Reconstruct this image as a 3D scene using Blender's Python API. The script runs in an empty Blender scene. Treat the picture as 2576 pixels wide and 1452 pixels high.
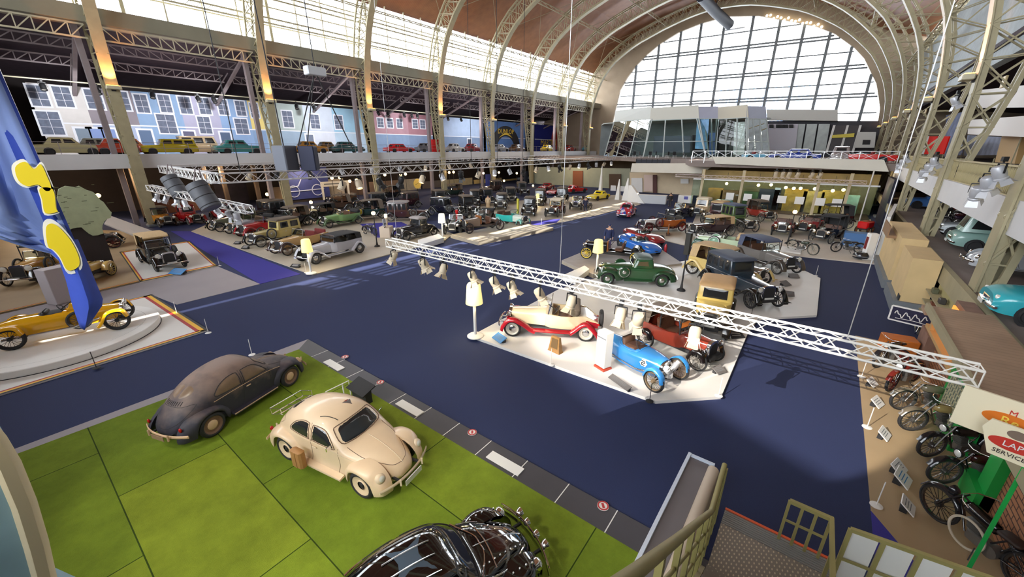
import bpy, bmesh, math, random
from mathutils import Vector, Matrix
from mathutils.bvhtree import BVHTree
S = bpy.context.scene
COL = S.collection
R = math.radians
random.seed(7)
# ---------------------------------------------------------------- camera
EYE = 7.0
PITCH = math.atan(350/985.0)
YAW = R(38.2)
cam = bpy.data.cameras.new('camera')
cam.sensor_width = 36.0
cam.lens = 36.0*985.0/2576.0
cam.clip_start = 0.05
cam.clip_end = 600
camo = bpy.data.objects.new('camera', cam)
COL.objects.link(camo)
camo.location = (0, 0, EYE)
camo.rotation_euler = (math.pi/2-PITCH, 0, YAW)
S.camera = camo
# ---------------------------------------------------------------- light and exposure
S.view_settings.view_transform = 'Standard'
S.view_settings.look = 'None'
S.view_settings.gamma = 1.0
S.view_settings.exposure = 0.22
S.view_settings.use_curve_mapping = False
c = S.cycles
c.max_bounces = 5
c.diffuse_bounces = 3
c.glossy_bounces = 3
c.transmission_bounces = 3
c.transparent_max_bounces = 10
c.caustics_reflective = False
c.caustics_refractive = False
c.sample_clamp_indirect = 6.0
c.use_denoising = True
c.use_adaptive_sampling = True
c.adaptive_threshold = 0.02
W = bpy.data.worlds.new('world')
S.world = W
W.use_nodes = True
nt = W.node_tree
bg = nt.nodes['Background']
bg.inputs[0].default_value = (0.93, 0.96, 1.0, 1)
bg.inputs[1].default_value = 11.0
sun = bpy.data.lights.new('sun', 'SUN')
sun.energy = 17.0
sun.angle = R(0.3)
sun.color = (1.0, 0.93, 0.82)
suno = bpy.data.objects.new('sun', sun)
COL.objects.link(suno)
SD = Vector((-math.cos(R(39.2)), -0.3, -math.sin(R(39.2))))   # sunlight comes from the right of the nave
suno.rotation_euler = SD.to_track_quat('-Z', 'Y').to_euler()
suno.location = (60, 40, 60)
def portal(name, loc, rot, sx, sy):
 l = bpy.data.lights.new(name, 'AREA')
 l.shape = 'RECTANGLE'
 l.size, l.size_y = sx, sy
 l.cycles.is_portal = True
 o = bpy.data.objects.new(name, l)
 COL.objects.link(o)
 o.location = loc
 o.rotation_euler = rot
portal('daylight_portal', (-53.4, 45, 22), (math.pi/2, 0, -math.pi/2), 130, 7.4)
portal('daylight_portal', (7.9, 63, 23.2), (math.pi/2, 0, math.pi/2), 90, 2.4)
portal('daylight_portal', (-21, 101.6, 22), (-math.pi/2, 0, 0), 52, 22)
portal('daylight_portal', (-22, -13.6, 20), (math.pi/2, 0, 0), 50, 26)
# ---------------------------------------------------------------- pixel ray helpers (2576 x 1452 frame) used to survey the photo
def ray(px, py):
 x = (px-1288)/985.0
 y = -(py-726)/985.0
 f = math.cos(PITCH)+y*math.sin(PITCH)
 u = -math.sin(PITCH)+y*math.cos(PITCH)
 s, co = math.sin(YAW), math.cos(YAW)
 return Vector((-s*f+co*x, co*f+s*x, u))
def G(px, py, z=0.0):
 r = ray(px, py)
 t = (z-EYE)/r.z
 return Vector((r.x*t, r.y*t, z))
def AX(px, py, X):
 r = ray(px, py)
 t = X/r.x
 return Vector((X, r.y*t, EYE+r.z*t))
def AY(px, py, Y):
 r = ray(px, py)
 t = Y/r.y
 return Vector((r.x*t, Y, EYE+r.z*t))
# ---------------------------------------------------------------- materials
MATS = {}
def mat(name, col, rough=0.5, metal=0.0, var=0.0, scale=3.0, spec=0.5, bump=0.0, emit=None, es=0.0, coat=0.0, alpha=None, trans=0.0):
 if name in MATS:
  return MATS[name]
 m = bpy.data.materials.new(name)
 m.use_nodes = True
 n = m.node_tree
 p = n.nodes['Principled BSDF']
 p.inputs['Base Color'].default_value = (*col, 1)
 p.inputs['Roughness'].default_value = rough
 p.inputs['Metallic'].default_value = metal
 p.inputs['Specular IOR Level'].default_value = spec
 if coat:
  p.inputs['Coat Weight'].default_value = coat
  p.inputs['Coat Roughness'].default_value = 0.05
 if emit:
  p.inputs['Emission Color'].default_value = (*emit, 1)
  p.inputs['Emission Strength'].default_value = es
 if var > 0 or bump > 0:
  tc = n.nodes.new('ShaderNodeTexCoord')
  no = n.nodes.new('ShaderNodeTexNoise')
  no.inputs['Scale'].default_value = scale
  no.inputs['Detail'].default_value = 5
  n.links.new(tc.outputs['Object'], no.inputs['Vector'])
  if var > 0:
   r = n.nodes.new('ShaderNodeMapRange')
   r.inputs[1].default_value = 0.3
   r.inputs[2].default_value = 0.7
   r.inputs[3].default_value = 1-var
   r.inputs[4].default_value = 1+var
   n.links.new(no.outputs['Fac'], r.inputs[0])
   mx = n.nodes.new('ShaderNodeVectorMath')
   mx.operation = 'SCALE'
   mx.inputs[0].default_value = col
   n.links.new(r.outputs[0], mx.inputs['Scale'])
   n.links.new(mx.outputs[0], p.inputs['Base Color'])
  if bump > 0:
   b = n.nodes.new('ShaderNodeBump')
   b.inputs['Strength'].default_value = bump
   b.inputs['Distance'].default_value = 0.02
   n.links.new(no.outputs['Fac'], b.inputs['Height'])
   n.links.new(b.outputs[0], p.inputs['Normal'])
 MATS[name] = m
 return m
def glassmat(name, tint, gloss=0.12, rough=0.02, glossfac=None):
 m = bpy.data.materials.new(name)
 m.use_nodes = True
 n = m.node_tree
 n.nodes.clear()
 out = n.nodes.new('ShaderNodeOutputMaterial')
 t = n.nodes.new('ShaderNodeBsdfTransparent')
 t.inputs[0].default_value = (*tint, 1)
 g = n.nodes.new('ShaderNodeBsdfGlossy')
 g.inputs['Roughness'].default_value = rough
 mx = n.nodes.new('ShaderNodeMixShader')
 lw = n.nodes.new('ShaderNodeFresnel')
 lw.inputs[0].default_value = 1.45
 n.links.new(lw.outputs[0], mx.inputs[0])
 n.links.new(t.outputs[0], mx.inputs[1])
 n.links.new(g.outputs[0], mx.inputs[2])
 n.links.new(mx.outputs[0], out.inputs[0])
 MATS[name] = m
 return m
def srgb(r, g, b):
 f = lambda v: ((v/255.0+0.055)/1.055)**2.4 if v > 10 else v/255.0/12.92
 return (f(r), f(g), f(b))
def paint(r, g, b, rough=0.22, coat=0.6, var=0.04):
 return mat('paint_%d_%d_%d' % (r, g, b), srgb(r, g, b), rough, 0.0, var, 2.0, coat=coat)
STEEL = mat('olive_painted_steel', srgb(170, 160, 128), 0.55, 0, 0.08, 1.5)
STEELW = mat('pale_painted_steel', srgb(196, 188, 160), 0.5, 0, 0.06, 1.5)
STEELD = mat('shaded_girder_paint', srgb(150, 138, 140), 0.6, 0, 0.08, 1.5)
CHROME = mat('chrome', (0.8, 0.8, 0.8), 0.12, 1.0)
BRASS = mat('brass', srgb(190, 150, 80), 0.25, 1.0)
ALU = mat('brushed_aluminium', (0.75, 0.75, 0.76), 0.35, 0.6)
TRUSSW = mat('white_truss_paint', srgb(244, 240, 232), 0.45)
RUBBER = mat('tyre_rubber', (0.018, 0.018, 0.02), 0.75, 0, 0.15, 20)
BLACK = mat('black_paint', (0.012, 0.012, 0.015), 0.2, coat=0.5)
BLACKM = mat('black_matt', (0.02, 0.02, 0.022), 0.7)
DGLASS = mat('dark_car_glass', (0.02, 0.022, 0.025), 0.06, 0, spec=0.6)
LENS = mat('headlamp_lens', (0.85, 0.85, 0.8), 0.1, 0.2)
LEATHERB = mat('brown_leather', srgb(92, 60, 44), 0.5, 0, 0.12, 8)
LEATHERD = mat('black_leather', (0.02, 0.018, 0.016), 0.45, 0, 0.15, 8)
LEATHERR = mat('red_leather', srgb(120, 34, 34), 0.45, 0, 0.1, 8)
CANVAS = mat('tan_canvas', srgb(206, 176, 132), 0.85, 0, 0.08, 12, bump=0.2)
CANVASB = mat('black_canvas', (0.028, 0.028, 0.03), 0.85, 0, 0.1, 12, bump=0.2)
CANVASG = mat('brown_grey_canvas', srgb(110, 98, 86), 0.85, 0, 0.1, 12, bump=0.2)
WHITEP = mat('white_panel', srgb(236, 234, 230), 0.5, 0, 0.02, 1)
WOOD = mat('varnished_wood', srgb(140, 84, 40), 0.4, 0, 0.15, 5)
WOODD = mat('dark_wood', srgb(66, 42, 32), 0.5, 0, 0.15, 5)
PLATE = mat('number_plate_white', srgb(225, 225, 220), 0.5)
REDL = mat('red_lens', srgb(170, 20, 20), 0.2)
WARMLAMP = mat('warm_lamp_glow', (1, 0.8, 0.5), 0.5, emit=(1.0, 0.62, 0.25), es=9.0)
SHADE = mat('yellow_lamp_shade', srgb(250, 238, 150), 0.6, emit=(1.0, 0.8, 0.32), es=0.75)
SHADEW = mat('pale_lamp_shade', srgb(252, 248, 225), 0.6, emit=(1.0, 0.93, 0.75), es=0.7)
ORANGEL = mat('orange_floodlight', (1, 0.5, 0.2), 0.5, emit=(1.0, 0.42, 0.06), es=6.0)
# ---------------------------------------------------------------- mesh builder
class MB:
 def __init__(s):
  s.v, s.f, s.mi, s.cur = [], [], [], 0
 def slot(s, i):
  s.cur = i
  return s
 def add(s, vs, fs):
  o = len(s.v)
  s.v.extend([tuple(v) for v in vs])
  for f in fs:
   s.f.append([i+o for i in f])
   s.mi.append(s.cur)
 def box(s, c, size, rot=None):
  x, y, z = size[0]/2, size[1]/2, size[2]/2
  vs = [Vector((a*x, b*y, d*z)) for a in (-1, 1) for b in (-1, 1) for d in (-1, 1)]
  if rot is not None:
   vs = [rot @ v for v in vs]
  c = Vector(c)
  s.add([v+c for v in vs], [(0, 1, 3, 2), (4, 6, 7, 5), (0, 4, 5, 1), (2, 3, 7, 6), (0, 2, 6, 4), (1, 5, 7, 3)])
  return s
 def bx(s, x0, x1, y0, y1, z0, z1):
  return s.box(((x0+x1)/2, (y0+y1)/2, (z0+z1)/2), (abs(x1-x0), abs(y1-y0), abs(z1-z0)))
 def bar(s, a, b, w, h=None, up=(0, 0, 1)):
  a, b = Vector(a), Vector(b)
  h = h or w
  d = b-a
  if d.length < 1e-6:
   return s
  d.normalize()
  u = Vector(up)
  if abs(d.dot(u)) > 0.98:
   u = Vector((1, 0, 0))
  r = d.cross(u).normalized()
  u = r.cross(d).normalized()
  q = [(-w/2, -h/2), (w/2, -h/2), (w/2, h/2), (-w/2, h/2)]
  vs = [a+r*i+u*j for i, j in q]+[b+r*i+u*j for i, j in q]
  s.add(vs, [(0, 3, 2, 1), (4, 5, 6, 7), (0, 1, 5, 4), (1, 2, 6, 5), (2, 3, 7, 6), (3, 0, 4, 7)])
  return s
 def loft(s, rings, closed=True, caps=True):
  n = len(rings[0])
  vs = [v for r in rings for v in r]
  fs = []
  m = n if closed else n-1
  for i in range(len(rings)-1):
   for j in range(m):
    k = (j+1) % n
    fs.append((i*n+j, i*n+k, (i+1)*n+k, (i+1)*n+j))
  if caps and closed:
   fs.append(tuple(range(n-1, -1, -1)))
   fs.append(tuple((len(rings)-1)*n+j for j in range(n)))
  s.add(vs, fs)
  return s
 def tube(s, pts, r, n=6, closed=False, caps=True):
  pts = [Vector(p) for p in pts]
  if not closed and len(pts) < 2:
   return s
  rings = []
  N = len(pts)
  prev = None
  for i, p in enumerate(pts):
   if closed:
    d = (pts[(i+1) % N]-pts[i-1])
   else:
    d = pts[min(i+1, N-1)]-pts[max(i-1, 0)]
   if d.length < 1e-9:
    d = Vector((0, 0, 1))
   d.normalize()
   if prev is None:
    u = Vector((0, 0, 1)) if abs(d.z) < 0.9 else Vector((1, 0, 0))
   else:
    u = prev
   rr = d.cross(u)
   if rr.length < 1e-6:
    rr = d.cross(Vector((0, 1, 0.1)))
   rr.normalize()
   u = rr.cross(d).normalized()
   prev = u
   ri = r[i] if isinstance(r, (list, tuple)) else r
   rings.append([p+(rr*math.cos(2*math.pi*k/n)+u*math.sin(2*math.pi*k/n))*ri for k in range(n)])
  if closed:
   rings.append(rings[0])
  s.loft(rings, True, caps and not closed)
  return s
 def lathe(s, prof, n=16, c=(0, 0, 0), axis='z', a0=0.0, a1=2*math.pi):
  full = abs(a1-a0-2*math.pi) < 1e-6
  m = n if full else n+1
  rings = []
  for r, h in prof:
   ring = []
   for k in range(m):
    a = a0+(a1-a0)*k/n
    x, y = r*math.cos(a), r*math.sin(a)
    p = {'z': (x, y, h), 'x': (h, x, y), 'y': (x, h, y)}[axis]
    ring.append(Vector(p)+Vector(c))
   rings.append(ring)
  s.loft(rings, full, False)
  return s
 def ball(s, c, r, n=12, m=8):
  rx, ry, rz = r if isinstance(r, (tuple, list)) else (r, r, r)
  rings = []
  for i in range(m+1):
   a = -math.pi/2+math.pi*i/m
   rings.append([Vector((c[0]+rx*math.cos(a)*math.cos(2*math.pi*k/n), c[1]+ry*math.cos(a)*math.sin(2*math.pi*k/n), c[2]+rz*math.sin(a))) for k in range(n)])
  s.loft(rings, True, False)
  return s
 def prism(s, poly, z0, z1):
  n = len(poly)
  vs = [(p[0], p[1], z0) for p in poly]+[(p[0], p[1], z1) for p in poly]
  fs = [tuple(range(n-1, -1, -1)), tuple(range(n, 2*n))]+[(i, (i+1) % n, n+(i+1) % n, n+i) for i in range(n)]
  s.add(vs, fs)
  return s
 def rbox(s, c, size, r=0.04, rot=None):
  x, y, z = [q/2 for q in size]
  r = min(r, x*.98, y*.98, z*.98)
  pts = lambda X, Y, zz: [Vector((X, -Y+r, zz)), Vector((X, Y-r, zz)), Vector((X-r, Y, zz)), Vector((-X+r, Y, zz)), Vector((-X, Y-r, zz)), Vector((-X, -Y+r, zz)), Vector((-X+r, -Y, zz)), Vector((X-r, -Y, zz))]
  k = r*0.7
  rings = [pts(x-k, y-k, -z), pts(x, y, -z+k), pts(x, y, z-k), pts(x-k, y-k, z)]
  c = Vector(c)
  rings = [[(rot @ v if rot is not None else v)+c for v in q] for q in rings]
  s.loft(rings)
  return s
 def xform(s, M):
  s.v = [tuple(M @ Vector(v)) for v in s.v]
  return s
 def mesh(s, name, mats):
  me = bpy.data.meshes.new(name)
  me.from_pydata(s.v, [], s.f)
  for m in (mats if isinstance(mats, (list, tuple)) else [mats]):
   me.materials.append(m)
  if any(s.mi):
   me.polygons.foreach_set('material_index', s.mi)
  return me
 def build(s, name, mats, parent=None, smooth=None, fixn=True):
  me = s.mesh(name, mats)
  if fixn:
   bm = bmesh.new()
   bm.from_mesh(me)
   bmesh.ops.recalc_face_normals(bm, faces=bm.faces)
   bm.to_mesh(me)
   bm.free()
  if smooth is not None:
   me.polygons.foreach_set('use_smooth', [True]*len(me.polygons))
   if smooth < 179:
    me.set_sharp_from_angle(angle=R(smooth))
  o = bpy.data.objects.new(name, me)
  COL.objects.link(o)
  if parent is not None:
   o.parent = parent
  return o
def tag(o, label=None, cat=None, group=None, kind=None):
 if label:
  o['label'] = label
 if cat:
  o['category'] = cat
 if group:
  o['group'] = group
 if kind:
  o['kind'] = kind
 return o
def thing(name, label, cat, loc=(0, 0, 0), rz=0.0, group=None, scale=1.0):
 o = bpy.data.objects.new(name, None)
 o.empty_display_size = 0.2
 COL.objects.link(o)
 o.location = loc
 o.rotation_euler = (0, 0, rz)
 if scale != 1.0:
  o.scale = (scale, scale, scale)
 return tag(o, label, cat, group)
def dup(root, loc, rz=None, label=None, group=None):
 r = root.copy()
 COL.objects.link(r)
 r.location = loc
 if rz is not None:
  r.rotation_euler = (0, 0, rz)
 if label:
  r['label'] = label
 if group:
  r['group'] = group
 for ch in list(root.children):
  d = ch.copy()
  COL.objects.link(d)
  d.parent = r
  for g in list(ch.children):
   e = g.copy()
   COL.objects.link(e)
   e.parent = d
 return r
ORD = ['', 'first', 'second', 'third', 'fourth', 'fifth', 'sixth', 'seventh', 'eighth', 'ninth', 'tenth', 'eleventh', 'twelfth', 'thirteenth', 'fourteenth', 'fifteenth', 'sixteenth', 'seventeenth', 'eighteenth', 'nineteenth', 'twentieth']
def smoothpts(pts, n=8, closed=False):
 P = [Vector(p) for p in pts]
 out = []
 N = len(P)
 rng = range(N if closed else N-1)
 for i in rng:
  p0 = P[i-1] if (i > 0 or closed) else P[0]*2-P[1]
  p1, p2 = P[i], P[(i+1) % N]
  p3 = P[(i+2) % N] if (i+2 < N or closed) else P[-1]*2-P[-2]
  for k in range(n):
   t = k/n
   out.append(0.5*((2*p1)+(-p0+p2)*t+(2*p0-5*p1+4*p2-p3)*t*t+(-p0+3*p1-3*p2+p3)*t**3))
 if not closed:
  out.append(P[-1])
 return out
def interp(tab, x):
 if x <= tab[0][0]:
  return tab[0][1]
 for (a, b), (c2, d) in zip(tab, tab[1:]):
  if x <= c2:
   return b+(d-b)*(x-a)/(c2-a)
 return tab[-1][1]
def curve_text(txt, size, loc, rot, m, parent=None, name='lettering', ext=0.004, align='CENTER', label=None):
 cu = bpy.data.curves.new(name, 'FONT')
 cu.body = txt
 cu.size = size
 cu.extrude = ext
 cu.align_x = align
 cu.align_y = 'CENTER'
 cu.resolution_u = 2
 o = bpy.data.objects.new(name, cu)
 COL.objects.link(o)
 dg = bpy.context.evaluated_depsgraph_get()
 me = bpy.data.meshes.new_from_object(o.evaluated_get(dg))
 COL.objects.unlink(o)
 bpy.data.objects.remove(o)
 me.materials.clear()
 me.materials.append(m)
 q = bpy.data.objects.new(name, me)
 COL.objects.link(q)
 q.location = loc
 q.rotation_euler = rot
 if parent is not None:
  q.parent = parent
 return q
# ================================================================ THE HALL
CARPET = mat('navy_carpet', srgb(43, 52, 88), 0.85, 0, 0.10, 60, spec=0.3, bump=0.15)
CARPETV = mat('violet_carpet', srgb(70, 66, 150), 0.95, 0, 0.08, 60, spec=0.15)
WALLD = mat('dark_plaster', srgb(52, 44, 44), 0.8, 0, 0.1, 1)
CREAMW = mat('cream_plaster', srgb(205, 196, 172), 0.8, 0, 0.05, 1)
SAGE = mat('sage_wall_paint', srgb(150, 152, 132), 0.8, 0, 0.05, 1)
FASCIA = mat('white_fascia_paint', srgb(222, 222, 224), 0.6, 0, 0.03, 0.7)
TANW = mat('tan_wall_paint', srgb(222, 192, 140), 0.75, 0, 0.06, 1.2)
GREYP = mat('grey_plinth_paint', srgb(120, 124, 128), 0.7, 0, 0.06, 1.5)
ROOFD = mat('dark_roof_boards', srgb(62, 48, 58), 0.8, 0, 0.15, 2)
FLOORG = mat('gallery_floor_grey', srgb(140, 126, 120), 0.7, 0, 0.06, 2)
GLASSW = glassmat('clear_glazing', (0.95, 0.98, 1.0))
GLASSG = glassmat('green_tinted_glazing', (0.78, 0.9, 0.88))
def plank_mat(name, col, dirv, scale, dark=0.6):
 m = mat(name, col, 0.6, 0, 0.15, 1.0)
 n = m.node_tree
 p = n.nodes['Principled BSDF']
 tc = n.nodes.new('ShaderNodeTexCoord')
 wv = n.nodes.new('ShaderNodeTexWave')
 wv.bands_direction = dirv
 wv.inputs['Scale'].default_value = scale
 wv.inputs['Distortion'].default_value = 0.3
 wv.inputs['Detail'].default_value = 2
 n.links.new(tc.outputs['Object'], wv.inputs['Vector'])
 cr = n.nodes.new('ShaderNodeValToRGB')
 cr.color_ramp.elements[0].position = 0.0
 cr.color_ramp.elements[0].color = (dark, dark, dark, 1)
 cr.color_ramp.elements[1].position = 0.12
 cr.color_ramp.elements[1].color = (1, 1, 1, 1)
 n.links.new(wv.outputs['Fac'], cr.inputs[0])
 mx = n.nodes.new('ShaderNodeMix')
 mx.data_type = 'RGBA'
 mx.blend_type = 'MULTIPLY'
 mx.inputs[0].default_value = 1
 src = p.inputs['Base Color'].links[0].from_socket
 n.links.new(src, mx.inputs[6])
 n.links.new(cr.outputs[0], mx.inputs[7])
 n.links.new(mx.outputs[2], p.inputs['Base Color'])
 return m
CEILW = plank_mat('brown_ceiling_boards', srgb(146, 94, 60), 'Y', 1.2, 0.75)
def struct(name, mb, m, smooth=None):
 o = mb.build(name, m, None, smooth)
 o['kind'] = 'structure'
 return o
YB, YE = -14.0, 102.0
struct('floor', MB().bx(-80, 30, YB-2, 112, -0.2, 0), CARPET)
# --- ceiling following the arches
CP = [(-53.5, 25.3), (-50, 27.4), (-46, 30.0), (-42, 32.2), (-36, 34.2), (-30, 35.4), (-23, 35.9), (-16, 35.2), (-9, 33.0), (-3, 29.6), (3, 26.0), (8, 24.6)]
mb = MB()
lo = [[(x, y, z) for x, z in CP] for y in (YB, 108)]
hi = [[(x, y, z+0.4) for x, z in CP] for y in (YB, 108)]
ring = lambda y: [(x, y, z) for x, z in CP]+[(x, y, z+0.4) for x, z in reversed(CP)]
mb.loft([ring(YB), ring(108)])
struct('ceiling', mb, CEILW)
# --- end gable wall around the great window
WIN = [(-47.6, 9.0), (-47.4, 13), (-46.9, 16.2), (-46.0, 21), (-44.4, 23.6), (-42.4, 26), (-40, 28), (-37.2, 29.8), (-33.5, 31.4), (-29, 32.4), (-24, 32.9), (-18, 32.0), (-11.6, 29.9), (-8, 28.6), (-5, 27), (-1.6, 24.3), (0.2, 22.4), (1.55, 20.2), (2.8, 18.2), (3.55, 16.2), (4.3, 14), (4.5, 12.2), (4.5, 9.0)]
OUT = []
for i, (x, z) in enumerate(WIN):
 t = i/(len(WIN)-1)
 zz = interp([(p[0], p[1]) for p in CP], x)+0.3
 OUT.append((x, max(zz, 26)))
OUT[0] = (-70, 9.0)
for k in (1, 2, 3):
 OUT[k] = (-70+k*5, 26)
OUT[-1] = (25, 9.0)
for k in (2, 3, 4, 5):
 OUT[-k] = (25-(k-1)*4, 25.5)
def gable(name, y0, y1, m):
 mb = MB()
 n = len(WIN)
 rr = []
 for i in range(n):
  a, b = WIN[i], OUT[i]
  rr.append([(a[0], y0, a[1]), (b[0], y0, b[1]), (b[0], y1, b[1]), (a[0], y1, a[1])])
 mb.loft(rr)
 mb.bx(-70, 25, y0, y1, 0, 9.0)
 return struct(name, mb, m)
GABLE = mat('gable_plaster', srgb(168, 150, 128), 0.8, 0, 0.06, 0.6)
gable('wall_end', YE, YE+0.8, GABLE)
gable('wall_back', YB-0.8, YB, GABLE)
def archtop(x):
 return interp(WIN, x)
def great_window(name, y, flip):
 root = bpy.data.objects.new(name, None)
 COL.objects.link(root)
 root['kind'] = 'structure'
 g = MB()
 g.add([(x, y+0.3, z) for x, z in WIN], [tuple(range(len(WIN)))])
 g.build('glazing', GLASSW, root)
 fr = MB()
 for x in [-42.4, -37.4, -32.8, -28.7, -24.1, -18.9, -14.1, -9.95, -5.7, -2.0, 1.8]:
  z1 = archtop(x)
  fr.bx(x-0.24, x+0.24, y-0.15, y+0.3, 9, z1)
 fr.build('mullion', GREYP, root)
 tr = MB()
 for z0 in (26.9, 21.7, 16.9):
  for dz in (0, 0.55):
   pts = [(x, z0+dz-0.022*(x+36)) for x in (-50+0.5*k for k in range(112))]
   pts = [(x, z) for x, z in pts if z < archtop(x) and WIN[0][0] < x < 4.4]
   tr.bar((pts[0][0], y+0.1, pts[0][1]), (pts[-1][0], y+0.1, pts[-1][1]), 0.28, 0.28)
   if dz == 0:
    for k in range(0, len(pts)-1, 1):
     if k % 2 == 0:
      tr.bar((pts[k][0], y+0.1, pts[k][1]), (pts[k+1][0], y+0.1, pts[k+1][1]+0.55), 0.06)
     else:
      tr.bar((pts[k][0], y+0.1, pts[k][1]+0.55), (pts[k+1][0], y+0.1, pts[k+1][1]), 0.06)
 for z0 in (30.0, 24.5, 19.3, 14.2):
  xs = [x for x in (-50+0.5*k for k in range(112)) if WIN[0][0] < x < 4.4 and z0-0.022*(x+36) < archtop(x)]
  if xs:
   tr.bar((xs[0], y+0.2, z0-0.022*(xs[0]+36)), (xs[-1], y+0.2, z0-0.022*(xs[-1]+36)), 0.2)
 tr.build('transom', GREYP, root)
 return root
great_window('window_1', YE+0.2, 1)
great_window('window_2', YB-0.5, -1)
# --- office block seen through the end window
t = thing('office_building', 'pale blue glass office block beyond the end window', 'building', (-16, 150, 0))
MB().bx(-20, 8, 0, 14, 0, 26).build('tower', mat('far_glass_facade', srgb(150, 185, 235), 0.5), t)
mb = MB()
for k in range(28):
 mb.bx(-20+k, -19.6+k, -0.25, 0, 0, 26)
mb.build('facade_fin', WHITEP, t)
# --- side clerestories
def clerestory(name, X, z0, z1, m, nz, ymax, sgn, tw=0.06, mw=0.14, YB=YB):
 root = bpy.data.objects.new(name, None)
 COL.objects.link(root)
 root['kind'] = 'structure'
 MB().add([(X, YB, z0), (X, ymax, z0), (X, ymax, z1), (X, YB, z1)], [(0, 1, 2, 3)])
 g = MB()
 g.add([(X, YB, z0), (X, ymax, z0), (X, ymax, z1), (X, YB, z1)], [(0, 1, 2, 3)])
 g.build('glazing', m, root)
 fr = MB()
 y = YB
 k = 0
 while y < ymax:
  w = mw*0.42 if k % 4 else mw
  fr.bx(X+sgn*0.02, X+sgn*0.22, y-w, y+w, z0, z1)
  y += 12.5/4
  k += 1
 for j in range(1, nz):
  z = z0+(z1-z0)*j/nz
  fr.bx(X+sgn*0.02, X+sgn*0.12, YB, ymax, z-tw, z+tw)
 fr.build('mullion', STEELW, root)
 return root
clerestory('window_3', -53.2, 18.3, 25.5, GLASSW, 4, 108, 1)
clerestory('window_4', 8.0, 22.2, 24.2, GLASSW, 5, 108, -1, 0.11, 0.6, 19.5)  # narrow slot and thick bars shaped to cut the sun into streaks
struct('wall_left_upper', MB().bx(-53.6, -53.0, YB, 108, 17.2, 18.3), STEELW)
struct('wall_right_upper', MB().bx(7.8, 8.4, YB, 108, 13.0, 22.2).bx(7.8, 8.4, YB, 19.5, 22.2, 24.3), mat('pale_blue_louvres', srgb(176, 186, 190), 0.7, 0, 0.1, 2))  # blank near end added to keep the sun off the round stage
# lattice rails running in front of the left glazing
for nm, z, k in (('lower', 20.2, 0), ('upper', 22.6, 1)):
 t = thing('lattice_rail', '%s lattice rail running along the left clerestory glazing' % nm, 'lattice girder', (-52.6, 0, z), 0)
 mb = MB()
 mb.bar((0, YB, 0), (0, 101.8, 0), 0.15)
 mb.bar((0, YB, 0.5), (0, 101.8, 0.5), 0.15)
 mb.build('chord', STEELW, t)
 mb = MB()
 y = YB
 while y < 101:
  mb.bar((0, y, 0), (0, y+0.45, 0.5), 0.05)
  mb.bar((0, y+0.45, 0.5), (0, y+0.9, 0), 0.05)
  y += 0.9
 mb.build('lacing', STEELW, t)
# --- gutter beam above the left gallery and the side aisle roof
struct('trim_1', MB().bx(-52.9, -50.9, YB, 101.9, 16.9, 18.1), mat('gutter_beam_paint', srgb(140, 135, 116), 0.6, 0, 0.06, 0.8))
mb = MB()
mb.loft([[(-53, YB, 17.0), (-53, 108, 17.0), (-53, 108, 17.3), (-53, YB, 17.3)], [(-70, YB, 14.4), (-70, 108, 14.4), (-70, 108, 14.7), (-70, YB, 14.7)]])
struct('ceiling_left_aisle', mb, ROOFD)
mb = MB()
mb.loft([[(7.5, YB, 14.0), (7.5, 108, 14.0), (7.5, 108, 14.3), (7.5, YB, 14.3)], [(24, YB, 12.0), (24, 108, 12.0), (24, 108, 12.3), (24, YB, 12.3)]])
struct('ceiling_right_aisle', mb, ROOFD)
struct('wall_left', MB().bx(-70.5, -70, YB, 108, 0, 15), WALLD)
struct('wall_right', MB().bx(24, 24.5, YB, 108, 0, 13), mat('right_gallery_wall', srgb(96, 92, 92), 0.8, 0, 0.2, 0.5))
# --- galleries
struct('floor_left_gallery', MB().bx(-70, -51.3, YB, 101.9, 5.5, 6.5), FLOORG)
struct('trim_2', MB().bx(-51.3, -51.0, YB, 101.5, 5.35, 6.6), FASCIA)
struct('floor_right_gallery', MB().bx(5.3, 24, YB, 66, 4.45, 5.3), FLOORG)
mb = MB()
for k in range(7):
 mb.bx(5.0, 5.3, -1+k*9.3+0.012, -1+(k+1)*9.3-0.012, 4.3, 5.42)
struct('trim_3', mb, FASCIA)
struct('floor_right_terrace', MB().bx(4.75, 24, 1, 66, 1.7, 2.2), FLOORG)
struct('trim_4', MB().bx(4.55, 4.75, 1, 66, 1.6, 2.28), STEEL)
# --- lower wall of the left aisle, with timber posts
struct('wall_left_lower', MB().bx(-66.4, -66, YB, 101.9, 0, 5.5), WALLD)
for i, (px, py) in enumerate([(345, 560), (372, 560), (545, 560), (585, 550), (662, 545)]):
 p = AX(px, py, -57.5)
 o = MB().rbox((0, 0, 2.75), (0.45, 0.45, 5.5), 0.05).build('timber_post', mat('post_paint', srgb(104, 88, 74), 0.6, 0, 0.15, 1.5))
 o.location = (-57.5, p.y, 0)
 tag(o, '%s dark timber post from the left under the left gallery' % ORD[i+1], 'post', 'posts under the left gallery')
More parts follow.
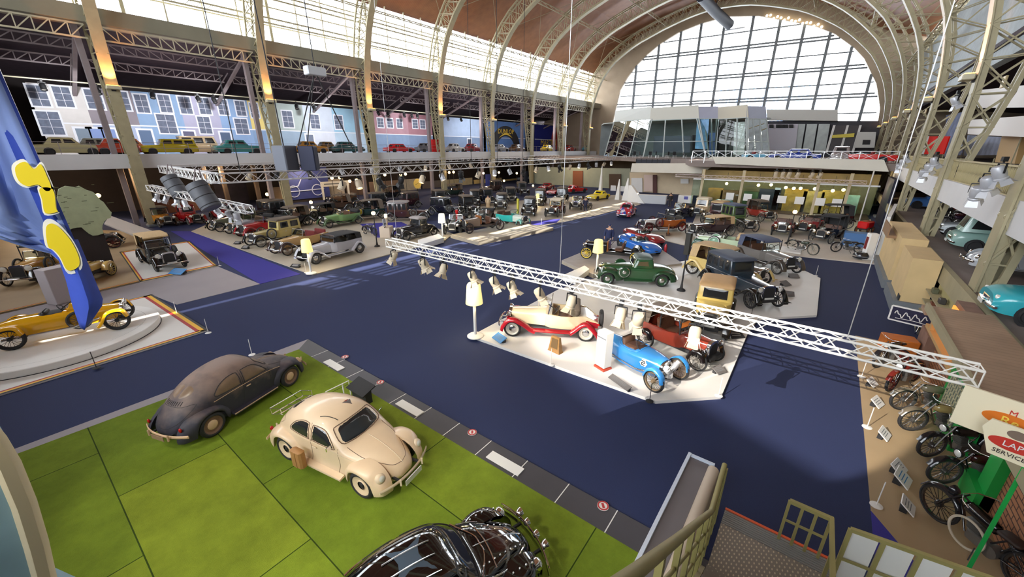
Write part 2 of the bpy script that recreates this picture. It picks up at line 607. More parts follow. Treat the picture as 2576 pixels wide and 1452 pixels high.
# ---------------------------------------------------------------- arch ribs
INN = [(-50.3, 0.0), (-50.4, 6), (-50.45, 12.4), (-50.2, 16.0), (-49.6, 18.6), (-48.4, 21.8), (-46.6, 24.4), (-44.6, 26.3), (-40.6, 28.7), (-37.2, 30.0), (-34, 31.1), (-29, 32.4), (-25, 32.9), (-20, 32.7), (-16.8, 32.1), (-13, 31.0), (-9.7, 29.8), (-5.4, 27.4), (-2.9, 25.6), (-0.7, 23.6), (1.0, 21.8), (2.3, 19.8), (3.5, 17.5), (4.3, 15.2), (4.75, 12.5), (4.9, 10), (4.85, 6), (4.8, 0)]
def rib_lines():
 P = smoothpts([Vector((x, 0, z)) for x, z in INN], 6)
 L = [0]
 for a, b in zip(P, P[1:]):
  L.append(L[-1]+(b-a).length)
 tot = L[-1]
 n = 62
 res = []
 j = 0
 for k in range(n+1):
  s = tot*k/n
  while j < len(L)-2 and L[j+1] < s:
   j += 1
  t = (s-L[j])/max(1e-6, L[j+1]-L[j])
  p = P[j].lerp(P[j+1], t)
  d = (P[min(j+2, len(P)-1)]-P[max(j-1, 0)]).normalized()
  nrm = Vector((-d.z, 0, d.x))
  zz = p.z
  dep = interp([(0, 0.45), (6, 0.9), (12, 1.9), (18, 2.7), (22, 2.8), (26, 2.6), (30, 2.4), (33, 2.2)], zz)
  res.append((p, p+nrm*dep))
 return res
RL = rib_lines()
RIBY = [8.3, 20.9, 33.4, 46.0, 58.5, 71.0, 83.5, 96.0]
def make_rib(label):
 t = thing('arch_rib', label, 'arch truss', (0, 0, 0), 0, 'steel arch ribs of the nave')
 mb = MB()
 for (a, _), (b, _) in zip(RL, RL[1:]):
  for y in (-0.34, 0.34):
   mb.bar(a+Vector((0, y, 0)), b+Vector((0, y, 0)), 0.12, 0.3, up=(0, 1, 0)) if False else None
 ring = lambda p, n, w, th: [p+Vector((0, -w, 0)), p+Vector((0, w, 0)), p+Vector((0, w, 0))+n*th, p+Vector((0, -w, 0))+n*th]
 inn = MB()
 rr = []
 for a, b in RL:
  n = (b-a).normalized()
  rr.append(ring(a, n, 0.42, 0.07))
 inn.loft(rr)
 for y in (-0.30, 0.30):
  q = []
  for a, b in RL:
   n = (b-a).normalized()
   q.append([a+Vector((0, y-0.03, 0))+n*0.07, a+Vector((0, y+0.03, 0))+n*0.07, a+Vector((0, y+0.03, 0))+n*0.34, a+Vector((0, y-0.03, 0))+n*0.34])
  inn.loft(q)
 inn.build('inner_flange', STEEL, t, 40)
 out = MB()
 for y in (-0.34, 0.34):
  q = []
  for a, b in RL:
   n = (b-a).normalized()
   q.append([b+Vector((0, y-0.09, 0)), b+Vector((0, y+0.09, 0)), b+Vector((0, y+0.09, 0))-n*0.2, b+Vector((0, y-0.09, 0))-n*0.2])
  out.loft(q)
 out.build('outer_flange', STEEL, t, 40)
 la = MB()
 for i, ((a, b), (c2, d)) in enumerate(zip(RL, RL[1:])):
  if a.z < 1.0 and c2.z < 1.0:
   continue
  for y in (-0.33, 0.33):
   Y = Vector((0, y, 0))
   la.bar(a+Y, d+Y, 0.09, 0.07)
   la.bar(b+Y, c2+Y, 0.09, 0.07)
   la.bar(a+Y, b+Y, 0.08, 0.06)
  s = 0.33 if i % 2 else -0.33
  la.bar(b+Vector((0, s, 0)), d+Vector((0, -s, 0)), 0.06)
 la.build('lacing', STEEL, t)
 for ia, ib in ((15, 21), (40, 46)):
  A, B = RL[ia][1], RL[ib][1]
  MB().bar((A.x, 0, A.z), (B.x, 12.5, B.z), 0.05).build('tie_rod', STEEL, t)
  MB().bar((B.x, 0, B.z), (A.x, 12.5, A.z), 0.05).build('tie_rod', STEEL, t)
 for (a, b) in (RL[0], RL[-1]):
  MB().rbox((a.x+(b.x-a.x)/2, 0, 0.12), (1.1, 1.1, 0.24), 0.05).build('foot_plate', GREYP, t)
 return t
nm = ['nearest', 'second nearest', 'third nearest', 'fourth nearest', 'fifth nearest', 'sixth nearest', 'seventh nearest', 'farthest']
rib0 = make_rib('')
for i, y in enumerate(RIBY):
 lab = '%s olive steel lattice arch rib spanning the nave' % nm[i]
 if i == 0:
  rib0.location = (0, y, 0)
  rib0['label'] = lab
 else:
  dup(rib0, (0, y, 0), 0, lab)
# dark columns at the back of each left rib, carrying the gallery and aisle roof
for i, y in enumerate(RIBY):
 t = thing('gallery_column', '%s square column behind the left foot of the arch ribs, with its slanting strut' % nm[i], 'column', (-52.5, y-0.95, 0), 0, 'columns behind the left rib feet')
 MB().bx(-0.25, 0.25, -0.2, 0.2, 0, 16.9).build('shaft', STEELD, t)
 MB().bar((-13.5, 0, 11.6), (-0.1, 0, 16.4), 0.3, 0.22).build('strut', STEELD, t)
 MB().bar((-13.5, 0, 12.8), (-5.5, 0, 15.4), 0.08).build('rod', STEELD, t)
# longitudinal purlins with lattice webs between the ribs
k = 0
for idx in (14, 19, 24, 29, 34, 40, 46, 51):
 a, b = RL[idx]
 t = thing('purlin', '%s lattice purlin from the left running along the vault' % ORD[k+1], 'purlin', (0, 0, 0), 0, 'lattice purlins under the vault')
 k += 1
 n = (b-a).normalized()
 p0, p1 = b-n*0.05, b-n*0.85
 mb = MB()
 for p in (p0, p1):
  mb.bar((p.x, YB, p.z), (p.x, 101.9, p.z), 0.1)
 mb.build('chord', STEEL, t)
 mb = MB()
 y = 8.3
 while y < 101:
  mb.bar((p0.x, y, p0.z), (p1.x, y+0.89, p1.z), 0.06)
  mb.bar((p1.x, y+0.89, p1.z), (p0.x, y+1.785, p0.z), 0.06)
  y += 1.785
 mb.build('lacing', STEEL, t)
# ---------------------------------------------------------------- lattice girders of the left aisle
def lattice(t, p0, p1, h, pitch, m, w=0.12, flip_mid=True):
 p0, p1 = Vector(p0), Vector(p1)
 d = p1-p0
 n = max(2, int(d.length/pitch))
 up = Vector((0, 0, h))
 ch = MB()
 ch.bar(p0, p1, w)
 ch.bar(p0+up, p1+up, w)
 ch.build('chord', m, t)
 la = MB()
 for i in range(n):
  a, b = p0+d*(i/n), p0+d*((i+1)/n)
  if (i < n/2) == flip_mid:
   la.bar(a+up, b, w*0.6)
  else:
   la.bar(a, b+up, w*0.6)
  la.bar(a, a+up, w*0.6)
 la.build('lacing', m, t)
ys = [-4.2]+RIBY+[101.8]
for j, (X, z, h, wd) in enumerate([(-51.2, 15.75, 1.0, 'front'), (-56, 15.55, 0.75, 'middle'), (-61, 14.75, 0.75, 'rear')]):
 for i in range(8):
  t = thing('lattice_girder', '%s lattice girder over the left gallery in the %s bay' % (wd, ['nearest', 'second nearest', 'third nearest', 'fourth nearest', 'fifth nearest', 'sixth nearest', 'seventh nearest', 'farthest'][i]), 'lattice girder', (0, 0, 0), 0, 'lattice girders of the left aisle')
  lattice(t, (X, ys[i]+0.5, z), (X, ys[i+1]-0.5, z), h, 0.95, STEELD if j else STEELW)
# long beam under the murals' lamp rail
o = MB().bar((-60.5, YB, 13.25), (-60.5, 100, 13.25), 0.1).build('lamp_rail', STEELW)
tag(o, 'thin lamp rail hung along the top of the painted street mural', 'rail')
# ---------------------------------------------------------------- orange floodlights on the columns
def flood(label, loc, sx):
 t = thing('floodlight', label, 'floodlight', loc, 0, 'orange floodlights on the arch ribs')
 MB().rbox((sx*0.28, 0, 0), (0.5, 1.0, 0.28), 0.05).build('housing', STEELW, t)
 MB().bx(min(sx*0.1, sx*0.46), max(sx*0.1, sx*0.46), -0.42, 0.42, 0.14, 0.19).build('lamp_glass', ORANGEL, t)
 MB().bar((0, 0, -0.25), (0, 0, 0.1), 0.3, 0.12).build('bracket', BLACKM, t)
 return t
for i, y in enumerate(RIBY):
 flood('orange floodlight on the left foot of the %s arch rib' % nm[i], (-50.38, y, 12.0), 1)
 if i < 5 or True:
  if i >= 1:
   z = 10.6
   flood('orange floodlight on the right foot of the %s arch rib' % nm[i], (4.85, y, z), -1)
for y in RIBY[:4]:
 for X, z, sx in ((-49.75, 12.3, 1), (4.2, 10.9, -1)):
  l = bpy.data.lights.new('floodlight_beam', 'SPOT')
  l.energy = 900
  l.color = (1.0, 0.4, 0.12)
  l.spot_size = R(70)
  l.shadow_soft_size = 0.15
  q = bpy.data.objects.new('floodlight_beam', l)
  COL.objects.link(q)
  q.location = (X, y, z)
  q.rotation_euler = Vector((-0.35*sx, 0, 1)).to_track_quat('-Z', 'Y').to_euler()
for y in (10, 30, 52, 76):  # fill lights added to brighten the aisle girders, no fixtures
 l = bpy.data.lights.new('aisle_fill', 'POINT')
 l.energy = 500
 l.color = (1.0, 0.86, 0.86)
 l.shadow_soft_size = 0.4
 q = bpy.data.objects.new('aisle_fill', l)
 COL.objects.link(q)
 q.location = (-54.5, y+4, 11.5)
# ================================================================ VEHICLE BUILDERS
WCACHE = {}
def wheel_meshes(r, w, style, ci, hubm=None):
 hubm = hubm or (BLACKM if style == 'slot' else CHROME)
 key = (round(r, 3), round(w, 3), style, ci.name, hubm.name)
 if key in WCACHE:
  return WCACHE[key]
 rr = r-w*0.62 if style not in ('wire', 'spoke') else r-w*0.5
 t = MB()
 h = w/2
 t.lathe([(rr, -h*0.8), (rr+0.3*(r-rr), -h), (r-0.03, -h*0.85), (r, -h*0.4), (r, h*0.4), (r-0.03, h*0.85), (rr+0.3*(r-rr), h), (rr, h*0.8), (rr, -h*0.8)], 24, axis='y')
 if style == 'white':
  t.slot(1)
  for s in (-1, 1):
   t.lathe([(rr+0.01, s*(h+0.002)), (rr+0.55*(r-rr), s*(h+0.004))], 24, axis='y')
 tm = t.mesh('tyre', [RUBBER, PLATE] if style == 'white' else RUBBER)
 m = MB()
 if style == 'disc' or style == 'white':
  m.lathe([(0.001, h*0.55), (rr*0.4, h*0.5), (rr*0.5, h*0.3), (rr*0.8, h*0.35), (rr*0.95, h*0.7), (rr+0.01, h*0.75), (rr+0.01, -h*0.75), (rr*0.9, -h*0.5), (0.001, -h*0.4)], 24, axis='y')
 elif style == 'slot':
  m.lathe([(rr*0.42, h*0.5), (rr*0.5, h*0.3), (rr*0.8, h*0.35), (rr*0.95, h*0.7), (rr+0.01, h*0.75), (rr+0.01, -h*0.75), (rr*0.9, -h*0.5), (0.001, -h*0.4)], 24, axis='y')
  m.slot(1)
  m.lathe([(0.001, h*0.5), (rr*0.2, h*0.5), (rr*0.24, h*0.2), (rr*0.45, h*0.12)], 16, axis='y')
 elif style == 'hub':
  m.lathe([(rr*0.5, h*0.35), (rr*0.8, h*0.3), (rr*0.93, h*0.75), (rr+0.01, h*0.8), (rr+0.01, -h*0.75), (rr*0.9, -h*0.5), (0.001, -h*0.4)], 24, axis='y')
  m.slot(1)
  m.lathe([(0.001, h*0.75), (rr*0.3, h*0.72), (rr*0.52, h*0.45), (rr*0.56, h*0.3)], 20, axis='y')
 else:
  m.lathe([(rr-0.035, h*0.5), (rr+0.012, h*0.6), (rr+0.012, -h*0.6), (rr-0.035, -h*0.5), (rr-0.035, h*0.5)], 24, axis='y')
  m.lathe([(0.001, h+0.02), (0.045, h+0.02), (0.07, h*0.5), (0.07, -h*0.5), (0.001, -h)], 12, axis='y')
  n = 12 if style == 'spoke' else 22
  q = 0.026 if style == 'spoke' else 0.009
  for k in range(n):
   a = 2*math.pi*k/n
   b = a if style == 'spoke' else a+(0.35 if k % 2 else -0.35)
   yo = 0 if style == 'spoke' else (h*0.6 if (k//2) % 2 else -h*0.4)
   m.bar((0.06*math.cos(b), yo, 0.06*math.sin(b)), ((rr-0.02)*math.cos(a), 0, (rr-0.02)*math.sin(a)), q)
 rm = m.mesh('rim', [ci, hubm])
 for me in (tm, rm):
  bm = bmesh.new()
  bm.from_mesh(me)
  bmesh.ops.recalc_face_normals(bm, faces=bm.faces)
  bm.to_mesh(me)
  bm.free()
  me.polygons.foreach_set('use_smooth', [True]*len(me.polygons))
  me.set_sharp_from_angle(angle=R(40))
 WCACHE[key] = (tm, rm)
 return tm, rm
def add_wheel(par, x, y, z, r, w, style, ci, side=1, steer=0.0, name='wheel', hubm=None):
 tm, rm = wheel_meshes(r, w, style, ci, hubm)
 o = bpy.data.objects.new(name, tm)
 COL.objects.link(o)
 o.parent = par
 o.location = (x, y, z)
 o.rotation_euler = (0, 0, steer+(0 if side > 0 else math.pi))
 q = bpy.data.objects.new('rim', rm)
 COL.objects.link(q)
 q.parent = o
 return o
def sidepair(fn):
 for s in (1, -1):
  fn(s)
def mirror(mb, s):
 if s < 0:
  mb.v = [(x, -y, z) for x, y, z in mb.v]
 return mb
def fender_mb(path, y0, y1, crown=0.05, lip=0.07, th=0.02, nv=7):
 """sheet mudguard swept along an (x, z) path, between y0 (inner) and y1 (outer)"""
 P = smoothpts([Vector((x, 0, z)) for x, z in path], 5)
 rings = []
 for i, p in enumerate(P):
  d = (P[min(i+1, len(P)-1)]-P[max(i-1, 0)]).normalized()
  n = Vector((-d.z, 0, d.x))
  if n.z < 0 and abs(d.x) > 0.2:
   n = -n
  top, bot = [], []
  for k in range(nv+1):
   t = k/nv
   drop = crown*(2*t-1)**2*(1 if t > 0.5 else 0.4)+(lip*max(0, (t-0.8)/0.2)**1.5)
   q = p-n*drop+Vector((0, y0+(y1-y0)*min(1, t*1.04), 0))
   top.append(q)
   bot.append(q-n*th+Vector((0, -0.004 if t > 0.8 else 0, 0)))
  rings.append(top+bot[::-1])
 return MB().loft(rings)
def archsec(x, w, z0, zs, zt, n=2.4, k=12, w0=None):
 w0 = w if w0 is None else w0
 pts = [Vector((x, -w0, z0))]
 for i in range(k+1):
  a = math.pi*i/k
  cy, sz = math.cos(a), math.sin(a)
  pts.append(Vector((x, -w*math.copysign(abs(cy)**(2/n), cy), zs+(zt-zs)*abs(sz)**(2/n))))
 pts.append(Vector((x, w0, z0)))
 return pts
def hull_rings(rows, sub=5, k=14):
 """rows: (x, halfwidth, z_bottom, z_belt, z_top, exponent)"""
 P = [Vector(r[:3]) for r in rows]
 Q = [Vector(r[3:6]) for r in rows]
 A, B = smoothpts(P, sub), smoothpts(Q, sub)
 return [archsec(a.x, max(0.01, a.y), a.z, b.x, max(b.y, b.x+0.005), max(1.3, b.z), k, max(0.01, a.y)*0.94) for a, b in zip(A, B)]
def bvh_of(mb):
 return BVHTree.FromPolygons([Vector(v) for v in mb.v], mb.f, epsilon=0.0)
AXD = {'L': Vector((0, 1, 0)), 'R': Vector((0, -1, 0)), 'F': Vector((1, 0, 0)), 'B': Vector((-1, 0, 0)), 'T': Vector((0, 0, 1))}
def cast(bvh, ax, u, v):
 d = AXD[ax]
 o = {'L': Vector((u, 4, v)), 'R': Vector((u, -4, v)), 'F': Vector((6, u, v)), 'B': Vector((-6, u, v)), 'T': Vector((u, v, 4))}[ax]
 h = bvh.ray_cast(o, -d)
 return (h[0], h[1]) if h[0] is not None else (None, None)
def patch_mb(bvh, poly, ax, eps=0.006, rings=4, smooth=3):
 pts = [Vector((p[0], p[1], 0)) for p in poly]
 if smooth:
  pts = smoothpts(pts, smooth, True)
 c = sum(pts, Vector())/len(pts)
 mb = MB()
 rr = []
 for k in range(rings+1):
  t = 1-k/rings*0.96
  ring = []
  for p in pts:
   q = c+(p-c)*t
   h, n = cast(bvh, ax, q.x, q.y)
   if h is None:
    h, n = cast(bvh, ax, c.x+(q.x-c.x)*0.9, c.y+(q.y-c.y)*0.9)
    if h is None:
     h, n = AXD[ax]*0.0+Vector((c.x, 0, c.y)), AXD[ax]
   if n.dot(AXD[ax]) < 0:
    n = -n
   e = eps if k else -0.004
   ring.append(h+n*e)
   if k == 0:
    pass
  rr.append(ring)
 mb.loft(rr, True, False)
 n = len(pts)
 o = len(mb.v)-n
 mb.f.append([o+i for i in range(n)])
 mb.mi.append(0)
 return mb
def line_mb(bvh, pts, ax, r=0.006, eps=0.002, closed=False, sub=4):
 P = smoothpts([Vector((p[0], p[1], 0)) for p in pts], sub, closed)
 out = []
 for p in P:
  h, n = cast(bvh, ax, p.x, p.y)
  if h is not None:
   if n.dot(AXD[ax]) < 0:
    n = -n
   out.append(h+n*eps)
 return MB().tube(out, r, 5, closed) if len(out) > 2 else MB().box((0, 0, 0.5), (0.001, 0.001, 0.001))
def headlamp(par, x, y, z, r, m=CHROME, depth=None, lens=LENS):
 d = depth or r*1.1
 o = MB().lathe([(0.001, -d), (r*0.5, -d*0.9), (r*0.85, -d*0.5), (r, -0.01), (r*1.04, 0.0), (r*1.04, 0.02), (r*0.9, 0.022)], 14, axis='x').build('headlamp', m, par, 50)
 o.location = (x, y, z)
 MB().lathe([(r*0.93, 0.015), (r*0.6, 0.035), (0.001, 0.045)], 14, axis='x').build('lens', lens, o, 60)
 return o
def seat_mb(x, w, z, back=0.5, d=0.5):
 return MB().rbox((x, 0, z), (d, w, 0.18), 0.06).rbox((x-d/2, 0, z+back/2), (0.16, w, back), 0.06, Matrix.Rotation(R(-10), 3, 'Y'))
def steering(par, x, y, z, r=0.2):
 P = [Vector((0, r*math.cos(a), r*math.sin(a))) for a in [2*math.pi*k/16 for k in range(16)]]
 M = Matrix.Translation((x, y, z)) @ Matrix.Rotation(R(-35), 4, 'Y')
 mb = MB().tube(P, 0.014, 5, True).bar((0, -r, 0), (0, r, 0), 0.02).bar((0, 0, 0), (0.5, 0, 0), 0.03)
 mb.xform(M)
 return mb.build('steering_wheel', BLACKM, par)
def windscreen(par, x, w, z0, z1, rake=0.1, fm=CHROME, split=False):
 fr = MB()
 a, b = Vector((x, -w, z0)), Vector((x, w, z0))
 c2, d = Vector((x-rake, w*0.97, z1)), Vector((x-rake, -w*0.97, z1))
 for p, q in ((a, b), (b, c2), (c2, d), (d, a)):
  fr.bar(p, q, 0.032)
 if split:
  fr.bar((a+b)/2, (c2+d)/2, 0.02)
 o = fr.build('windscreen', fm, par)
 g = MB()
 g.add([a, b, c2, d], [(0, 1, 2, 3)])
 g.build('pane', GLASSG, o)
 return o
def vintage(name, label, loc, rz, scale=1.0, cat='car', group=None, wb=3.0, tr=1.36, r=0.38, tw=0.13, wstyle='wire', body=(60, 60, 60), hood=None, fend=(15, 15, 18), wcol=None,
   style='open', top=None, topm=None, bw=0.68, belt=1.05, zb=0.45, roof=1.8, xcowl=0.35, xend=None, hoodw=(0.3, 0.48), hoodz=(1.02, 1.1), fenders='flow', spare='side', lampm=CHROME, lampr=0.13,
   bumper=False, seatm=LEATHERB, gold=False, plate=True, rows=2, belt_line=None, wins=3, lod=1, trunk=False, grille=CHROME, screen=True, tail=0.0):
 t = thing(name, label, cat, loc, rz, group, scale)
 bm_, fm_ = paint(*body), paint(*fend)
 hm_ = paint(*hood) if hood else bm_
 wm = paint(*wcol) if wcol else mat('wheel_grey', srgb(120, 118, 112), 0.4)
 xf, xr = wb/2, -wb/2
 xend = xend if xend is not None else xr-0.35
 xrad = xf+0.12
 # chassis
 MB().bx(xend+0.1, xf+0.35, -0.38, 0.38, 0.36, zb+0.03).bx(xf-0.05, xf+0.05, -tr/2, tr/2, r-0.05, r+0.03).bx(xr-0.05, xr+0.05, -tr/2, tr/2, r-0.05, r+0.03).build('chassis', BLACKM, t)
 for x in (xf, xr):
  for s in (1, -1):
   add_wheel(t, x, s*tr/2, r, r, tw, wstyle, wm, s)
 # bonnet and radiator
 rows_ = []
 for i in range(4):
  u = i/3
  w = hoodw[0]+(hoodw[1]-hoodw[0])*u**0.8
  zt = hoodz[0]+(hoodz[1]-hoodz[0])*u
  rows_.append(archsec(xrad+(xcowl-xrad)*u, w, zb+0.05, zt-0.16, zt, 2.6, 10))
 MB().loft(rows_).build('bonnet', hm_, t, 40)
 rs = [archsec(x, hoodw[0]*q+0.02, zb, hoodz[0]-0.14, hoodz[0]+0.03, 3, 10) for x, q in ((xrad-0.02, 1.0), (xrad+0.07, 1.0), (xrad+0.09, 0.94))]
 o = MB().loft(rs).build('radiator_shell', grille, t, 35)
 MB().loft([archsec(x, hoodw[0]-0.03, zb+0.05, hoodz[0]-0.2, hoodz[0]-0.06, 3, 8) for x in (xrad+0.05, xrad+0.1)]).build('radiator_core', BLACKM, o)
 # body
 xs = xcowl
 if style in ('open', 'roadster', 'convert'):
  rg = []
  L = xs-xend
  def sec(x, w, zf, zt):
   iw = w-0.06
   return [Vector((x, -w*0.9, zb)), Vector((x, -w, zb+0.2)), Vector((x, -w, zt)), Vector((x, -iw, zt+0.01)), Vector((x, -iw, zf)), Vector((x, iw, zf)), Vector((x, iw, zt+0.01)), Vector((x, w, zt)), Vector((x, w, zb+0.2)), Vector((x, w*0.9, zb))]
  zf = zb+0.15
  cock = xend+(0.12 if style == 'open' else L*0.45)
  for x, w, f, z in ((xs, hoodw[1], hoodz[1]-0.02, hoodz[1]-0.04), (xs-0.12*L, bw*0.94, hoodz[1]-0.02, belt+0.02), (xs-0.13*L, bw*0.95, zf, belt+0.01), (xs-0.3*L, bw, zf, belt-0.03), ((xs+xend)/2, bw, zf, belt-0.03), (cock, bw*0.97, zf, belt), (cock-0.02, bw*0.97, belt+0.0, belt+0.01), ((cock+xend)/2, bw*(0.92 if style == 'open' else 0.86), belt-0.02-tail*0.4, belt-0.01-tail*0.4), (xend, bw*(0.86 if style == 'open' else 0.6), zb+(belt-zb)*(0.9 if style == 'open' else 0.45)-0.01-tail, zb+(belt-zb)*(0.9 if style == 'open' else 0.45)-tail)):
   rg.append(sec(x, w, f, z))
  MB().loft(rg).build('body', bm_, t, 40)
  n = rows if style == 'open' else 1
  for k in range(n):
   x = xs-0.42*L+0.02-(k*0.36*L) if n > 1 else (xs-0.42*L if style == 'open' else xs-0.36*L)
   seat_mb(x, bw*1.7, zb+0.28, 0.55).build('seat', seatm, t, 40)
  steering(t, xs-0.2*L, 0.32, belt+0.12)
  if screen:
   windscreen(t, xs-0.05*L, bw*0.86, belt+0.03, belt+0.48, 0.12, lampm)
  tm = topm or CANVASB
  if top == 'folded':
   x = xend+0.2 if style == 'open' else xs-0.55*L
   MB().rbox((x, 0, belt+0.14), (0.42, bw*2.05, 0.26), 0.1, Matrix.Rotation(R(12), 3, 'Y')).rbox((x-0.05, 0, belt+0.26), (0.34, bw*1.95, 0.14), 0.06).build('folded_hood', tm, t, 50)
  elif top == 'up':
   x0, x1 = xs-0.08*L, (xend+0.12 if style == 'open' else xs-0.6*L)
   tp = [archsec(x, w, z-0.07, z-0.03, z, 3, 10) for x, w, z in ((x0+0.08, bw*0.9, roof-0.12), (x0-0.1*L, bw*0.97, roof-0.02), ((x0+x1)/2, bw, roof), (x1+0.12*L, bw, roof-0.01), (x1+0.03, bw*0.97, roof-0.07))]
   o = MB().loft(tp).build('canvas_top', tm, t, 40)
   q = MB()
   q.loft([[Vector((x1-0.08+e, -bw*0.93, belt)), Vector((x1-0.08+e, bw*0.93, belt)), Vector((x1+0.06+e, bw*0.95, roof-0.05)), Vector((x1+0.06+e, -bw*0.95, roof-0.05))] for e in (0, 0.04)])
   for s in (1, -1):
    q.loft([[Vector((x1-0.06, s*bw*0.94+e, belt)), Vector((x1+0.3*L*0.5, s*bw*0.97+e, belt)), Vector((x1+0.45*L*0.5, s*bw*0.98+e, roof-0.05)), Vector((x1+0.05, s*bw*0.96+e, roof-0.06))] for e in (0, 0.02)])
   q.build('quarter_panel', tm, o)
   for s in (1, -1):
    for xx in (x0+0.04, (x0+x1)/2):
     MB().bar((xx, s*bw*0.94, belt), (xx, s*bw*0.95, roof-0.05), 0.035).build('hood_stick', BLACKM, o)
 elif style == 'chassis':
  MB().rbox((xs-0.1, 0, hoodz[1]-0.2), (0.1, 1.0, 0.7), 0.03).build('bulkhead', WOOD, t)
  seat_mb(xs-0.8, 0.9, zb+0.25, 0.5).build('seat', seatm, t, 40)
  steering(t, xs-0.4, 0.3, belt+0.1)
  MB().bx(xend, xs, -0.42, -0.32, zb, zb+0.13).bx(xend, xs, 0.32, 0.42, zb, zb+0.13).bx(xend, xend+0.1, -0.42, 0.42, zb, zb+0.13).build('frame_rail', fm_, t)
  MB().lathe([(0.001, -0.4), (0.22, -0.38), (0.22, 0.38), (0.001, 0.4)], 14, (xr+0.1, 0, zb+0.3), 'y').build('fuel_tank', bm_, t, 40)
 else:
  # closed bodies
  xc1 = xend if style == 'sedan' else xs-(xs-xend)*0.58
  rg = []
  for x, w, z in ((xs, hoodw[1], hoodz[1]-0.03), (xs-0.22, bw*0.95, belt), (xs-0.6, bw, belt), ((xs+xend)/2, bw, belt), (xend+0.25, bw*0.97, belt-(0 if style == 'sedan' else 0.12)), (xend+0.05, bw*0.9, belt-(0.02 if style == 'sedan' else 0.28)), (xend, bw*0.8, belt-(0.08 if style == 'sedan' else 0.45))):
   rg.append(archsec(x, w, zb, max(zb+0.1, z-0.06), z, 4, 8, w*0.92))
  MB().loft(rg).build('body', bm_, t, 35)
  def plan(x0, x1, w, z, cr=0.16):
   q = []
   for cx, cy, a0 in ((x1+cr, -w+cr, 180), (x0-cr*0.5, -w+cr*0.5, 270), (x0-cr*0.5, w-cr*0.5, 0), (x1+cr, w-cr, 90)):
    rad = cr if cx < (x0+x1)/2 else cr*0.5
    for k in range(5):
     a = R(a0+k*22.5)
     q.append(Vector((cx+rad*math.cos(a), cy+rad*math.sin(a), z)))
   return q
  xa = xs-0.28
  cab = MB().loft([plan(xa, xc1+0.02, bw*0.97, belt-0.03), plan(xa-0.1, xc1+0.06, bw*0.94, roof-0.1), plan(xa-0.13, xc1+0.1, bw*0.9, roof-0.03)])
  o = cab.build('cabin', bm_ if not gold else hm_, t, 40)
  tm = topm or fm_
  MB().loft([plan(xa+0.06, xc1+0.04, bw*0.96, roof-0.1, 0.2), plan(xa+0.05, xc1+0.04, bw*0.97, roof-0.05, 0.2), plan(xa-0.06, xc1+0.12, bw*0.88, roof+0.02, 0.2), plan(xa-0.25, xc1+0.3, bw*0.6, roof+0.05, 0.2)]).build('roof', tm, t, 50)
  bv = bvh_of(cab)
  z0, z1 = belt+0.05, roof-0.16
  n = wins if style == 'sedan' else 1
  span = (xa-0.12)-(xc1+(0.2 if style == 'sedan' else 0.25))
  for k in range(n):
   u0 = xa-0.12-span*k/n-0.03
   u1 = xa-0.12-span*(k+1)/n+0.03
   for ax in 'LR':
    patch_mb(bv, [(u0, z0), (u0-0.03, z1), (u1, z1), (u1, z0)], ax, 0.008, 2, 0).build('side_window', DGLASS, t)
  patch_mb(bv, [(-bw*0.8, z0), (-bw*0.78, z1), (bw*0.78, z1), (bw*0.8, z0)], 'F', 0.008, 2, 0).build('windscreen', DGLASS, t)
  patch_mb(bv, [(-bw*0.4, z0+0.1), (-bw*0.38, z1-0.03), (bw*0.38, z1-0.03), (bw*0.4, z0+0.1)], 'B', 0.008, 2, 0).build('rear_window', DGLASS, t)
  for s in (1, -1):
   MB().bx(xs-0.95, xs-0.8, s*(bw+0.012)-0.012, s*(bw+0.012)+0.012, belt-0.2, belt-0.17).build('door_handle', CHROME, t)
 if belt_line:
  bl = MB()
  for s in (1, -1):
   bl.bx(xend+0.15, xs-0.15, s*bw-0.012, s*bw+0.012, belt-0.09, belt-0.02)
  bl.build('waist_line', paint(*belt_line), t)
 # mudguards
 y0, y1 = (tr/2-0.16, tr/2+0.13)
 if fenders == 'flow':
  fp = [(xf+r+0.16, r*0.75), (xf+r+0.09, r+0.12), (xf+r*0.55, 2*r+0.06), (xf-r*0.35, 2*r+0.09), (xf-r-0.12, r+0.28), (xf-r-0.42, zb-0.02), (xf-r-0.6, zb-0.09)]
  rp = [(xr+r+0.32, zb-0.09), (xr+r+0.12, r+0.16), (xr+r*0.6, 2*r+0.04), (xr-r*0.1, 2*r+0.1), (xr-r*0.8, r*1.7), (xr-r-0.14, r*0.95), (xr-r-0.2, r*0.7)]
 elif fenders == 'cycle':
  fp = [(xf+r*0.9, r*1.2), (xf+r*0.6, r*1.95), (xf, 2*r+0.07), (xf-r*0.7, r*1.85), (xf-r*1.07, r*1.05)]
  rp = [(x-wb, z) for x, z in fp]
 elif fenders == 'flat':
  fp = [(xf+r*0.9, 2*r+0.0), (xf+r*0.2, 2*r+0.1), (xf-r*0.6, 2*r+0.02), (xf-r-0.15, zb+0.15), (xf-r-0.35, zb-0.05)]
  rp = [(xr+r+0.3, zb-0.05), (xr+r*0.9, zb+0.25), (xr+r*0.3, 2*r+0.06), (xr-r*0.5, 2*r+0.08), (xr-r-0.1, 2*r-0.12)]
 if fenders:
  for s in (1, -1):
   mirror(fender_mb(fp, y0, y1), s).build('front_mudguard', fm_, t, 50)
   mirror(fender_mb(rp, y0, y1), s).build('rear_mudguard', fm_, t, 50)
   if fenders != 'cycle':
    MB().bx(xr+r+0.25, xf-r-0.5, s*(y0+0.02), s*y1, zb-0.13, zb-0.08).build('running_board', fm_ if fenders == 'flow' else BLACKM, t)
 # lamps
 for s in (1, -1):
  headlamp(t, xrad+0.12, s*(hoodw[0]+0.2), hoodz[0]-0.14, lampr, lampm)
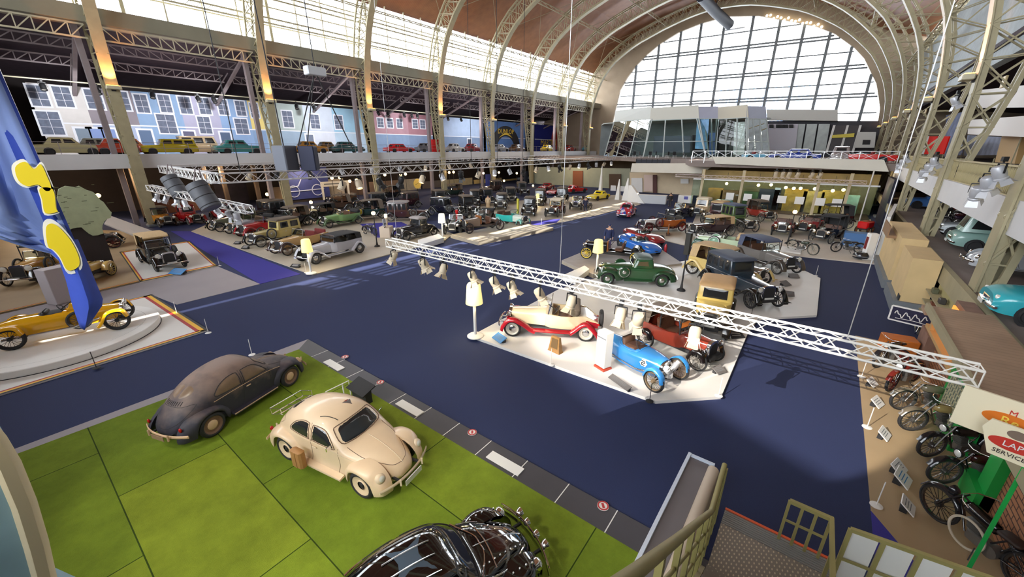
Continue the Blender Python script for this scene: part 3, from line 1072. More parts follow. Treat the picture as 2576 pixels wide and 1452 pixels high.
 if lod:
  mb = MB().bar((xrad+0.05, -hoodw[0]-0.25, hoodz[0]-0.28), (xrad+0.05, hoodw[0]+0.25, hoodz[0]-0.28), 0.03)
  for s in (1, -1):
   mb.bar((xrad+0.05, s*(hoodw[0]+0.2), hoodz[0]-0.28), (xrad+0.07, s*(hoodw[0]+0.2), hoodz[0]-0.16), 0.03)
  mb.build('lamp_bar', lampm, t)
 if bumper:
  for x, sg in ((xf+r+0.28, 1), (xend-0.2, -1)):
   P = [Vector((x-sg*0.1*(q/0.7)**2, q, 0.48)) for q in (-0.72, -0.5, -0.25, 0, 0.25, 0.5, 0.72)]
   MB().tube(P, 0.03, 6).bar((x, -0.3, 0.47), (x-sg*0.35, -0.3, 0.47), 0.04).bar((x, 0.3, 0.47), (x-sg*0.35, 0.3, 0.47), 0.04).build('bumper', CHROME, t, 60)
 if plate:
  MB().box((xf+r+0.2 if bumper else xrad+0.16, 0, 0.5), (0.015, 0.46, 0.12)).build('number_plate', PLATE, t)
 # spare wheels
 if spare == 'side':
  for s in (1, -1):
   add_wheel(t, xcowl+0.28, s*(hoodw[1]+0.16), zb+r*0.95, r*0.97, tw, wstyle, wm, s, 0, 'spare_wheel')
 elif spare == 'rear':
  o = add_wheel(t, xend-0.14, 0, zb+r*0.9, r*0.97, tw, wstyle, wm, 1, math.pi/2, 'spare_wheel')
 for s in (1, -1):
  MB().rbox((xend-0.03, s*0.45, zb+0.2), (0.06, 0.09, 0.07), 0.02).build('tail_lamp', REDL, t)
 return t
# ---------------------------------------------------------------- rounded saloon (rear engine, split oval back windows)
def rounded_fender(s, xc, r, x0, x1, yi, yo, zt, xpk, mat_, par, nm, zlow=0.24, front=True):
 """bulbous wing: rings along x with quarter-round section and cut wheel arch"""
 N = 26
 rings = []
 ra = r+0.055
 for i in range(N+1):
  u = i/N
  x = x0+(x1-x0)*u
  q = (x-xpk)/((x1-xpk) if x > xpk else (x0-xpk))
  env = max(0.0, 1-abs(q)**2.3)**0.5
  top = zlow+0.06+(zt-zlow-0.06)*env
  yout = yi+(yo-yi)*(0.12+0.88*env**0.8)
  dx = x-xc
  zb = zlow
  if abs(dx) < ra:
   zb = max(zlow, r+math.sqrt(ra*ra-dx*dx)*0.94)
  zb = min(zb, top-0.05)
  zm = zb+(top-zb)*0.30
  o, inn = [], []
  for k in range(9):
   a = math.pi/2*k/8
   y = yi+(yout-yi)*math.sin(a)**(2/2.3)
   z = zm+(top-zm)*math.cos(a)**(2/2.3) if k < 8 else zm
   o.append(Vector((x, s*y, z)))
  o.append(Vector((x, s*yout, (zm+zb)/2)))
  o.append(Vector((x, s*(yout-0.012), zb)))
  inn = [Vector((x, s*(yout-0.05), zb)), Vector((x, s*(yi+0.02), max(zb, top-0.1)))]
  rings.append(o+inn)
 mb = MB().loft(rings)
 return mb, mb.build(nm, mat_, par, 50)
def beetle(name, label, loc, rz, col, cat='car', rough=0.3, coat=0.5, glass=DGLASS, wheelm=None, wst='hub', trimm=None, bodym=None, gearparts=None, scale=1.0, fendm=None, seam=BLACKM):
 t = thing(name, label, cat, loc, rz, None, scale)
 bm_ = bodym or paint(*col, rough=rough, coat=coat)
 fm_ = fendm or bm_
 wm = wheelm or bm_
 trimm = trimm or CHROME
 rows = [(-1.90, 0.20, 0.30, 0.42, 0.50, 2.0), (-1.82, 0.36, 0.28, 0.50, 0.70, 2.0), (-1.62, 0.50, 0.27, 0.60, 0.95, 2.1), (-1.30, 0.58, 0.27, 0.72, 1.20, 2.2), (-0.95, 0.635, 0.27, 0.82, 1.375, 2.35), (-0.55, 0.665, 0.26, 0.88, 1.475, 2.5), (-0.15, 0.68, 0.25, 0.89, 1.50, 2.6), (0.20, 0.68, 0.25, 0.88, 1.455, 2.6), (0.42, 0.675, 0.25, 0.86, 1.33, 2.6), (0.62, 0.66, 0.26, 0.82, 1.13, 2.6), (0.76, 0.645, 0.26, 0.78, 1.01, 2.6), (1.0, 0.60, 0.28, 0.68, 0.965, 2.4), (1.30, 0.52, 0.30, 0.56, 0.88, 2.2), (1.58, 0.41, 0.31, 0.46, 0.745, 2.1), (1.76, 0.28, 0.33, 0.42, 0.60, 2.0), (1.83, 0.15, 0.36, 0.40, 0.50, 2.0)]
 hb = MB().loft(hull_rings(rows, 4, 24))
 hb.build('body', bm_, t, 60)
 bv = bvh_of(hb)
 r = 0.325
 xf, xr, tr = 1.2, -1.2, 1.3
 fn = {}
 for s in (1, -1):
  mbf, o = rounded_fender(s, xf, r, 0.60, 1.82, 0.40, 0.775, 0.83, 1.30, fm_, t, 'front_wing')
  fn[s] = bvh_of(mbf)
  rounded_fender(s, xr, r, -1.92, -0.62, 0.46, 0.765, 0.80, -1.22, fm_, t, 'rear_wing')
  MB().loft([[(-0.68, s*0.64, 0.27), (-0.68, s*0.775, 0.255), (-0.68, s*0.775, 0.30), (-0.68, s*0.64, 0.33)], [(0.66, s*0.64, 0.27), (0.66, s*0.765, 0.255), (0.66, s*0.765, 0.30), (0.66, s*0.64, 0.33)]]).build('running_board', fm_, t)
  mb = MB().bx(-0.68, 0.66, s*0.77-0.008, s*0.77+0.008, 0.285, 0.305)
  mb.build('board_trim', trimm, t)
  # head lamp set in the wing
  h = MB().lathe([(0.10, -0.10), (0.105, 0.0), (0.098, 0.02), (0.07, 0.045), (0.001, 0.055)], 18, axis='x')
  o = h.build('headlamp', trimm, t, 60)
  o.location = (1.68, s*0.575, 0.625)
  o.rotation_euler = (0, R(-22), s*R(6))
  MB().lathe([(0.086, 0.028), (0.06, 0.048), (0.001, 0.058)], 18, axis='x').build('lens', LENS, o, 60)
  MB().ball((-1.83, s*0.56, 0.60), (0.03, 0.045, 0.06), 10, 6).build('tail_lamp', REDL, t, 60)
  for x in (xf, xr):
   add_wheel(t, x, s*tr/2, r, r, 0.145, wst, wm, s, hubm=None if wst == 'slot' else trimm)
  ax = 'L' if s > 0 else 'R'
  patch_mb(bv, [(0.50, 0.985), (0.33, 1.19), (0.16, 1.285), (-0.12, 1.30), (-0.16, 1.25), (-0.17, 1.0), (-0.13, 0.965), (0.44, 0.955)], ax, 0.006, 4, 3).build('door_window', glass, t, 60)
  patch_mb(bv, [(-0.27, 1.0), (-0.27, 1.25), (-0.31, 1.30), (-0.52, 1.285), (-0.76, 1.19), (-0.93, 1.04), (-0.93, 0.985), (-0.86, 0.96), (-0.32, 0.962)], ax, 0.006, 4, 3).build('quarter_window', glass, t, 60)
  for pl in ([(0.50, 0.985), (0.33, 1.19), (0.16, 1.285), (-0.12, 1.30), (-0.16, 1.25), (-0.17, 1.0), (-0.13, 0.965), (0.44, 0.955)], [(-0.27, 1.0), (-0.27, 1.25), (-0.31, 1.30), (-0.52, 1.285), (-0.76, 1.19), (-0.93, 1.04), (-0.93, 0.985), (-0.86, 0.96), (-0.32, 0.962)]):
   line_mb(bv, pl, ax, 0.009, 0.004, True, 3).build('window_rubber', seam, t)
  line_mb(bv, [(0.58, 0.98), (0.60, 0.6), (0.50, 0.33)], ax, 0.006, 0.0).build('door_seam', seam, t)
  line_mb(bv, [(-0.21, 1.32), (-0.22, 0.9), (-0.26, 0.55), (-0.34, 0.34)], ax, 0.006, 0.0).build('door_seam', seam, t)
  line_mb(bv, [(1.45, 0.60), (0.9, 0.80), (0.4, 0.90), (-0.4, 0.905), (-1.0, 0.86)], ax, 0.008, 0.003).build('waist_trim', trimm, t)
  h, n = cast(bv, ax, -0.1, 0.82)
  MB().rbox((-0.10, h.y+s*0.02, 0.82), (0.13, 0.03, 0.03), 0.01).build('door_handle', trimm, t)
 patch_mb(bv, [(-0.53, 1.06), (-0.50, 1.25), (-0.40, 1.325), (0, 1.345), (0.40, 1.325), (0.50, 1.25), (0.53, 1.06), (0.35, 1.035), (0, 1.03), (-0.35, 1.035)], 'F', 0.007, 5, 3).build('windscreen', glass, t, 60)
 line_mb(bv, [(-0.53, 1.06), (-0.50, 1.25), (-0.40, 1.325), (0, 1.345), (0.40, 1.325), (0.50, 1.25), (0.53, 1.06), (0.35, 1.035), (0, 1.03), (-0.35, 1.035)], 'F', 0.011, 0.004, True, 3).build('windscreen_rubber', seam, t)
 for s in (1, -1):
  patch_mb(bv, [(s*0.025, 1.12), (s*0.025, 1.30), (s*0.16, 1.305), (s*0.29, 1.25), (s*0.29, 1.16), (s*0.16, 1.115)], 'B', 0.006, 3, 3).build('rear_window', glass, t, 60)
 for k in range(9):
  y = -0.24+k*0.06
  line_mb(bv, [(y, 1.00), (y, 1.045), (y, 1.07)], 'B', 0.008, 0.002).build('cooling_slot', BLACKM, t)
 # bonnet and engine lid seams
 for s in (1, -1):
  line_mb(bv, [(0.72, s*0.50), (1.1, s*0.47), (1.4, s*0.36), (1.66, s*0.20), (1.74, 0.0)], 'T', 0.007, 0.0).build('bonnet_seam', seam, t)
 line_mb(bv, [(-0.50, 0.98), (-0.42, 0.72), (-0.2, 0.58), (0, 0.55), (0.2, 0.58), (0.42, 0.72), (0.50, 0.93), (0.3, 0.975), (0, 0.985), (-0.3, 0.975)], 'B', 0.006, 0.0, True, 3).build('engine_lid_seam', seam, t)
 line_mb(bv, [(0.80, 0), (1.2, 0), (1.55, 0), (1.76, 0)], 'T', 0.009, 0.004).build('bonnet_trim', trimm, t)
 for x, sg in ((1.98, 1), (-2.0, -1)):
  P = [Vector((x-sg*(0.03+0.17*(abs(q)/0.74)**2.2), q, 0.43)) for q in [-0.74+1.48*k/14 for k in range(15)]]
  rg = [[p+Vector((0, 0, -0.045)), p+Vector((sg*0.022, 0, -0.02)), p+Vector((sg*0.022, 0, 0.02)), p+Vector((0, 0, 0.045)), p+Vector((-sg*0.01, 0, 0))] for p in P]
  o = MB().loft(rg).build('bumper', trimm, t, 60)
  for s in (1, -1):
   MB().bar((x-sg*0.05, s*0.3, 0.43), (x-sg*0.35, s*0.3, 0.43), 0.04, 0.05).build('bumper_bracket', BLACKM, o)
   MB().rbox((x+sg*0.0, s*0.34, 0.44), (0.05, 0.035, 0.17), 0.015).build('overrider', trimm, o)
 MB().bx(-1.6, 1.5, -0.5, 0.5, 0.19, 0.30).build('floor_pan', BLACKM, t)
 return t, bv, fn
# ---------------------------------------------------------------- post-war saloon with separate greenhouse
def postwar(name, label, loc, rz, col, scale=1.0, cat='car', group=None, L=4.3, W_=1.65, H=1.45, kind='saloon', topcol=None, wst='hub', wcol=None, two=None, lowcol=None, nose=0.0, open_=False, bumper=True):
 t = thing(name, label, cat, loc, rz, group, scale)
 bm_ = paint(*col)
 a, w = L/2, W_/2
 bz = H*0.63
 if kind == 'estate':
  g0, g1 = a*0.34, -a*0.96
 elif kind == 'van':
  g0, g1 = a*0.9, -a*0.98
 elif kind == 'sports':
  g0, g1 = a*0.12, -a*0.62
 else:
  g0, g1 = a*0.36, -a*0.68
 bz2 = bz if kind != 'van' else H*0.55
 rows = [(-a, w*0.80, 0.34, 0.50, bz2*0.86, 3), (-a*0.95, w*0.93, 0.26, 0.60, bz2*0.95, 3.2), (-a*0.55, w, 0.22, 0.72, bz2*1.0, 3.4), (0, w, 0.22, 0.74, bz2*1.02, 3.4), (a*0.45, w, 0.22, 0.70, bz2*(1.0-nose*0.3), 3.3), (a*0.85, w*0.95, 0.25, 0.62, bz2*(0.95-nose), 3.0), (a, w*0.82, 0.32, 0.48, bz2*(0.82-nose), 2.6)]
 hb = MB().loft(hull_rings(rows, 4, 14))
 hb.build('body', bm_, t, 50)
 bv = bvh_of(hb)
 if two:
  for ax in 'LR':
   patch_mb(bv, [(-a*0.9, bz2*0.70), (-a*0.9, bz2*0.82), (a*0.8, bz2*0.82), (a*0.8, bz2*0.70)], ax, 0.008, 2, 0).build('side_flash', paint(*two), t)
 if not open_:
  gr = MB()
  gw = w*0.9
  rk = 0.42 if kind not in ('van', 'estate') else 0.25
  rkb = 0.45 if kind in ('saloon', 'sports') else 0.1
  def pl(x0, x1, wd, z, c=0.12):
   return [Vector((x0, -wd+c, z)), Vector((x0-c*0.3, -wd+c*0.3, z)), Vector((x0-c, -wd, z)), Vector((x1+c, -wd, z)), Vector((x1+c*0.3, -wd+c*0.3, z)), Vector((x1, -wd+c, z)), Vector((x1, wd-c, z)), Vector((x1+c*0.3, wd-c*0.3, z)), Vector((x1+c, wd, z)), Vector((x0-c, wd, z)), Vector((x0-c*0.3, wd-c*0.3, z)), Vector((x0, wd-c, z))]
  zt = H-0.05
  gr.loft([pl(g0, g1, gw, bz2-0.05), pl(g0-rk, g1+rkb, gw*0.86, zt)])
  gr.build('greenhouse', bm_, t, 30)
  gv = bvh_of(gr)
  rm = paint(*topcol) if topcol else bm_
  MB().loft([pl(g0-rk+0.06, g1+rkb-0.05, gw*0.88, zt-0.02), pl(g0-rk+0.02, g1+rkb, gw*0.86, zt+0.03), pl(g0-rk-0.15, g1+rkb+0.12, gw*0.7, zt+0.06)]).build('roof', rm, t, 40)
  z0, z1 = bz2+0.06, zt-0.06
  n = 3 if kind in ('estate', 'van') else 2
  f0, f1 = g0-rk*0.55-0.1, g1+rkb*0.6+0.12
  for k in range(n):
   u0 = f0+(f1-f0)*k/n
   u1 = f0+(f1-f0)*(k+1)/n
   for ax in 'LR':
    patch_mb(gv, [(u0+0.06*(k == 0), z0), (u0-0.12*(k == 0)-0.02, z1), (u1+0.04+0.1*(k == n-1)*(rkb > 0.2), z1), (u1+0.04, z0)], ax, 0.008, 2, 0).build('side_window', DGLASS, t)
  patch_mb(gv, [(-gw*0.84, z0), (-gw*0.74, z1), (gw*0.74, z1), (gw*0.84, z0)], 'F', 0.008, 2, 0).build('windscreen', DGLASS, t)
  patch_mb(gv, [(-gw*0.7, z0), (-gw*0.62, z1), (gw*0.62, z1), (gw*0.7, z0)], 'B', 0.008, 2, 0).build('rear_window', DGLASS, t)
 else:
  patch_mb(bv, [(a*0.12, -w*0.62), (a*0.12, w*0.62), (-a*0.42, w*0.62), (-a*0.42, -w*0.62)], 'T', 0.006, 3, 0).build('cockpit', BLACKM, t)
  for s in (1, -1):
   MB().rbox((-a*0.25, s*w*0.33, bz2+0.1), (0.3, w*0.5, 0.34), 0.08).build('seat', LEATHERR, t, 50)
  windscreen(t, a*0.16, w*0.66, bz2, bz2+0.3, 0.16)
  steering(t, a*0.02, w*0.33, bz2+0.12, 0.17)
 r = 0.31
 wm = paint(*wcol) if wcol else ALU
 for x in (a*0.62, -a*0.58):
  for s in (1, -1):
   add_wheel(t, x, s*(w-0.075), r, r, 0.17, wst, wm, s)
   mb = MB()
   mb.lathe([(r+0.045, 0), (r+0.045, 0.012), (0.001, 0.012)], 20, (x, 0, r), 'y')
   mb.v = [(q[0], s*(w*0.99-0.004)+s*q[1]*0.4, q[2]) for q in mb.v]
   mb.build('wheel_arch', BLACKM, t)
 for s in (1, -1):
  o = MB().lathe([(0.085, -0.05), (0.09, 0.02), (0.06, 0.04), (0.001, 0.05)], 12, axis='x').build('headlamp', LENS, t, 60)
  o.location = (a*0.965, s*w*0.68, bz2*(0.72-nose*0.8))
  MB().rbox((-a*0.985, s*w*0.66, bz2*0.72), (0.06, 0.1, 0.14), 0.02).build('tail_lamp', REDL, t)
 patch_mb(bv, [(-w*0.5, bz2*0.5), (-w*0.45, bz2*0.66), (w*0.45, bz2*0.66), (w*0.5, bz2*0.5)], 'F', 0.01, 2, 0).build('grille', CHROME, t)
 if bumper:
  for x, sg in ((a+0.05, 1), (-a-0.05, -1)):
   P = [Vector((x-sg*0.12*(abs(q)/w)**2, q, 0.42)) for q in (-w*0.97, -w*0.6, 0, w*0.6, w*0.97)]
   MB().tube(P, 0.045, 6).build('bumper', CHROME, t, 60)
 MB().box((a+0.1, 0, 0.42), (0.015, 0.44, 0.11)).build('number_plate', PLATE, t)
 return t
# ================================================================ FLOOR ZONES AND PLATFORMS
TURF = mat('artificial_turf', srgb(122, 142, 38), 0.9, 0, 0.0, 0.9, spec=0.15)
def turf_nodes(ang):
 n = TURF.node_tree
 p = n.nodes['Principled BSDF']
 tc = n.nodes.new('ShaderNodeTexCoord')
 mp = n.nodes.new('ShaderNodeMapping')
 mp.inputs['Rotation'].default_value = (0, 0, -ang)
 n.links.new(tc.outputs['Object'], mp.inputs[0])
 bk = n.nodes.new('ShaderNodeTexBrick')
 bk.inputs['Scale'].default_value = 1.0
 bk.inputs['Brick Width'].default_value = 4.2
 bk.inputs['Row Height'].default_value = 2.0
 bk.inputs['Mortar Size'].default_value = 0.012
 bk.inputs['Color1'].default_value = (*srgb(132, 148, 44), 1)
 bk.inputs['Color2'].default_value = (*srgb(112, 134, 38), 1)
 bk.inputs['Mortar'].default_value = (*srgb(50, 70, 18), 1)
 n.links.new(mp.outputs[0], bk.inputs['Vector'])
 no = n.nodes.new('ShaderNodeTexNoise')
 no.inputs['Scale'].default_value = 1.1
 no.inputs['Detail'].default_value = 10
 no.inputs['Roughness'].default_value = 0.75
 n.links.new(tc.outputs['Object'], no.inputs['Vector'])
 r = n.nodes.new('ShaderNodeMapRange')
 r.inputs[1].default_value, r.inputs[2].default_value = 0.3, 0.7
 r.inputs[3].default_value, r.inputs[4].default_value = 0.72, 1.2
 n.links.new(no.outputs['Fac'], r.inputs[0])
 mx = n.nodes.new('ShaderNodeVectorMath')
 mx.operation = 'SCALE'
 n.links.new(bk.outputs['Color'], mx.inputs[0])
 n.links.new(r.outputs[0], mx.inputs['Scale'])
 n.links.new(mx.outputs[0], p.inputs['Base Color'])
 v = n.nodes.new('ShaderNodeTexNoise')
 v.inputs['Scale'].default_value = 80
 b = n.nodes.new('ShaderNodeBump')
 b.inputs['Strength'].default_value = 0.5
 b.inputs['Distance'].default_value = 0.03
 n.links.new(tc.outputs['Object'], v.inputs['Vector'])
 n.links.new(v.outputs['Fac'], b.inputs['Height'])
 n.links.new(b.outputs[0], p.inputs['Normal'])
PODW = mat('white_podium_boards', srgb(226, 222, 216), 0.45, 0, 0.03, 0.8)
PODB = mat('beige_podium_boards', srgb(186, 174, 154), 0.5, 0, 0.05, 0.8)
PODT = mat('tan_floor_boards', srgb(170, 146, 112), 0.55, 0, 0.07, 0.8)
GREYF = mat('grey_floor_lino', srgb(150, 142, 146), 0.6, 0, 0.05, 0.5)
BLACKF = mat('flag_black', (0.02, 0.02, 0.02), 0.6)
YELF = mat('flag_yellow', srgb(240, 184, 40), 0.6)
REDF = mat('flag_red', srgb(176, 36, 36), 0.6)
def px2(poly, z):
 return [G(px, py, z) for px, py in poly]
def slab(name, label, cat, pts, z0, z1, m, kind=None):
 o = MB().prism([(p[0], p[1]) for p in pts], z0, z1).build(name, m)
 if kind:
  o['kind'] = kind
 else:
  tag(o, label, cat)
 return o
# --- turf with its kerb
TA, TB, TC = G(752, 882), G(1612, 1400), G(40, 1148)
du, dv = (TB-TA), (TC-TA)
turf_nodes(math.atan2(du.y, du.x))
TP = [TA, TA+du*1.35, TA+du*1.35+dv*1.12, TA+dv*1.12]
slab('turf_mat', 'bright green artificial turf under the three rounded saloon cars', 'artificial turf', TP, 0.0, 0.05, TURF)
KA, KB, KC = G(775, 856), G(1645, 1328), G(-40, 1150)
KER = mat('dark_kerb_tile', srgb(70, 68, 74), 0.5, 0, 0.1, 1)
t = thing('kerb_border', 'dark tiled kerb border with pale joints around the green turf', 'border', (0, 0, 0))
uu = du.normalized()
vv = dv.normalized()
K0 = KA
wdt = abs((KA-TA).cross(uu).z)
out = Vector((uu.y, -uu.x, 0))
if (KA-TA).dot(out) < 0:
 out = -out
e0, e1 = KA, TA+du*1.35+out*wdt
MB().prism([TA, TA+du*1.35, e1, e0], 0.0, 0.045).build('kerb_tile', KER, t)
MB().prism([KA, TA, TA+dv*1.12, TA+dv*1.12-uu*0.3], 0.0, 0.04).build('kerb_tile', GREYF, t)
for k in range(1, 12):
 a = TA+uu*(k*1.12-0.2)
 MB().bar(a+Vector((0, 0, 0.046)), a+out*wdt+Vector((0, 0, 0.046)), 0.02, 0.006).build('joint', WHITEP, t)
k = 0
for px, py in ((840, 919), (1030, 1027), (1270, 1166)):
 p = G(px, py, 0.05)
 k += 1
 o = MB().box((0, 0, 0.012), (0.95, 0.26, 0.02)).build('caption_plate', WHITEP)
 o.location = (p.x, p.y, 0.048)
 o.rotation_euler = (0, 0, math.atan2(uu.y, uu.x))
 tag(o, 'blank white caption plate on the kerb, %s from the far corner of the turf' % ORD[k], 'caption plate')
k = 0
for px, py in ((868, 898), (957, 962), (1188, 1088), (1517, 1273)):
 p = G(px, py, 0.05)
 k += 1
 t = thing('floor_sign', 'round white and red no-entry disc on the turf kerb, %s from the far corner' % ORD[k], 'sign', (p.x, p.y, 0.046), 0.7)
 MB().lathe([(0.001, 0.012), (0.12, 0.012), (0.12, 0)], 24).build('disc', WHITEP, t)
 MB().lathe([(0.085, 0.013), (0.085, 0.017), (0.115, 0.017), (0.115, 0.013)], 24).box((0, 0, 0.015), (0.05, 0.12, 0.004)).build('red_mark', mat('sign_red', srgb(190, 60, 60), 0.5), t)
# --- podium with the flag stripes and round stage, far left
A, B, C = G(525, 833), G(383, 743), G(0, 997)
d1, d2 = (C-A).normalized(), (B-A).normalized()
W1, W2 = 12.0, (B-A).length
def par(o, a0, a1, b0, b1):
 return [o+d1*a0+d2*b0, o+d1*a1+d2*b0, o+d1*a1+d2*b1, o+d1*a0+d2*b1]
t = thing('flag_podium', 'low white podium edged in black, yellow and red under the yellow racer', 'podium', (0, 0, 0))
MB().prism(par(A, 0, W1, 0, W2), 0.0, 0.05).build('deck', PODW, t)
for m, o0, o1 in ((BLACKF, 0.0, 0.09), (YELF, 0.09, 0.24), (REDF, 0.24, 0.36)):
 mb = MB()
 mb.prism(par(A, o0, W1, o0*0.7, o1*0.7), 0.05, 0.056)
 mb.prism(par(A, o0, o1, o0*0.7, W2), 0.05, 0.056)
 mb.prism(par(A, o0, W1, W2-o1*0.7, W2-o0*0.7), 0.05, 0.056)
 mb.build('stripe', m, t)
c0 = G(408, 800, 0.05)
YC = Vector((-22.1, -0.15, 0.3))
t = thing('round_stage', 'pale round turntable stage carrying the yellow racing car', 'stage', (YC.x, YC.y, 0.05))
RS = 3.0
MB().lathe([(0.001, 0.25), (RS-0.02, 0.25), (RS, 0.23), (RS, 0.0)], 64).build('drum', WHITEP, t, 40)
MB().lathe([(RS*0.86, 0.252), (RS*0.862, 0.252)], 64).lathe([(RS+0.01, 0.0), (RS+0.03, 0.0), (RS+0.03, 0.02), (RS+0.01, 0.02)], 64).build('shadow_gap', BLACKM, t)
# --- grey and tan floors on the left
slab('floor_grey_strip', '', '', px2([(445, 767), (654, 715), (548, 671), (350, 712), (0, 792), (-300, 860), (-300, 980), (0, 860), (383, 743)], 0), 0, 0.012, GREYF, 'structure')
t = thing('tan_podium', 'tan podium with striped edge under the old tourers at the far left', 'podium')
TPz = px2([(352, 708), (0, 788), (-300, 850), (-300, 640), (150, 575), (420, 585), (330, 640)], 0.05)
MB().prism(TPz, 0, 0.05).build('deck', PODT, t)
a, b = TPz[0], TPz[1]
dd = (b-a)
nn = Vector((-dd.y, dd.x, 0)).normalized()
if nn.dot(TPz[4]-a) < 0:
 nn = -nn
for m, o0 in ((BLACKF, 0.02), (YELF, 0.10), (REDF, 0.18)):
 MB().prism([a+nn*o0, a+dd*1.8+nn*o0, a+dd*1.8+nn*(o0+0.07), a+nn*(o0+0.07)], 0.05, 0.055).build('stripe', m, t)
t = thing('white_podium', 'small white podium with striped border under the black tan-topped tourer', 'podium')
Q = px2([(352, 710), (548, 669), (476, 606), (300, 634)], 0.06)
MB().prism(Q, 0, 0.06).build('deck', PODW, t)
for m, o0 in ((BLACKF, 0.0), (YELF, 0.012), (REDF, 0.024)):
 mb = MB()
 for i in range(4):
  a, b, c_, d = Q[i], Q[(i+1) % 4], Q[(i+2) % 4], Q[i-1]
  f = lambda u, v: (a+(b-a)*u)+((d+(c_-d)*u)-(a+(b-a)*u))*v
  mb.prism([f(o0, o0*1.4), f(1-o0, o0*1.4), f(1-o0, o0*1.4+0.016), f(o0, o0*1.4+0.016)], 0.06, 0.066)
 mb.build('stripe', m, t)
slab('carpet_runner', 'violet carpet runner between the tan-topped tourer and the beige podium', 'carpet', px2([(430, 582), (481, 582), (756, 690), (654, 715)], 0), 0, 0.014, CARPETV)
slab('carpet_runner', 'violet carpet strip by the cream fuel pump behind the silver convertible', 'carpet', px2([(905, 565), (1010, 560), (1060, 585), (950, 600)], 0), 0, 0.07, CARPETV)
slab('carpet_runner', 'violet carpet patch beside the teal car beyond the wooden platform', 'carpet', px2([(1320, 560), (1410, 552), (1400, 562), (1330, 571)], 0), 0, 0.07, CARPETV)
slab('beige_podium', 'long beige podium carrying the row of touring cars on the left', 'podium', px2([(481, 582), (786, 691), (1000, 634), (1120, 604), (1140, 588), (1000, 540), (700, 520), (560, 548)], 0.06), 0, 0.06, PODB)
slab('white_bench', 'low white block bench at the edge of the podium by the black coupe', 'bench', px2([(1052, 616), (1062, 628), (1117, 610), (1104, 600)], 0.06), 0.06, 0.45, WHITEP)
t = thing('timber_platform', 'raised timber platform under the brown steam racer', 'platform', (0, 0, 0))
Q = px2([(1133, 590), (1203, 608), (1392, 572), (1300, 560)], 0.3)
MB().prism(Q, 0, 0.26).build('base', mat('grey_timber', srgb(168, 156, 138), 0.7, 0, 0.1, 2), t)
MB().prism([Q[0]+(Q[2]-Q[0])*0.01, Q[1]+(Q[3]-Q[1])*0.02, Q[2], Q[3]], 0.26, 0.30).build('deck', PODB, t)
slab('grey_podium', 'pale grey podium along the far end of the nave', 'podium', px2([(1310, 584), (1405, 560), (1500, 541), (1612, 514), (1560, 490), (1380, 498), (1150, 520), (1150, 560)], 0.05), 0, 0.05, PODB)
slab('white_podium', 'large white angular podium in the middle under the roadster and three-wheeler', 'podium', px2([(1185, 845), (1650, 1009), (1815, 997), (1882, 836), (1908, 801), (2055, 793), (2064, 700), (1985, 662), (1850, 640), (1730, 655), (1530, 690), (1405, 728)], 0.1), 0, 0.1, PODW)
t = thing('timber_platform', 'grey timber platform under the yellow-wheeled bare chassis', 'platform')
Q = px2([(1413, 655), (1492, 690), (1716, 662), (1640, 612), (1534, 606)], 0.24)
MB().prism(Q, 0, 0.2).build('base', mat('grey_timber', (0.4, 0.34, 0.26), 0.7), t)
MB().prism(Q, 0.2, 0.24).build('deck', mat('grey_deck_boards', srgb(164, 156, 150), 0.6, 0, 0.08, 2), t)
slab('white_block', 'long white block bench behind the green coupe', 'bench', px2([(1416, 706), (1448, 716), (1482, 690), (1470, 681)], 0.1), 0.1, 0.42, WHITEP)
slab('beige_podium', 'beige podium under the orange tourer', 'podium', px2([(1602, 590), (1748, 622), (1800, 600), (1740, 560), (1620, 566)], 0.05), 0, 0.05, PODB)
slab('beige_podium', 'wide beige podium with the veteran cars in front of the glass showcase', 'podium', px2([(1730, 590), (1908, 633), (2202, 664), (2190, 552), (1760, 520)], 0.06), 0, 0.06, mat('pale_podium_boards', srgb(214, 204, 190), 0.5, 0, 0.04, 0.8))
slab('floor_tan_strip', '', '', [(2.05, 19.5), (2.05, 9.3), (4.3, 5.6), (12, 5.6), (12, 19.5)], 0, 0.02, PODT, 'structure')
slab('carpet_runner', 'violet carpet corner beside the motorcycle floor near the stairs', 'carpet', [(2.05, 9.3), (2.05, 6.5), (3.75, 6.5)], 0, 0.016, CARPETV)
# ================================================================ CARS
def P2(f, r, near, z=0.0, tr=1.36, wb=None):
 a, b = G(f[0], f[1], z), G(r[0], r[1], z)
 h = (a-b)
 d = h.length
 h.normalize()
 left = Vector((-h.y, h.x, 0))
 sc = d/wb if wb else 1.0
 m = (a+b)/2+left*(tr/2*sc if near == 'R' else -tr/2*sc)
 return Vector((m.x, m.y, z)), math.atan2(h.y, h.x), sc
# --- three rounded saloons on the turf
loc, rz, sc = P2((913, 1243), (738, 1155), 'R', 0.05, 1.32, 2.4)
CRM, bv, fn = beetle('saloon_car', 'cream rounded saloon car with rear wire rack on the green turf', loc, rz, (226, 200, 168), rough=0.38, coat=0.3, wheelm=mat('cream_wheel', srgb(214, 190, 160), 0.5), wst='slot', trimm=mat('cream_trim', srgb(214, 194, 166), 0.4), seam=mat('dusty_seam', srgb(120, 96, 78), 0.7))
mb = MB()
for z, x in ((0.98, -1.62), (0.86, -1.95)):
 mb.tube([(x, -0.42, z), (x, 0.42, z)], 0.012)
for y in (-0.42, -0.21, 0, 0.21, 0.42):
 mb.tube([(-1.5, y, 1.0), (-1.62, y, 0.98), (-1.95, y, 0.86)], 0.010)
mb.tube([(-1.95, -0.42, 0.86), (-1.98, -0.42, 1.02), (-1.98, 0.42, 1.02), (-1.95, 0.42, 0.86)], 0.012)
mb.tube([(-1.55, -0.42, 1.0), (-1.55, -0.42, 1.14), (-1.98, -0.42, 1.02)], 0.01)
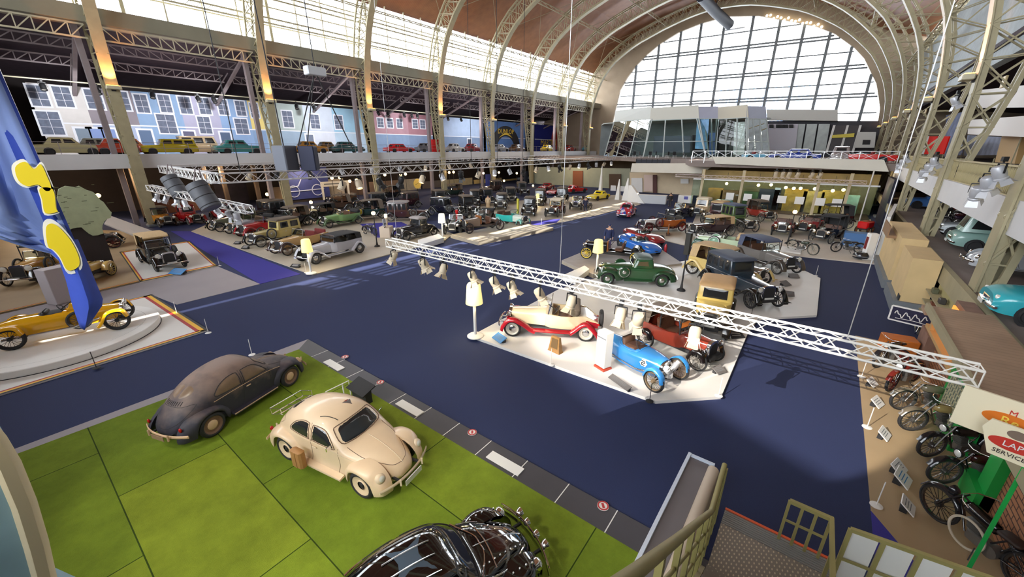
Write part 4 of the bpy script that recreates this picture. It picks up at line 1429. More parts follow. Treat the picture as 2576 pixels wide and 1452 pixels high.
mb.tube([(-1.55, 0.42, 1.0), (-1.55, 0.42, 1.14), (-1.98, 0.42, 1.02)], 0.01)
mb.build('luggage_rack', CHROME, CRM, 60)
patch_mb(bv, [(0.22, 0.20), (-0.02, 0.34), (-0.02, 0.06)], 'T', 0.006, 3, 0).build('triangle_badge', mat('badge_grey', srgb(90, 80, 76), 0.5), CRM)
patch_mb(bv, [(0.02, 0.20), (-0.015, 0.29), (-0.015, 0.11)], 'T', 0.010, 2, 0).build('badge_centre', mat('badge_red', srgb(160, 60, 50), 0.5), CRM)
line_mb(bv, [(0.30, -0.30), (0.05, -0.36), (-0.10, -0.42)], 'T', 0.008, 0.01).build('aerial', BLACKM, CRM)
MB().rbox((-0.48, -0.86, 0.50), (0.34, 0.16, 0.46), 0.04).bx(-0.5, -0.46, -0.95, -0.93, 0.3, 0.7).build('fuel_can', mat('tan_can', srgb(168, 122, 74), 0.6, 0, 0.1, 4), CRM, 40)
MB().tube([(0.45, -0.64, 0.98), (0.5, -0.74, 1.05)], 0.01).rbox((0.5, -0.78, 1.08), (0.03, 0.12, 0.1), 0.01).tube([(0.45, 0.64, 0.98), (0.5, 0.76, 1.1)], 0.01).build('wing_mirror', CHROME, CRM)
MB().box((2.03, 0.0, 0.36), (0.015, 0.5, 0.13)).build('number_plate', PLATE, CRM)
loc, rz, sc = P2((728, 971), (546, 1090), 'R', 0.05, 1.32, 2.4)
RUST = mat('weathered_black_paint', srgb(48, 46, 58), 0.6, 0, 0.2, 2)
_n = RUST.node_tree
_p = _n.nodes['Principled BSDF']
_tc = _n.nodes.new('ShaderNodeTexCoord')
_g = _n.nodes.new('ShaderNodeNewGeometry')
_sx = _n.nodes.new('ShaderNodeSeparateXYZ')
_n.links.new(_tc.outputs['Object'], _sx.inputs[0])
_no = _n.nodes.new('ShaderNodeTexNoise')
_no.inputs['Scale'].default_value = 3.0
_no.inputs['Detail'].default_value = 8
_n.links.new(_tc.outputs['Object'], _no.inputs['Vector'])
_ad = _n.nodes.new('ShaderNodeMath')
_ad.operation = 'MULTIPLY_ADD'
_ad.inputs[1].default_value = 1.1
_n.links.new(_no.outputs['Fac'], _ad.inputs[0])
_n.links.new(_sx.outputs['Z'], _ad.inputs[2])
_mr = _n.nodes.new('ShaderNodeMapRange')
_mr.inputs[1].default_value = 1.25
_mr.inputs[2].default_value = 2.0
_n.links.new(_ad.outputs[0], _mr.inputs[0])
_mx = _n.nodes.new('ShaderNodeMix')
_mx.data_type = 'RGBA'
_mx.inputs[6].default_value = (*srgb(46, 44, 56), 1)
_mx.inputs[7].default_value = (*srgb(128, 108, 98), 1)
_n.links.new(_mr.outputs[0], _mx.inputs[0])
_n.links.new(_mx.outputs[2], _p.inputs['Base Color'])
DRT = mat('dusty_beige_hub', srgb(206, 172, 138), 0.55, 0, 0.1, 5)
DK, bvd, _f = beetle('saloon_car', 'weathered black rounded saloon car, dusty brown on top, on the green turf', loc, rz, (46, 44, 56), bodym=RUST, fendm=RUST, wheelm=mat('rusty_wheel', srgb(110, 82, 66), 0.7, 0, 0.15, 6), wst='hub', trimm=DRT, glass=mat('dusty_car_glass', srgb(120, 98, 78), 0.35, 0, 0.15, 4))
MB().box((-2.03, 0.0, 0.40), (0.012, 0.42, 0.12)).build('number_plate', mat('dusty_plate', srgb(150, 120, 96), 0.6), DK)
# the glossy black one, nose to the right
loc, rz = Vector((-3.52, 2.38, 0.05)), R(71.7)
BK, bvb, fnb = beetle('saloon_car', 'glossy black rounded saloon car trimmed with chrome beading on the turf', loc, rz, (10, 9, 12), rough=0.06, coat=1.0, wheelm=BLACK, wst='white', trimm=CHROME)
patch_mb(bvb, [(-0.55, -0.36), (-0.55, 0.36), (0.14, 0.36), (0.14, -0.36)], 'T', 0.006, 5, 0).build('glass_sunroof', mat('blue_sunroof_glass', (0.06, 0.09, 0.13), 0.03, 0, spec=0.8), BK, 60)
for y in (-0.36, -0.12, 0.12, 0.36):
 line_mb(bvb, [(-0.55, y), (-0.2, y), (0.14, y)], 'T', 0.012, 0.01).build('sunroof_rib', CHROME, BK)
mb = MB()
for s in (1, -1):
 for P in ([(0.2, s*0.60), (-0.2, s*0.625), (-0.6, s*0.60), (-1.0, s*0.5)],):
  mb2 = line_mb(bvb, P, 'T', 0.014, 0.008)
  mb.add(mb2.v, mb2.f)
mb.build('roof_trim', CHROME, BK)
for s in (1, -1):
 ax = 'L' if s > 0 else 'R'
 line_mb(bvb, [(0.76, s*0.54), (1.1, s*0.50), (1.4, s*0.38), (1.66, s*0.22)], 'T', 0.014, 0.008).build('bonnet_beading', CHROME, BK)
 mb = MB()
 for k in range(9):
  u = 0.70+k*0.12
  h, n = cast(fnb[s], 'T', u, s*0.60)
  if h is not None:
   mb.ball(h+Vector((0, 0, 0.012)), 0.02, 8, 5)
 for k in range(8):
  h, n = cast(bvb, 'T', 0.80+k*0.11, s*(0.36-0.02*k))
  if h is not None:
   mb.ball(h+Vector((0, 0, 0.012)), 0.018, 8, 5)
 mb.build('chrome_studs', CHROME, BK, 60)
 headlamp(BK, 1.99, s*0.38, 0.60, 0.085)
 headlamp(BK, 1.98, s*0.14, 0.60, 0.07)
for z, x in ((0.53, 2.0), (0.64, 1.96)):
 P = [Vector((x-(0.03+0.17*(abs(q)/0.74)**2.2), q, z)) for q in [-0.70+1.4*k/14 for k in range(15)]]
 MB().tube(P, 0.014, 6).build('bumper_rail', CHROME, BK, 60)
for P in ([(0.66, -0.56), (0.9, -0.2), (0.92, 0.0), (0.9, 0.2), (0.66, 0.56)], [(0.98, -0.44), (1.02, 0.0), (0.98, 0.44)]):
 line_mb(bvb, P, 'T', 0.012, 0.01).build('bonnet_rail', CHROME, BK)
patch_mb(bvb, [(1.08, -0.26), (1.08, 0.26), (1.48, 0.18), (1.48, -0.18)], 'T', 0.008, 4, 2).build('bonnet_panel', mat('dark_red_lacquer', srgb(46, 10, 12), 0.08, coat=1), BK, 60)
def P4(f, r, z=0.0, wb=3.0, over=0.6):
 a, b = G(f[0], f[1], z), G(r[0], r[1], z)
 h = (a-b).normalized()
 m = a-h*(wb/2+over)
 return Vector((m.x, m.y, z)), math.atan2(h.y, h.x)
def P3(f, r, near, z, wb, tr=1.36):
 a, b = G(f[0], f[1], z), G(r[0], r[1], z)
 h = (a-b).normalized()
 left = Vector((-h.y, h.x, 0))
 m = a-h*wb/2+left*(tr/2 if near == 'R' else -tr/2)
 return Vector((m.x, m.y, z)), math.atan2(h.y, h.x)
def V(label, lr, **k):
 return vintage('vintage_car', label, lr[0], lr[1], k.pop('scale', 1.0), **k)
# --- middle podium
lr = P2((1289, 846), (1472, 859), 'L', 0.1, 1.36, 2.95)
t = V('cream and red open roadster with chrome lamps on the white middle podium', lr, scale=lr[2], wb=2.95, body=(232, 212, 176), fend=(160, 22, 36), wcol=(190, 182, 168), wstyle='hub', style='convert', top='folded', topm=CANVASG, r=0.36, tw=0.15, belt=1.02, hoodw=(0.28, 0.5), hoodz=(1.0, 1.06), spare='rear', bumper=True, xcowl=0.15, xend=-1.95, seatm=LEATHERB, bw=0.7)
MB().loft([archsec(x, w, 0.5, z-0.1, z, 3, 8) for x, w, z in ((-1.05, 0.66, 1.0), (-1.5, 0.6, 0.95), (-1.95, 0.45, 0.72))]).build('boot_lid', paint(160, 22, 36), t, 40)
t = V('maroon small tourer with dark canvas top beside the blue three-wheeler', P3((1749, 931), (1637, 880), 'R', 0.1, 2.0, 1.1), wb=2.0, tr=1.1, body=(128, 50, 36), fend=(20, 14, 14), wcol=(120, 116, 110), style='open', top='up', topm=CANVASG, r=0.35, tw=0.1, bw=0.55, belt=0.98, roof=1.62, hoodw=(0.25, 0.36), hoodz=(0.95, 1.0), xcowl=0.35, fenders='cycle', spare=None, lampr=0.09, rows=1, plate=False)
V('yellow saloon with tan roof facing the stairs behind the white truss', P4((1775, 852), (1800, 765), 0.1, 2.7, 0.3), wb=2.7, body=(214, 186, 104), fend=(24, 20, 16), style='sedan', topm=mat('tan_roof_fabric', srgb(208, 168, 118), 0.8, 0, 0.05, 4), wcol=(40, 36, 34), r=0.37, hoodz=(1.0, 1.06), roof=1.72, gold=True, hood=(214, 186, 104), spare=None)
V('dark blue long saloon with black wings behind the yellow saloon', P3((1883, 775), (1764, 712), 'R', 0.1, 3.35, 1.4), wb=3.35, tr=1.4, body=(38, 50, 62), fend=(12, 13, 16), topm=mat('slate_roof_fabric', srgb(74, 80, 94), 0.7, 0, 0.05, 3), style='sedan', wins=4, wcol=(60, 60, 62), r=0.42, belt=1.12, roof=1.86, hoodz=(1.08, 1.14), spare=None, wstyle='spoke', trunk=True)
V('pale yellow tourer with tan canvas top behind the dark blue saloon', P3((1885, 728), (1752, 693), 'R', 0.1, 3.3, 1.4), wb=3.3, body=(222, 196, 126), fend=(226, 198, 128), style='open', top='up', topm=CANVAS, wcol=(60, 52, 46), r=0.42, roof=1.85, hood=(150, 146, 138), spare=None)
V('grey open car with blue-grey canvas top at the back of the white podium', P3((1950, 690), (1840, 650), 'R', 0.1, 3.1, 1.4), wb=3.1, body=(120, 116, 112), fend=(70, 62, 56), style='open', top='up', topm=mat('blue_grey_canvas', srgb(84, 92, 116), 0.8, 0, 0.06, 6), r=0.4, roof=1.75, spare=None)
V('pale green roadster with dark green wings and white-wall tyres', P3((1753, 632), (1862, 645), 'L', 0.1, 3.2, 1.42), wb=3.2, body=(204, 222, 186), fend=(18, 74, 52), style='convert', top='folded', topm=CANVAS, wcol=(150, 190, 160), wstyle='white', r=0.4, tw=0.16, spare='side', bumper=True)
# green coupe: rounded 1930s body
lr = P2((1527, 717), (1663, 722), 'L', 0.1, 1.46, 3.0)
def green_coupe(lr):
 t = thing('vintage_car', 'dark green coupe with round spare wheel cover on the white podium', 'car', lr[0], lr[1], None, lr[2])
 gm = paint(40, 82, 48, 0.2, 0.8)
 gd = paint(34, 70, 42, 0.25, 0.7)
 rows = [(-2.35, 0.30, 0.42, 0.55, 0.62, 2.2), (-2.2, 0.5, 0.36, 0.66, 0.86, 2.4), (-1.8, 0.64, 0.34, 0.76, 1.04, 2.8), (-1.2, 0.72, 0.32, 0.84, 1.10, 3.2), (-0.5, 0.74, 0.32, 0.86, 1.12, 3.4), (0.3, 0.66, 0.32, 0.84, 1.11, 3.0), (0.9, 0.54, 0.34, 0.8, 1.08, 2.6), (1.6, 0.36, 0.38, 0.76, 1.02, 2.4), (1.85, 0.30, 0.42, 0.74, 0.98, 2.4)]
 hb = MB().loft(hull_rings(rows, 4, 16))
 hb.build('body', gm, t, 50)
 def pl(x0, x1, wd, z, c=0.2):
  q = []
  for cx, cy, a0 in ((x1+c, -wd+c, 180), (x0-c, -wd+c, 270), (x0-c, wd-c, 0), (x1+c, wd-c, 90)):
   for k in range(5):
    a = R(a0+k*22.5)
    q.append(Vector((cx+c*math.cos(a), cy+c*math.sin(a), z)))
  return q
 cab = MB().loft([pl(0.15, -1.05, 0.71, 1.05), pl(0.02, -0.98, 0.67, 1.45), pl(-0.1, -0.9, 0.62, 1.58), pl(-0.25, -0.75, 0.5, 1.64)])
 cab.build('cabin', gm, t, 50)
 MB().loft([pl(-0.02, -0.97, 0.64, 1.53), pl(-0.06, -0.94, 0.63, 1.61), pl(-0.2, -0.8, 0.5, 1.67)]).build('roof', mat('grey_green_roof', srgb(86, 100, 92), 0.5), t, 50)
 bv = bvh_of(cab)
 for ax in 'LR':
  patch_mb(bv, [(0.0, 1.15), (-0.1, 1.45), (-0.7, 1.46), (-0.75, 1.15)], ax, 0.008, 3, 0).build('side_window', mat('brownish_window', srgb(96, 84, 62), 0.1), t)
 patch_mb(bv, [(-0.54, 1.16), (-0.5, 1.48), (0.5, 1.48), (0.54, 1.16)], 'F', 0.01, 3, 0).build('windscreen', DGLASS, t)
 line_mb(bv, [(-0.54, 1.16), (-0.5, 1.48), (0.5, 1.48), (0.54, 1.16)], 'F', 0.018, 0.006, True, 1).build('windscreen_frame', CHROME, t)
 patch_mb(bv, [(-0.3, 1.3), (-0.28, 1.46), (0.28, 1.46), (0.3, 1.3)], 'B', 0.01, 2, 0).build('rear_window', DGLASS, t)
 xf, xr, r = 1.5, -1.5, 0.37
 for s in (1, -1):
  rounded_fender(s, xf, r, 0.55, 2.08, 0.36, 0.86, 0.98, 1.45, gd, t, 'front_wing', 0.30)
  rounded_fender(s, xr, r, -2.35, -0.9, 0.50, 0.86, 0.93, -1.5, gd, t, 'rear_wing', 0.30)
  MB().bx(-0.95, 0.6, s*0.66, s*0.86, 0.30, 0.36).build('running_board', gd, t)
  for x in (xf, xr):
   add_wheel(t, x, s*0.73, r, r, 0.17, 'hub', paint(34, 70, 42), s)
  headlamp(t, 1.78, s*0.46, 0.92, 0.11, CHROME)
  o = MB().lathe([(0.001, 0.1), (0.2, 0.09), (0.33, 0.06), (0.37, 0.0), (0.33, -0.06), (0.001, -0.06)], 24, axis='y').build('spare_wheel_cover', gd, t, 50)
  o.location = (0.62, s*0.76, 0.82)
  o.rotation_euler = (0, 0, 0 if s > 0 else math.pi)
  MB().lathe([(0.001, 0.11), (0.1, 0.10), (0.13, 0.07)], 16, axis='y').build('cover_disc', CHROME, o, 50)
  MB().lathe([(0.27, 0.095), (0.30, 0.085), (0.29, 0.07)], 20, axis='y').build('cover_ring', CHROME, o, 50)
 MB().loft([archsec(x, 0.3*q, 0.42, 0.8, 1.0, 2.6, 8) for x, q in ((1.83, 1.0), (1.92, 0.95), (1.95, 0.85))]).build('radiator_grille', CHROME, t, 40)
 for x, sg in ((2.2, 1), (-2.42, -1)):
  P = [Vector((x-sg*0.12*(abs(q)/0.8)**2, q, 0.46)) for q in (-0.8, -0.5, -0.2, 0, 0.2, 0.5, 0.8)]
  MB().tube(P, 0.04, 6).bar((x, -0.3, 0.45), (x-sg*0.5, -0.3, 0.42), 0.04).bar((x, 0.3, 0.45), (x-sg*0.5, 0.3, 0.42), 0.04).build('bumper', CHROME, t, 60)
 MB().bx(-1.9, 1.8, -0.4, 0.4, 0.28, 0.42).build('chassis', BLACKM, t)
green_coupe(lr)
# chassis with yellow wheels on the timber platform
V('bare black chassis with yellow wheels and polished lamps on the timber platform', P3((1474, 651), (1567, 661), 'L', 0.24, 3.1, 1.36), wb=3.1, style='chassis', body=(24, 24, 28), fend=(18, 18, 24), wcol=(226, 196, 70), wstyle='spoke', fenders=None, spare=None, lampm=CHROME, hood=(16, 16, 22), r=0.4, plate=False)
# low racing cars
def racer(label, loc, rz, col, scale=1.0, L=4.2, w=0.78, fin=True, z1=0.78):
 t = thing('racing_car', label, 'racing car', loc, rz, None, scale)
 bm_ = paint(*col, rough=0.15, coat=0.9)
 a = L/2
 rows = [(-a, 0.30, 0.38, 0.52, 0.62, 2.2), (-a*0.9, 0.55, 0.28, 0.58, 0.80, 2.5), (-a*0.6, w, 0.22, 0.56, z1+0.04, 2.8), (-a*0.25, w*0.96, 0.2, 0.5, z1, 2.8), (a*0.1, w*0.95, 0.2, 0.5, z1-0.02, 2.8), (a*0.55, w, 0.2, 0.5, z1-0.02, 2.6), (a*0.85, w*0.82, 0.22, 0.46, z1*0.80, 2.4), (a, 0.34, 0.32, 0.42, 0.52, 2.0)]
 hb = MB().loft(hull_rings(rows, 5, 16))
 hb.build('body', bm_, t, 60)
 bv = bvh_of(hb)
 patch_mb(bv, [(0.28, -0.56), (0.32, 0), (0.28, 0.56), (-0.55, 0.52), (-0.6, 0), (-0.55, -0.52)], 'T', 0.008, 4, 2).build('cockpit', BLACKM, t)
 for s in (1, -1):
  MB().rbox((-0.3, s*0.27, z1+0.02), (0.2, 0.4, 0.26), 0.06).build('seat', LEATHERB, t, 50)
 mb = MB()
 P = [(0.1, -0.58), (0.38, -0.4), (0.46, 0), (0.38, 0.4), (0.1, 0.58)]
 Q = smoothpts([Vector((x, y, z1-0.04)) for x, y in P], 4)
 mb.loft([[p, p+Vector((-0.1, 0, 0.2)), p+Vector((-0.11, 0, 0.2)), p+Vector((-0.02, 0, 0))] for p in Q])
 mb.build('wind_deflector', GLASSG, t)
 steering(t, -0.02, 0.27, z1+0.02, 0.16)
 if fin:
  MB().loft([[Vector((x, -0.11*u, z1)), Vector((x, -0.06*u, h)), Vector((x, 0.06*u, h)), Vector((x, 0.11*u, z1))] for x, u, h in ((-0.5, 0.9, z1+0.1), (-0.62, 1, z1+0.24), (-1.3, 1, z1+0.2), (-a*0.95, 0.3, 0.66))]).build('head_fairing', bm_, t, 50)
 r = 0.33
 for x in (a*0.60, -a*0.56):
  for s in (1, -1):
   add_wheel(t, x, s*(w-0.09), r, r, 0.17, 'wire', mat('wheel_grey', (0.2, 0.2, 0.2), 0.4), s)
   mb = MB().lathe([(r+0.05, 0), (r+0.05, 0.01), (0.001, 0.01)], 20, (x, 0, r), 'y')
   mb.v = [(v[0], s*(w-0.02)+s*v[1], v[2]) for v in mb.v]
   mb.build('wheel_arch', BLACKM, t)
 for s in (1, -1):
  patch_mb(bv, [(a*0.88, s*0.40), (a*0.8, s*0.52), (a*0.70, s*0.5), (a*0.76, s*0.36)], 'T', 0.008, 2, 2).build('headlamp', LENS, t)
 patch_mb(bv, [(-0.2, 0.42), (0, 0.46), (0.2, 0.42), (0, 0.36)], 'F', 0.006, 2, 2).build('air_intake', BLACKM, t)
 return t
a, b = G(1612, 650, 0.24), G(1546, 622, 0.24)
l, r_ = P4((1650, 648), (1540, 604), 0.24, 2.6, 0.8)
racer('bright blue low racing car with head fairing beside the bare chassis', l, r_, (30, 110, 205))
l, r_ = P4((1662, 622), (1560, 590), 0.0, 2.6, 0.8)
racer('dark red low racing car parked behind the bright blue one', l, r_, (150, 40, 44), fin=False)
V('orange varnished tourer with dark red wheels on the beige podium', P3((1631, 586), (1738, 581), 'L', 0.05, 3.3, 1.4), wb=3.3, body=(176, 92, 36), fend=(60, 22, 20), hood=(196, 190, 184), wcol=(120, 30, 34), wstyle='spoke', style='open', r=0.42, spare='side', seatm=LEATHERD)
# --- left podium row
SV = P3((797, 665), (912, 635), 'L', 0.06, 3.4, 1.46)
V('silver convertible with low dark canvas top behind the nearer yellow floor lamp', SV, wb=3.4, tr=1.46, body=(186, 186, 194), fend=(194, 194, 202), style='open', top='up', topm=CANVASB, wcol=(70, 70, 74), wstyle='hub', r=0.4, tw=0.17, bw=0.76, belt=1.08, roof=1.55, spare=None, bumper=True, seatm=LEATHERD, rows=2)
def row(f, h=None):
 a = G(f[0], f[1], 0.06)
 ang = SV[1] if h is None else SV[1]+R(h)
 hh = Vector((math.cos(ang), math.sin(ang), 0))
 left = Vector((-hh.y, hh.x, 0))
 m = a-hh*1.55-left*0.7
 return Vector((m.x, m.y, 0.06)), ang
V('tan open tourer with dark red seats beside the silver convertible', row((728, 643), 4), wb=3.2, body=(200, 162, 104), fend=(52, 30, 26), style='open', wcol=(140, 110, 84), seatm=LEATHERR, r=0.42, spare=None, bumper=True)
V('olive yellow and black saloon with side-mounted spare wheel', row((661, 622), 4), wb=3.2, body=(196, 178, 112), fend=(14, 13, 16), style='sedan', topm=CANVASG, wcol=(150, 148, 140), r=0.42, spare='side', hood=(190, 172, 110), wins=2, gold=False)
V('bright red open tourer beyond the olive yellow saloon', row((632, 599), 4), wb=3.1, body=(178, 20, 34), fend=(150, 18, 30), style='open', top='folded', wcol=(120, 20, 26), seatm=LEATHERD, r=0.4, spare=None, bumper=True)
V('silver-grey black-winged tourer beyond the red tourer', row((603, 592), 4), wb=3.1, body=(160, 164, 172), fend=(14, 18, 22), style='open', top='folded', r=0.4, spare=None, bumper=True, wcol=(140, 140, 140))
V('dark olive saloon with grey roof at the far end of the left row', row((556, 584), 2), wb=3.1, body=(84, 86, 62), fend=(22, 24, 20), style='sedan', topm=mat('grey_roof_paint', srgb(150, 142, 140), 0.5), wcol=(150, 150, 150), r=0.4, spare=None)
V('light green open car behind the silver convertible', P3((830, 574), (900, 563), 'L', 0.06, 3.0), wb=3.0, body=(128, 166, 104), fend=(70, 96, 60), style='open', top='folded', spare=None, r=0.38)
V('black touring car behind the light green open car', P3((772, 566), (835, 556), 'L', 0.06, 3.1), wb=3.1, body=(18, 20, 26), fend=(10, 10, 12), style='open', top='up', topm=CANVASB, r=0.42)
V('black coupe with grey fabric roof beside the white floor lamp', P3((1024, 607), (1087, 594), 'L', 0.06, 2.8), wb=2.8, body=(14, 16, 24), fend=(8, 8, 10), style='coupe', topm=mat('grey_roof_paint', (0.3, 0.3, 0.3)), wcol=(40, 40, 40), r=0.38, spare=None, roof=1.65)
V('dark green tourer with brown top and yellow bonnet in the middle of the hall', P3((882, 556), (958, 550), 'L', 0.06, 3.2), wb=3.2, body=(24, 52, 50), hood=(226, 196, 20), fend=(20, 20, 20), style='open', top='up', topm=CANVASG, r=0.42, roof=2.0)
V('brown timber-bodied saloon with grey roof behind the fuel pump', P3((1068, 556), (990, 557), 'R', 0.06, 3.4), wb=3.4, body=(70, 42, 34), fend=(20, 16, 18), style='sedan', topm=mat('grey_roof_paint', (0.3, 0.3, 0.3)), wins=4, r=0.42, roof=1.95)
V('dark navy saloon to the right of the brown timber-bodied one', P3((1148, 545), (1085, 540), 'R', 0.06, 3.2), wb=3.2, body=(26, 26, 40), fend=(10, 10, 14), style='sedan', r=0.42, roof=1.9)
V('black tourer with hood raised behind the red hand pump', P3((1120, 590), (1160, 560), 'R', 0.06, 2.9), wb=2.9, body=(16, 18, 18), fend=(8, 8, 8), style='open', top='folded', r=0.42, fenders='flat', wstyle='spoke')
V('dark grey veteran tourer behind the steam racer', P3((1180, 570), (1240, 545), 'R', 0.0, 3.0), wb=3.0, body=(44, 46, 48), fend=(14, 14, 14), style='open', top='folded', r=0.42, fenders='flat', wstyle='spoke')
t = V('brown racer with long round boiler-like bonnet on the timber platform', P3((1181, 588), (1262, 578), 'L', 0.3, 3.0, 1.3), wb=3.0, style='chassis', body=(112, 92, 82), hood=(122, 104, 90), fend=(60, 44, 40), wcol=(60, 44, 42), wstyle='spoke', fenders=None, spare=None, lampm=BRASS, r=0.44, hoodw=(0.36, 0.46), hoodz=(1.05, 1.2), plate=False)
V('bright teal open car with cream details beyond the timber platform', P3((1306, 574), (1252, 566), 'R', 0.05, 2.6), wb=2.6, body=(60, 190, 180), hood=(220, 228, 214), fend=(120, 190, 180), style='open', r=0.38, fenders='cycle', spare='rear')
V('black saloon facing the camera beside a yellow post on the grey podium', P4((1328, 546), (1352, 500), 0.05, 2.9), wb=2.9, body=(16, 15, 18), fend=(8, 8, 10), style='sedan', topm=CANVASG, r=0.4, roof=1.85)
V('black saloon facing the camera behind the teal car', P4((1258, 530), (1276, 492), 0.05, 2.9), wb=2.9, body=(40, 40, 42), fend=(14, 14, 14), style='sedan', topm=CANVASG, hood=(170, 170, 168), r=0.4, roof=1.8)
V('black van-like saloon with pale windscreen deep in the hall', P4((1193, 522), (1202, 490), 0.05, 2.9), wb=2.9, body=(24, 22, 24), fend=(8, 8, 8), style='sedan', topm=CANVASG, r=0.4, roof=1.95)
V('maroon veteran tourer with cream canvas top on the grey podium', P4((1384, 548), (1432, 522), 0.05, 2.8), wb=2.8, body=(92, 24, 26), fend=(16, 14, 14), style='open', top='up', topm=mat('cream_canvas', srgb(236, 224, 200), 0.8), r=0.42, wstyle='spoke', fenders='flat', lampm=BRASS, spare=None)
V('black and white veteran car behind the cream-topped tourer', P4((1446, 530), (1470, 506), 0.05, 2.7), wb=2.7, body=(226, 222, 216), hood=(20, 20, 20), fend=(16, 14, 14), style='open', top='folded', r=0.42, wstyle='spoke', fenders='flat', lampm=BRASS, spare=None)
V('black limousine to the left of the cream-topped tourer', P4((1352, 520), (1378, 492), 0.05, 3.0), wb=3.0, body=(16, 16, 20), fend=(10, 10, 10), style='sedan', topm=CANVASG, r=0.42, roof=1.95)
postwar('sports_car', 'bright yellow closed sports car near the far end of the nave', *P4((1484, 505), (1534, 497), 0.05, 2.6, 0.8), (240, 214, 30), kind='sports', H=1.25, nose=0.1)
postwar('sports_car', 'red open sports car nearest the sage wall', *P4((1384, 492), (1436, 480), 0.05, 2.6, 0.8), (190, 22, 26), kind='sports', H=1.2, nose=0.1, open_=True)
postwar('sports_car', 'dark red closed sports car behind the red open one', *P4((1362, 480), (1410, 470), 0.05, 2.6, 0.8), (150, 18, 26), kind='sports', H=1.2, nose=0.1)
postwar('sports_car', 'red closed sports car beside the brown door', *P4((1470, 482), (1420, 486), 0.05, 2.6, 0.8), (186, 26, 30), kind='sports', H=1.2, nose=0.1)
# small car painted all over with flag blocks
FLAGM = bpy.data.materials.new('red_white_blue_paint')
FLAGM.use_nodes = True
_n = FLAGM.node_tree
_p = _n.nodes['Principled BSDF']
_p.inputs['Roughness'].default_value = 0.3
_tc = _n.nodes.new('ShaderNodeTexCoord')
_v = _n.nodes.new('ShaderNodeTexVoronoi')
_v.inputs['Scale'].default_value = 3.2
_n.links.new(_tc.outputs['Object'], _v.inputs['Vector'])
_sp = _n.nodes.new('ShaderNodeSeparateColor')
_n.links.new(_v.outputs['Color'], _sp.inputs[0])
_cr = _n.nodes.new('ShaderNodeValToRGB')
_cr.color_ramp.interpolation = 'CONSTANT'
_cr.color_ramp.elements[0].color = (*srgb(210, 60, 70), 1)
_cr.color_ramp.elements[1].position = 0.45
_cr.color_ramp.elements[1].color = (*srgb(225, 215, 225), 1)
_e = _cr.color_ramp.elements.new(0.75)
_e.color = (*srgb(60, 90, 180), 1)
_n.links.new(_sp.outputs[0], _cr.inputs[0])
_n.links.new(_cr.outputs[0], _p.inputs['Base Color'])
l, r_ = P4((1566, 550), (1600, 528), 0.0, 2.4, 0.7)
beetle('saloon_car', 'small rounded car painted in red, white and blue patches on the navy carpet', l, r_, (200, 60, 70), bodym=FLAGM, wst='hub')
# --- right podium: early cars
RP = dict(wstyle='spoke', fenders='flat', spare=None, lampm=BRASS, r=0.44, tw=0.1, bumper=False)
V('cream closed veteran car at the left of the showcase podium', P4((1748, 548), (1786, 532), 0.06, 2.6), wb=2.6, body=(232, 208, 170), fend=(226, 204, 170), style='sedan', topm=mat('cream_canvas', (0.8, 0.75, 0.6)), roof=1.9, **RP)
postwar('saloon_car', 'teal rounded saloon close to the glass showcase', *P4((1842, 544), (1800, 530), 0.06, 2.6, 0.8), (74, 140, 136), H=1.5)
V('maroon landaulet with tan roof behind the pale green roadster', P4((1776, 564), (1826, 550), 0.06, 2.7), wb=2.7, body=(72, 28, 28), fend=(50, 22, 20), style='sedan', topm=CANVAS, roof=2.0, **RP)
V('dark blue open tourer behind the orange tourer', P4((1684, 552), (1744, 540), 0.0, 2.8), wb=2.8, body=(30, 32, 56), fend=(14, 14, 22), style='open', top='folded', **RP)
V('black tourer with pale canvas top behind the pale green roadster', P4((1730, 596), (1832, 590), 0.06, 3.0), wb=3.0, body=(44, 26, 34), fend=(20, 14, 18), style='open', top='up', topm=CANVAS, roof=1.7, **RP)
V('tall green and black landaulet with grey roof on the showcase podium', P4((1892, 588), (1836, 572), 0.06, 2.9), wb=2.9, body=(70, 96, 44), hood=(40, 40, 36), fend=(20, 22, 20), style='sedan', topm=mat('blue_grey_canvas', (0.2, 0.2, 0.3)), roof=2.2, belt=1.2, wins=3, wstyle='spoke', fenders='flat', spare=None, lampm=BRASS, r=0.48, tw=0.1)
V('red veteran car with open timber frame hood next to the showcase', P4((1940, 560), (1890, 548), 0.06, 2.4), wb=2.4, body=(150, 46, 34), fend=(120, 90, 70), style='open', top='up', topm=CANVASG, roof=2.0, **RP)
V('black-seated red veteran runabout seen from the front on the showcase podium', P4((1962, 597), (1974, 572), 0.06, 2.0), wb=2.0, body=(128, 46, 44), fend=(110, 40, 40), hood=(26, 24, 26), style='open', rows=1, screen=False, **RP)
V('big black tourer with raised black top in front of the showcase', P4((2006, 566), (2110, 572), 0.06, 3.1), wb=3.1, body=(24, 22, 24), fend=(14, 14, 16), style='open', top='up', topm=CANVASB, roof=2.15, belt=1.2, **RP)
V('red and black veteran car left of the black buggy', P4((2010, 592), (2042, 582), 0.06, 2.2), wb=2.2, body=(150, 30, 38), fend=(20, 18, 20), style='open', rows=1, screen=False, **RP)
V('black hooded motor buggy behind the wire-wheeled tricycle', P4((2052, 612), (2092, 604), 0.06, 1.9), wb=1.9, body=(20, 18, 22), fend=(24, 18, 18), style='open', top='up', topm=CANVASB, roof=2.1, rows=1, screen=False, **RP)
